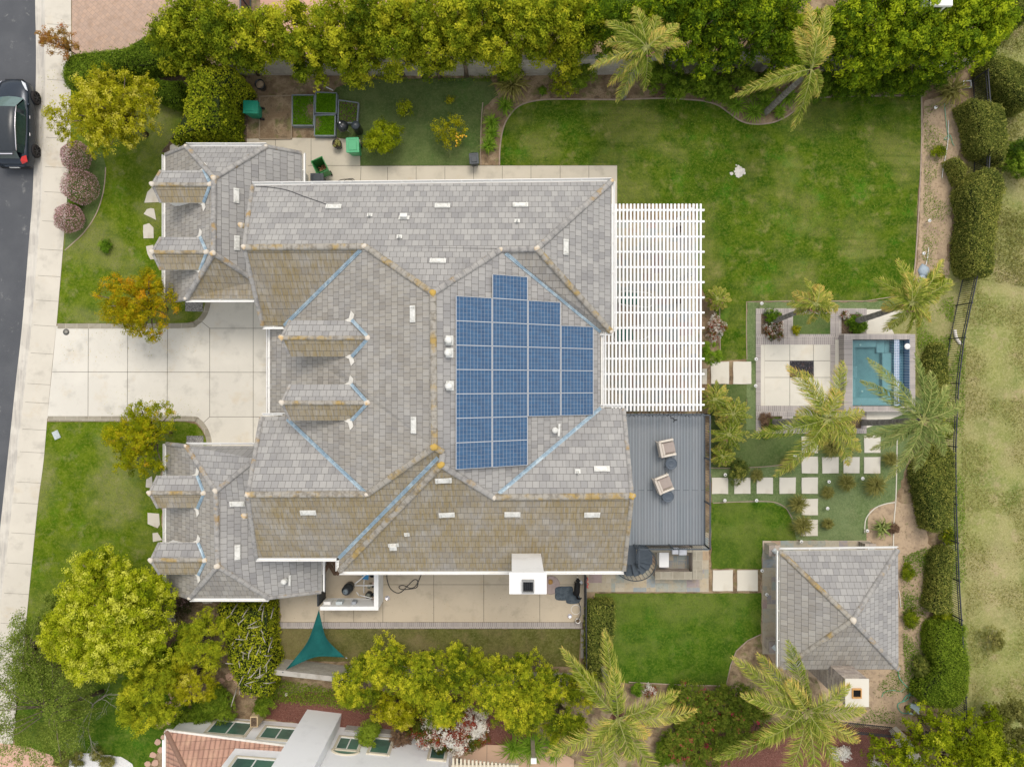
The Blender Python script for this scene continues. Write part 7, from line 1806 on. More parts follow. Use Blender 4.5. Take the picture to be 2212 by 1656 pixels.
ne = [(1290,40,44,6.0),(1340,80,48,5.4),(1398,40,46,6.2),(1452,20,44,6.2),(1470,90,46,5.2),(1520,50,50,6.0),(1540,115,44,4.6),(1580,20,48,6.4),(1605,80,50,5.8),(1655,40,50,6.2),(1690,110,46,5.0),(1810,60,52,6.0),(1850,120,50,4.8),(1880,40,54,6.2),(1925,100,54,5.4),(1955,45,54,6.2),(1990,110,50,5.0),(2020,60,52,6.2),(2068,95,50,5.4),(2090,45,52,6.2),(2125,80,38,5.2),(1745,95,48,4.4)]
nel = ['west of the first palm','behind the first palm','above the first palm','at the top edge right of the first palm','with bare grey twigs right of the first palm','tall one midway between both palms','short one midway between both palms','at the top edge left of the second palm','with pale limbs left of the second palm','close behind the second palm','short one just left of the second palm','tall one right of the second palm','short one with bare limbs right of the second palm','at the top edge left of the white canopy','bright tipped one below the canopy','beneath the white canopy','short one over the lawn corner','right of the white canopy','near the short iron fence','tall one at the top right','outermost one at the right end','low one hidden under the second palm']
for i, (x, y, r, h) in enumerate(ne):
    e = x > 1790
    tree(x, y, r*1.25, h, 'ficus_dark', 'dense deep green tree '+nel[i], 'tree', 'ficus_tree', GE, seed=200+i, nl=52, lr=.185, leaf=.115, dens=1.4, hb=.12, elong=1.8, tint=.46 if not e else .58, tvar=.14, spread=.15, up=.3, hol=.35, tipbias=.6)
# front shrubs under them
gs = [(1420,165,34,2.0),(1470,185,34,1.8),(1520,180,34,1.9),(1560,200,30,1.6),(1600,180,34,1.9),(1650,190,28,1.6),(1770,190,30,1.6),(1820,185,34,1.8),(1870,180,36,1.9),(1920,185,34,1.8),(1965,180,32,1.7),(2010,170,28,1.5)]
for i, (x, y, r, h) in enumerate(gs):
    bush(x, y, r, h, 'ficus_dark' if i > 6 else 'hedge', '%s loose green shrub of the border under the north east trees, counted from the west' % ['first','second','third','fourth','fifth','sixth','seventh','eighth','ninth','tenth','eleventh','twelfth'][i], group='loose shrubs under the north east trees', seed=300+i, nl=22, dens=1.3, leaf=.08, tint=.45, tvar=.14)
# tall hedge block west of the side yard
hedge([(399,150),(440,138),(500,140),(525,175),(527,240),(527,322),(470,330),(396,326),(392,250),(402,200)], 3.4, 'ficus', 'tall yellow green hedge between front lawn and side yard', leaf=.09, dens=1.5, lump_=.16, rnd=.5, tint=.50, spread=.2, smooth=False, name='tall_hedge', fresh=.18)
hedge([(134,140),(150,118),(200,108),(260,103),(330,95),(400,90),(408,150),(370,165),(300,170),(230,185),(150,188),(133,165)], 1.7, 'hedge', 'long dark clipped hedge with a rounded end by the pavement', leaf=.06, lump_=.06, rnd=.5, tint=.52)
hedge([(325,170),(360,175),(405,190),(408,240),(370,230),(330,205)], 1.1, 'hedge', 'low dark clipped hedge behind the yellow tree', leaf=.06, lump_=.06, tint=.4)
# clipped shrubs along the east fence
GC = 'clipped shrubs inside the iron fence'
hedge([(2118,135),(2190,128),(2240,160),(2235,220),(2185,240),(2130,205),(2100,170)], 1.7, 'bluehedge', 'large clipped shrub at the top right outside corner', group=GC, tint=.52)
hedge([(2080,225),(2120,216),(2165,228),(2178,280),(2172,350),(2120,356),(2082,340),(2072,290)], 1.7, 'bluehedge', 'rounded square clipped shrub beside the fence', group=GC, tint=.58, lump_=.03)
hedge([(2050,345),(2078,344),(2092,362),(2080,392),(2052,396),(2040,370)], 1.2, 'bluehedge', 'small round clipped shrub between two large ones', group=GC, rnd=.3, tint=.62)
hedge([(2114,374),(2142,362),(2170,385),(2165,440),(2150,520),(2120,585),(2090,605),(2058,590),(2052,540),(2070,470),(2085,410)], 1.8, 'bluehedge', 'long speckled clipped shrub following the fence', group=GC, tint=.55, spread=.26, lump_=.04)
hedge([(2115,-20),(2220,-30),(2225,40),(2160,45),(2120,20)], 1.7, 'bluehedge', 'clipped shrub cut by the top right corner', group=GC, tint=.45)
hedge([(2010,745),(2045,755),(2052,830),(2040,890),(2010,870),(1985,800)], 1.1, 'bluehedge', 'clipped shrub right of the spa pool', group=GC, tint=.58, spread=.24)
hedge([(1985,975),(2030,960),(2062,985),(2062,1060),(2055,1130),(2020,1150),(2000,1110),(1965,1050),(1960,1010)], 1.5, 'bluehedge', 'broad clipped shrub below the dark palm', group=GC, tint=.50, spread=.26, lump_=.05)
hedge([(2000,1195),(2030,1175),(2055,1200),(2058,1280),(2055,1320),(2018,1322),(2000,1270)], 1.3, 'bluehedge', 'upright clipped shrub right of the pavilion roof', group=GC, tint=.52, spread=.24)
hedge([(1995,1340),(2050,1333),(2080,1380),(2095,1440),(2090,1500),(2055,1530),(2000,1520),(1980,1480),(2020,1440),(1990,1395)], 1.5, 'hedge', 'large kidney shaped clipped shrub at the lower right', group=GC, tint=.62, spread=.22, lump_=.06)
bush(1992,1442,18,.8,'bluehedge','small round shrub tucked beside the kidney shaped one',leaf=.05,dens=1.8,hol=.8)
# ================================================= front trees
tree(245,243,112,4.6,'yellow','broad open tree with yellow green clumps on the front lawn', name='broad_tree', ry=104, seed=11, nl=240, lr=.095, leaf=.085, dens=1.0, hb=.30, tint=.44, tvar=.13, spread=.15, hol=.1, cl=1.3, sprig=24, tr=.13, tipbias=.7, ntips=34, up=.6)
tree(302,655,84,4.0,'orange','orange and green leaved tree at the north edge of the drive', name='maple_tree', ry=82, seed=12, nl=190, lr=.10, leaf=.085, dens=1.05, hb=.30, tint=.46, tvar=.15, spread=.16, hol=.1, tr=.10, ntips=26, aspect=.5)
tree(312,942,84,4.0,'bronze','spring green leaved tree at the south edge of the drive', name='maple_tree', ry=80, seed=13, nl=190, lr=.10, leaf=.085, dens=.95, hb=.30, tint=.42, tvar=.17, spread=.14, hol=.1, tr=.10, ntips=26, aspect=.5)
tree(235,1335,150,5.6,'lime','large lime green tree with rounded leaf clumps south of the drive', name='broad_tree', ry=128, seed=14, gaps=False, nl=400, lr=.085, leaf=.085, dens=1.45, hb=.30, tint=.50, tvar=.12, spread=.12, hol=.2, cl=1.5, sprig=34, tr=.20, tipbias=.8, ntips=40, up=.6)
tree(128,92,50,2.8,'redbrown','sparse red brown young tree on the pavement edge', name='maple_tree', ry=34, seed=15, nl=90, lr=.13, leaf=.075, dens=.5, hb=.3, tint=.5, tvar=.2, hol=.1, tr=.035, ntips=24)
def ball(px, py, r, fo, label, seed, group=None, leaf=.05):
    rng = np.random.default_rng(seed); k = CH/F; R = r*k; c = S(px, py, R*.7); c.z = R*.75; t = thing('flowering_shrub', label, 'shrub', (c.x, c.y, 0), 0, group)
    ph = rng.uniform(0, 6, 6)
    def shell(n, rr):
        d = unit(rng.normal(size=(n, 3))); d = d[d[:, 2] > -.6]
        w = 1+.05*np.sin(d[:, 0]*5+ph[0])*np.sin(d[:, 1]*6+ph[1])+.05*np.sin(d[:, 2]*7+ph[2])
        return d, np.array(c)+d*np.array([R, R, R*.85])*(w*rr(len(d)))[:, None]
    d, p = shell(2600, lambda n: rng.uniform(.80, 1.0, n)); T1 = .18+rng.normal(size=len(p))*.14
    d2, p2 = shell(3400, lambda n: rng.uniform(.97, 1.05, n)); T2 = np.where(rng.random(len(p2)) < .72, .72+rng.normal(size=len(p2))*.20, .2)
    Vv = np.concatenate([leaf_quads(p, d+rng.normal(size=d.shape)*.7, leaf*1.3, rng, .55), leaf_quads(p2, d2+rng.normal(size=d2.shape)*.7, leaf, rng, .8)])
    limb_mesh(t.location, [Vector(c)+Vector((.1,0,0)), Vector(c)+Vector((-.1,.1,.1))], t, .03)
    quads_mesh('foliage', Vv, np.concatenate([T1, T2]), FO[fo], t); return t
for i, (x, y, r, l) in enumerate(((166,338,30,'northernmost pink flowering ball shrub by the pavement'),(174,404,35,'largest pink flowering ball shrub, the middle of three'),(151,472,29,'southernmost pink flowering ball shrub by the pavement'))):
    ball(x, y, r, 'pink', l, 20+i, 'pink flowering ball shrubs')
bush(138+25,437,14,.5,'grass','low green shrub between the two lower pink balls'); bush(230,695,13,.4,'grass','small green tuft beside the kerb of the flower bed') if False else None
bush(228,532,12,.4,'grass','small fresh green tuft in the pink shrub bed'); bush(345,1270,30,1.5,'plum','dark plum flowering shrub beside the lime tree', seed=31, tint=.55, spread=.25, dens=1.6)
bush(385,1300,34,1.5,'plum','dark plum and green shrub under the south wing eave', seed=32, tint=.4, spread=.25, dens=1.5); bush(120,1400,45,1.8,'plum','plum coloured shrub left of the lime green tree', seed=33, tint=.55, spread=.25, dens=1.5, nl=30)
bush(110,1320,38,1.4,'birch','dark green shrub at the pavement left of the lime tree', seed=34, dens=1.4)
# south west trees and shrubs
tree(440,1385,66,4.0,'ficus','yellow green tree between the lime tree and the bare limbed hedge', seed=41, nl=80, lr=.16, leaf=.075, dens=1.3, hb=.2, tint=.62, tvar=.13)
tree(330,1490,80,4.2,'ficus','bushy yellow green tree at the foot of the lime tree', seed=42, nl=110, lr=.15, leaf=.075, dens=1.35, hb=.2, tint=.60, tvar=.14)
tree(425,1460,52,3.4,'yellow','yellow flowering tree over the pink flagstones', seed=43, nl=70, lr=.15, leaf=.06, dens=1.1, hb=.2, tint=.50, tvar=.15)
tree(385,1420,48,2.6,'ficus_dark','dark green shrub in the gap below the lime tree', 'shrub', 'shrub', seed=44, nl=40, lr=.2, hb=.1, tint=.4)
bush(475,1520,36,1.2,'hedge','low dark green shrub beside the neighbouring house wall', seed=45, nl=30, dens=1.6, tint=.6); bush(405,1560,30,1.0,'hedge','dark green ground shrub at the corner of the terracotta roof', seed=46, nl=26, dens=1.6, tint=.55); bush(440,1535,30,1.0,'hedge','dark green ground shrub between its two neighbours by the white wall', seed=47, nl=26, dens=1.6, tint=.55)
bh = hedge([(484,1296),(604,1293),(605,1370),(598,1450),(578,1510),(520,1500),(492,1440),(482,1370)], 2.0, 'ficus', 'square cut yellow green hedge full of bare pale branches', leaf=.075, dens=.7, lump_=.12, rnd=.4, tint=.62, name='woody_hedge', smooth=False)
mb = MB(); rg = random.Random(6)
for i in range(52):
    c = S(rg.uniform(500,590), rg.uniform(1302,1495), 2.0); b_ = Vector((c.x,c.y,1.55)); u = rg.uniform(0,6.28); L = rg.uniform(.2,.55)
    mb.tube([b_, b_+Vector((math.cos(u)*L*.5,math.sin(u)*L*.5,.5)), b_+Vector((math.cos(u)*L,math.sin(u)*L,.85+rg.uniform(-.1,.12)))], [.036,.028,.014], 5)
mb.build('bare_branches', MAT['pale_bark'], bh)
# weeping tree at the lower left: long thin drooping twigs
def weeping(px, py, rx, ry, h, label, seed=1, n=150):
    rng = np.random.default_rng(seed); c = S(px, py, h*.6); k = (CH-h*.6)/F; b = Vector((c.x+1.2, c.y-.6, 0)); t = thing('weeping_tree', label, 'tree', b)
    mb = MB(); Q = []; T = []; top = Vector((c.x+.4,c.y-.2,h*.55)); mb.tube([b, b.lerp(top,.5)+Vector((.1,0,0)), top], [.13,.10,.07], 8)
    for i in range(n):
        u = rng.uniform(0,6.283); r = rng.uniform(.25,1)**.7; e = Vector((c.x+math.cos(u)*rx*k*r, c.y+math.sin(u)*ry*k*r, h*rng.uniform(.35,.95)))
        m = top.lerp(e,.5)+Vector((rng.normal()*.25,rng.normal()*.25,.5)); e2 = e+Vector((-.5+rng.normal()*.15,-.35+rng.normal()*.15,-.6))
        if i % 6 == 0: mb.tube([top+Vector((0,0,-.2)), m, e, e2], [.028,.016,.008,.004], 5)
        for s in np.linspace(.2,1,34):
            p = m.lerp(e, s) if rng.random() < .6 else e.lerp(e2, s); 
            for _ in range(4): Q.append([p.x+rng.normal()*.13,p.y+rng.normal()*.13,p.z+rng.normal()*.08]); T.append(.45+rng.normal()*.2)
    mb.build('trunk', MAT['bark'], t); Q = np.array(Q); nn = rng.normal(size=Q.shape)*.8+[0,0,.6]
    quads_mesh('crown', leaf_quads(Q, nn, .10, rng, .35), np.array(T), FO['birch'], t); return t
weeping(90,1525,120,130,5.2,'wispy weeping tree with pale twigs at the lower left corner',seed=51,n=210)
weeping(60,1395,60,80,4.6,'thin weeping tree over the pavement left of the lime tree',seed=52,n=85)
bt = thing('bare_tree', 'bare pale branched small tree on the lower left lawn', 'tree', S(228,1500,0)); mb = MB(); rg = random.Random(3); c0_ = S(228,1500,0)
def twigs(p, d, L, r, depth):
    q = p+d*L; mb.tube([p, p.lerp(q,.5)+Vector((rg.uniform(-.05,.05),rg.uniform(-.05,.05),0)), q], [r, r*.8, r*.55], 5)
    if depth:
        for _ in range(3): twigs(p.lerp(q, rg.uniform(.5,1)), (d+Vector((rg.uniform(-.8,.8),rg.uniform(-.8,.8),rg.uniform(-.2,.4)))).normalized(), L*rg.uniform(.55,.8), r*.55, depth-1)
twigs(c0_, Vector((0,0,1)), 1.2, .05, 0)
for u in (-1.5,-1.9,.6,2.2): twigs(c0_+Vector((0,0,1.1)), Vector((math.cos(u),math.sin(u),.6)).normalized(), 1.2, .024, 3)
mb.build('branches', MAT['pale_bark'], bt)
for x, y, r, l in ((170,1640,16,'small flowering tuft left in the white gravel'),(205,1625,15,'olive tuft at the top of the white gravel'),(232,1645,16,'white flowering tuft in the white gravel'),(135,1640,20,'olive shrub left of the white gravel')): bush(x,y,r,.45,'olive',l,seed=int(x),nl=14)
# ================================================= south row
GS = 'yellow green trees along the south wall'
so = [(782,1470,58,3.8,'airy westernmost tree next to the teal sail'),(832,1425,50,4.0,'tree nearest the dry lawn beside the sail'),(900,1455,66,4.6,'broad tree over the dry lawn and the red mulch'),(960,1500,62,4.4,'yellow tipped tree above the white flowering shrub'),(860,1520,50,3.6,'low yellow tree over the red mulch'),(1000,1440,52,4.2,'tree in the middle of the dry lawn edge'),(1075,1470,66,4.8,'dense tree left of the large palm'),(1120,1530,58,4.4,'yellow tree above the garden post'),(1165,1470,60,4.6,'tree closest to the large palm'),(1215,1545,58,4.2,'darker tree half hidden by the large palm'),(1250,1480,44,3.6,'small tree behind the upper fronds of the large palm')]
for i, (x, y, r, h, l) in enumerate(so):
    tree(x, y, r, h, 'yellow' if i in (4,) else 'ficus', l, 'tree', 'carob_tree', GS, seed=400+i, nl=64, lr=.19, leaf=.075, dens=1.25, hb=.2, tint=(.52,.60,.50,.58,.5,.46,.56,.62,.48,.42,.45)[i], tvar=.21, spread=.15, hol=.3, tipbias=.5)
cover('ivy_strip', [(582,1462),(640,1470),(720,1485),(780,1495),(780,1530),(700,1518),(590,1510),(555,1515)], 5200, .45, .075, 'hedge', 5, tint=.68)
cover('ivy_strip', [(780,1500),(1000,1505),(1000,1545),(880,1545),(780,1535)], 3600, .35, .07, 'hedge', 6, tint=.6)
bush(978,1576,92,2.6,'whiteflower','white flowering shrub with red young leaves by the white house', seed=61, ry=44, nl=110, lr=.11, leaf=.085, dens=1.5, tint=.42, tvar=.30, spread=.08, hol=.4, tr=.05)
bush(800,1580,26,2.2,'hedge','small green shrub against the arched window wall', seed=62, tint=.75); bush(865,1595,26,1.6,'dead','bare grey brown shrub against the white wall', seed=63, dens=.7, leaf=.05)
bush(575,1525,24,1.1,'hedge','green shrub beside the planter at the west mulch bed', seed=64, tint=.6)
straps(1150,1605,42,.5,'strap','row of strappy plants below the garden post',n=160)
straps(1110,1610,34,.5,'strap','strappy clump left of the garden post',n=110); straps(1195,1612,34,.5,'strap','strappy clump right of the garden post',n=110)
# hedge with blooms by dog run
hedge([(1266,1292),(1322,1290),(1322,1345),(1318,1420),(1316,1475),(1270,1470),(1265,1380)], 1.1, 'bluehedge', 'loose clipped hedge between dog run and south lawn', leaf=.07, lump_=.06, tint=.50, smooth=False)
bu = [(1490,1510,45),(1550,1530,50),(1610,1520,45),(1500,1570,50),(1570,1590,52),(1460,1600,42),(1640,1570,45),(1520,1635,42)]
bl_ = ['uppermost left','upper middle','upper right','left','central','lower left','right','lowest']
for i, (x, y, r) in enumerate(bu): bush(x, y, r, 1.5, 'bougain', bl_[i]+' red flowered shrub of the tangled bed south of the lawn', group='red flowered tangled shrubs', seed=500+i, nl=50, lr=.2, leaf=.075, dens=1.1, tint=.48, spread=.19, tvar=.12)
bush(1445,1620,32,1.0,'hedge','dark leafy shrub right of the large palm fronds', seed=520, tint=.5); bush(1378,1488,14,.5,'grass','small green plant left at the south lawn edge'); bush(1405,1490,12,.4,'whiteflower','white flowering plant at the south lawn edge', tint=.5); bush(1455,1492,14,.5,'hedge','dark green rosette at the south lawn edge')
# bottom right trees
for i, (x, y, r, h, f, l) in enumerate(((2010,1570,52,3.6,'lime','light green maple leaved tree over the dark fence'),(2100,1590,70,3.8,'lime','spreading light green tree beyond the iron fence'),(1935,1640,60,3.4,'lime','light green tree at the bottom edge over the red mulch'),(2180,1560,60,3.0,'olive','pale green tree at the lower right edge'),(2060,1650,70,3.6,'lime','light green tree at the bottom edge right of the pale wall'),(2170,1650,70,3.6,'lime','light green tree in the bottom right corner'))):
    tree(x, y, r, h, f, l, 'tree', 'sapling_tree', 'light green trees at the lower right', seed=600+i, nl=80, lr=.16, leaf=.10, dens=1.0, hb=.15, tint=.30, tvar=.14, hol=.2)
for x, y, l in ((1960,1655,'left'),(1875,1625,'middle')): bush(x*1.0-60,y,18,.4,'whiteflower','%s white flowering mound on the red mulch' % l, tint=.8, spread=.15, tvar=.05)
# meadow shrubs
bush(2145,1250+130,26,.8,'olive','sparse weedy shrub on the meadow right of the fence',dens=.5); bush(2205,345,40,2.0,'hedge','shrub at the right edge beyond the clipped hedge',tint=.4)
# citrus and small plants on the side lawn
tree(829,299,39,1.9,'lime','round citrus tree near the green bin', 'tree', 'citrus_tree', seed=71, nl=70, lr=.17, leaf=.09, dens=1.3, hb=.15, tint=.33, tvar=.12, hol=.4, tr=.04)
lt = tree(970,285,40,1.7,'yellow','sparse lemon tree with yellow fruit on the side lawn', 'tree', 'lemon_tree', seed=72, nl=60, lr=.13, leaf=.09, dens=.75, hb=.15, tint=.42, tvar=.15, hol=.2, tr=.035, ry=36)
rg = random.Random(9); ORA = plain('lemon_skin', (.72,.42,.03), .5)
for i in range(16): mb = MB(); u = rg.uniform(-1.6,.6); c = S(975+30*rg.random()*math.cos(u)+10, 292-26*math.sin(u)*rg.random(), 1.2+rg.random()*.4); blob(mb, c, .045, i, 8, fl=1.0); mb.build('fruit', ORA, lt)
bush(873,236,18,.9,'lime','small sapling on the side lawn above the citrus tree',tint=.4,dens=.6,leaf=.09); bush(972,217,8,.4,'yellow','tiny yellow sapling above the lemon tree',dens=.8)
# border plants
straps(1106,192,42,1.0,'flax','large arching flax at the end of the side lawn',n=130,w=.05,cat='plant',name='flax_plant'); straps(2043,205,38,.9,'flax','large flax beside the short iron fence',n=150,w=.045,name='flax_plant')
ag = [(1092,232,22,'uppermost strappy clump of the curved side bed'),(1063,268,20,'second strappy clump of the curved side bed'),(1062,292,18,'third strappy clump of the curved side bed'),(1055,318,20,'lowest strappy clump of the curved side bed'),(1448,202,24,'strappy clump right of the first palm'),(1565,210,22,'strappy clump left of the curved bed'),(1588,232,26,'strappy clump inside the curved lawn bulge'),(1625,245,28,'broad strappy clump below the second palm frond'),(1650,225,24,'strappy clump at the foot of the second palm'),(1697,215,24,'strappy clump between the fronds of the second palm'),(1680,246,16,'small strappy clump at the lawn edge below the palm')]
for x, y, r, l in ag: straps(x, y, r, .45, 'strap', l, n=110, group='strappy clumps of the borders')
bush(1215,182,30,1.0,'ficus','open twiggy shrub in front of the pale wall stretch',dens=.5,tint=.6); bush(1252,165,30,1.5,'hedge','leafy shrub against the pale wall stretch',tint=.6); bush(1172,195,8,.3,'grass','tiny seedling in the bare north bed')
bush(1100,160,26,1.0,'hedge','ivy mound below the wall at the end of the side lawn',tint=.55); cover('ivy_strip', [(830,160),(1060,165),(1060,178),(900,180),(800,172)], 2200, .4, .08, 'hedge', 9, tint=.6, clump=2)
# planters and palm bed plants
for x, y, r, h, f, l in ((1668,680,16,.6,'grass','rose bush in the planter north of the terrace'),(1672,715,20,.4,'whiteflower','white daisies in the planter corner north of the terrace'),(1720,712,9,.3,'yellow','yellow tuft in the turf planter north of the terrace'),(1850,703,22,.4,'grass','leafy plant at the foot of the palm by the pool'),(1826,682,9,.3,'whiteflower','white blossom in the corner of the pool planter'),(1846,690,8,.5,'grass','small sprig beside the palm trunk by the pool'),
   (1652,905,14,.4,'dead','dry red plant in the planter south of the terrace'),(1672,920,16,.4,'grass','green plant in the planter south of the terrace'),(1545,712,26,1.0,'whiteflower','pale flowering shrub beside the pergola posts'),(1790,965,26,.7,'olive','dark shrub behind the fronds in the stone path'),(1590,1020,26,.7,'bluehedge','grey green shrub beside the stepping stones'),(1632,1025,16,.4,'olive','yellowish low shrub beside the stepping stones'),
   (1716,1060+25,24,.9,'olive','arching shrub between the stones and the small lawn'),(1726,1130,26,.9,'olive','brownish arching shrub at the pavilion end of the stones'),(1822,1040,22,.7,'olive','dark shrub below the short row of stones'),(1783,1062,16,.5,'olive','brown tuft right of the fifth stepping stone'),(1882,1045,28,.8,'olive','spreading shrub near the pale kerb of the sand bed'),(1782,1128,14,.6,'olive','brown upright tuft near the pavilion stones'),(1915,990,18,.7,'olive','shrub right of the short row of stones'),(1698,1000,20,.6,'olive','small shrub at the curve of the palm bed'),(1655,935,12,.3,'grass','tiny shrub south of the terrace planter')):
    if f == 'olive': straps(x, y, r*.92, h*.8, 'olive', l, n=340, w=.022, cat='shrub', name='feathery_shrub', lean=.7)
    else: bush(x, y, r, h, f, l, seed=int(x+y), nl=20, dens=1.2, leaf=.06, tint=.45 if f != 'whiteflower' else .4, spread=.22)
tree(1536,765,24,2.1,'grass','small standard tree with a round bright crown by the pergola','tree','standard_tree',nl=40,lr=.22,leaf=.06,hb=.5,hol=.6,tint=.7,tr=.04)
bush(1928,1141,12,.5,'dead','round dry brown plant on the sand bed',leaf=.05,dens=1.8,tint=.3); straps(1897,1137,24,.6,'palm_dark','spiky cycad like plant on the round sand bed',n=60,w=.05)
bush(2062,1400,.1,.1,'olive','x') if False else None
cover('weeds', [(1975,660),(2060,640),(2055,740),(2030,850),(1990,850),(1980,740)], 5000, .12, .07, 'grass', 31, tint=.75, clump=3)
cover('weeds', [(1995,230),(2058,220),(2066,420),(2045,600),(1990,560),(1995,400)], 3800, .10, .06, 'grass', 32, tint=.6, clump=2.6)
cover('weeds', [(1945,1200),(2000,1180),(2000,1500),(1950,1560),(1850,1560),(1880,1500),(1945,1420)], 6500, .12, .07, 'grass', 33, tint=.45, clump=2.2)
cover('weeds', [(2100,100),(2212,40),(2212,620),(2090,600),(2110,300)], 9000, .18, .08, 'olive', 34, tint=.4, clump=1.4)
cover('leaf_litter', [(1340,150),(2060,150),(1990,206),(1700,212),(1500,212),(1150,214),(1130,180)], 9000, .04, .06, 'dead', 35, tint=.5, clump=2)
cover('leaf_litter', [(350,1300),(600,1292),(600,1500),(450,1520),(350,1480)], 7000, .06, .07, 'dead', 36, tint=.4)
cover('meadow_tufts', [(2085,300),(2212,200),(2212,1656),(2110,1656),(2080,1240),(2075,900)], 26000, .08, .09, 'olive', 37, tint=.66, spread=.3, clump=1.9, aspect=.25, up=.5)
# ================================================= palms
palm((1397,104),6.4,(1345,212),[(1368,14),(1308,46),(1306,92),(1421,34,5.6),(1466,52),(1476,92),(1432,128,5.2),(1393,197,4.6),(1331,222,4.2),(1270,150,4.8),(1312,186,4.4),(1340,60,6.0),(1372,150,5.2),(1440,70,6.2)],'tall feather palm with pale fronds over the north wall',seed=1,tint=.55)
palm((1752,150),6.2,(1652,245),[(1746,8,6.4),(1786,12,6.2),(1722,60,6.2),(1800,80,5.6),(1765,60,6.8),(1735,95,6.4),(1576,212,4.6),(1640,190,5.4),(1710,284,4.4),(1768,210,5.0),(1742,220,5.0),(1770,110,6.4)],'tall wind blown feather palm at the north lawn edge',seed=2,wind=(-.1,.3),tint=.60)
palm((1762,658),4.3,(1670,694),[(1740,602),(1797,636),(1713,632),(1810,668),(1716,674,3.0),(1748,700,2.9),(1790,694,3.0),(1770,615,4.0),(1700,655,3.2),(1795,655,3.6)],'small yellow green palm leaning from the planter north of the terrace',seed=3,lw=.45,wind=(.3,-.1),tint=.58,tr=.11)
palm((1968,655),5.8,(1846,694),[(1886,600,4.8),(1937,558),(1960,590,5.9),(2038,560),(2056,604,5.0),(1904,662,4.6),(1907,716,4.0),(1960,718,4.0),(2010,692,4.6),(2030,640,5.4),(1930,630,5.6),(1990,600,6.0),(1985,705,4.4)],'feather palm with ringed trunk leaning over the spa pool terrace',seed=4,wind=(.2,.15),tint=.58)
palm((1786,905),6.2,(1668,911),[(1698,788,5.2),(1732,800,5.6),(1820,778,5.2),(1806,840,6.4),(1612,944,4.6),(1671,1030,4.4),(1720,892,5.6),(1867,888,5.4),(1860,975,4.8),(1834,1005,4.6),(1775,960,5.4),(1750,950,5.2),(1850,930,5.6),(1740,985,4.9)],'large golden green palm leaning over the fire pit terrace',seed=5,lw=.6,tint=.64)
palm((1992,908),6.8,(1862,912),[(1872,772,5.4),(1858,822,5.2),(1976,762,5.8),(2012,800,6.4),(2084,868,6.0),(2060,930,5.8),(1868,944,5.2),(1880,972,5.0),(1910,1042,4.4),(1975,1020,4.8),(2040,985,5.2),(2050,830,6.2),(1930,940,5.8),(1950,1000,5.4)],'dark green palm leaning across the lower end of the spa pool',seed=6,fo='palm_dark',lw=.50,tint=.62)
palm((1335,1550),6.6,(1298,1425),[(1212,1398,6.2),(1306,1357,5.4),(1324,1440,6.8),(1468,1494,6.2),(1506,1534,5.8),(1178,1630,6.2),(1430,1690,6.8),(1310,1700,6.8),(1285,1600,6.8),(1240,1690,6.4),(1400,1590,6.8),(1365,1640,7.2)],'very large feather palm at the bottom with long separate fronds',seed=7,lw=.64,tint=.56,rise=.6)
palm((1742,1535),5.9,(1643,1425),[(1702,1382,5.8),(1580,1418,5.2),(1634,1410,4.6),(1870,1532,6.2),(1858,1602,5.8),(1543,1640,5.6),(1820,1680,6.0),(1760,1700,6.4),(1690,1700,6.2),(1836,1478,6.6),(1640,1600,6.4),(1700,1470,6.2),(1790,1600,6.4),(1600,1500,6.0)],'large feather palm at the bottom right beside the stone chimney',seed=8,lw=.64,tint=.56,rise=.7)
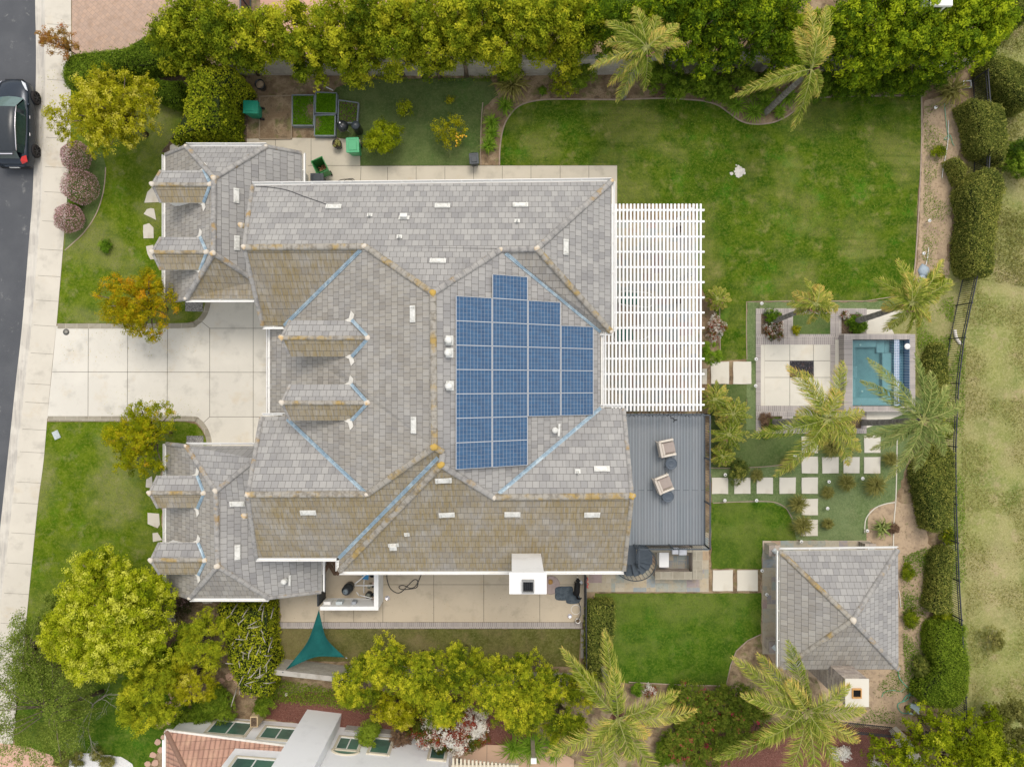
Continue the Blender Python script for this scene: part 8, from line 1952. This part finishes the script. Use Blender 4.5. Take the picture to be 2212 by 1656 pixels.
for i, (x, y, r, h, l) in enumerate(((1543,862,40,1.3,'young palm nearest the pergola corner'),(1583,893,42,1.4,'middle young palm beside the deck'),(1574,938,46,1.5,'southern young palm beside the deck railing'),(1549,645,30,1.2,'young palm at the edge of the pergola'),(1560,985,28,.9,'low young palm just above the stepping stones'))):
    rg = random.Random(i+5); tips = [(x+r*math.cos(2*math.pi*k/13+.2*i)*rg.uniform(.8,1.1), y+r*math.sin(2*math.pi*k/13+.2*i)*rg.uniform(.8,1.1), h*rg.uniform(.35,.8)) for k in range(13)]
    palm((x,y),h,(x,y),tips,l,seed=20+i,lw=.24,tr=.05,tint=.52,rise=.9)

cover('leaf_litter', [(130,700),(440,700),(440,760),(130,790)], 260, .01, .05, 'orange', 51, tint=.6)
cover('leaf_litter', [(220,840),(430,850),(430,905),(220,900)], 160, .01, .05, 'bronze', 52, tint=.6)
cover('leaf_litter', [(85,150),(150,150),(140,330),(80,330)], 160, .01, .05, 'yellow', 53, tint=.5)
cover('leaf_litter', [(600,1262),(1255,1262),(1255,1342),(600,1342)], 200, .01, .04, 'dead', 54, tint=.4)
cover('lawn_weeds', [(1340,470+0),(1340,362),(1100,362),(1110,260),(1180,225),(1480,225),(1600,280),(1700,265),(1980,215),(1970,420),(1955,630),(1620,640),(1520,620),(1510,440)], 9000, .02, .07, 'grass', 55, tint=.5, spread=.25, clump=.9, z=.03, aspect=.35)

for x, y, r, h, l in ((2035,925,24,.9,'loose green shrub between the pool side hedge and the dark palm'),(2048,1160,18,.7,'loose green shrub in the gap above the upright clipped shrub'),(2040,1325,18,.7,'loose green shrub between the upright and kidney shaped shrubs'),(1972,1335,20,.5,'weedy green shrub on the dirt east of the pavilion'),(1962,1235,16,.4,'low weedy shrub near the pavilion roof edge'),(2030,330,16,.5,'weedy yellow green shrub on the strip beside the small round shrub'),(2022,610,22,.6,'weedy shrub at the foot of the long speckled hedge'),(2080,420,16,.4,'dark green shrub under the long speckled hedge')):
    bush(x, y, r, h, 'ficus', l, seed=int(x*3+y), nl=20, dens=1.1, leaf=.07, tint=.35, tvar=.15)
cover('weeds', [(1950,1200),(2030,1170),(2035,1500),(1960,1540),(1950,1400)], 9000, .16, .07, 'grass', 61, tint=.55, clump=1.7)
cover('weeds', [(2020,880),(2085,700),(2080,1000),(2090,1500),(2045,1500),(2035,1000)], 9000, .16, .07, 'grass', 62, tint=.6, clump=1.2)
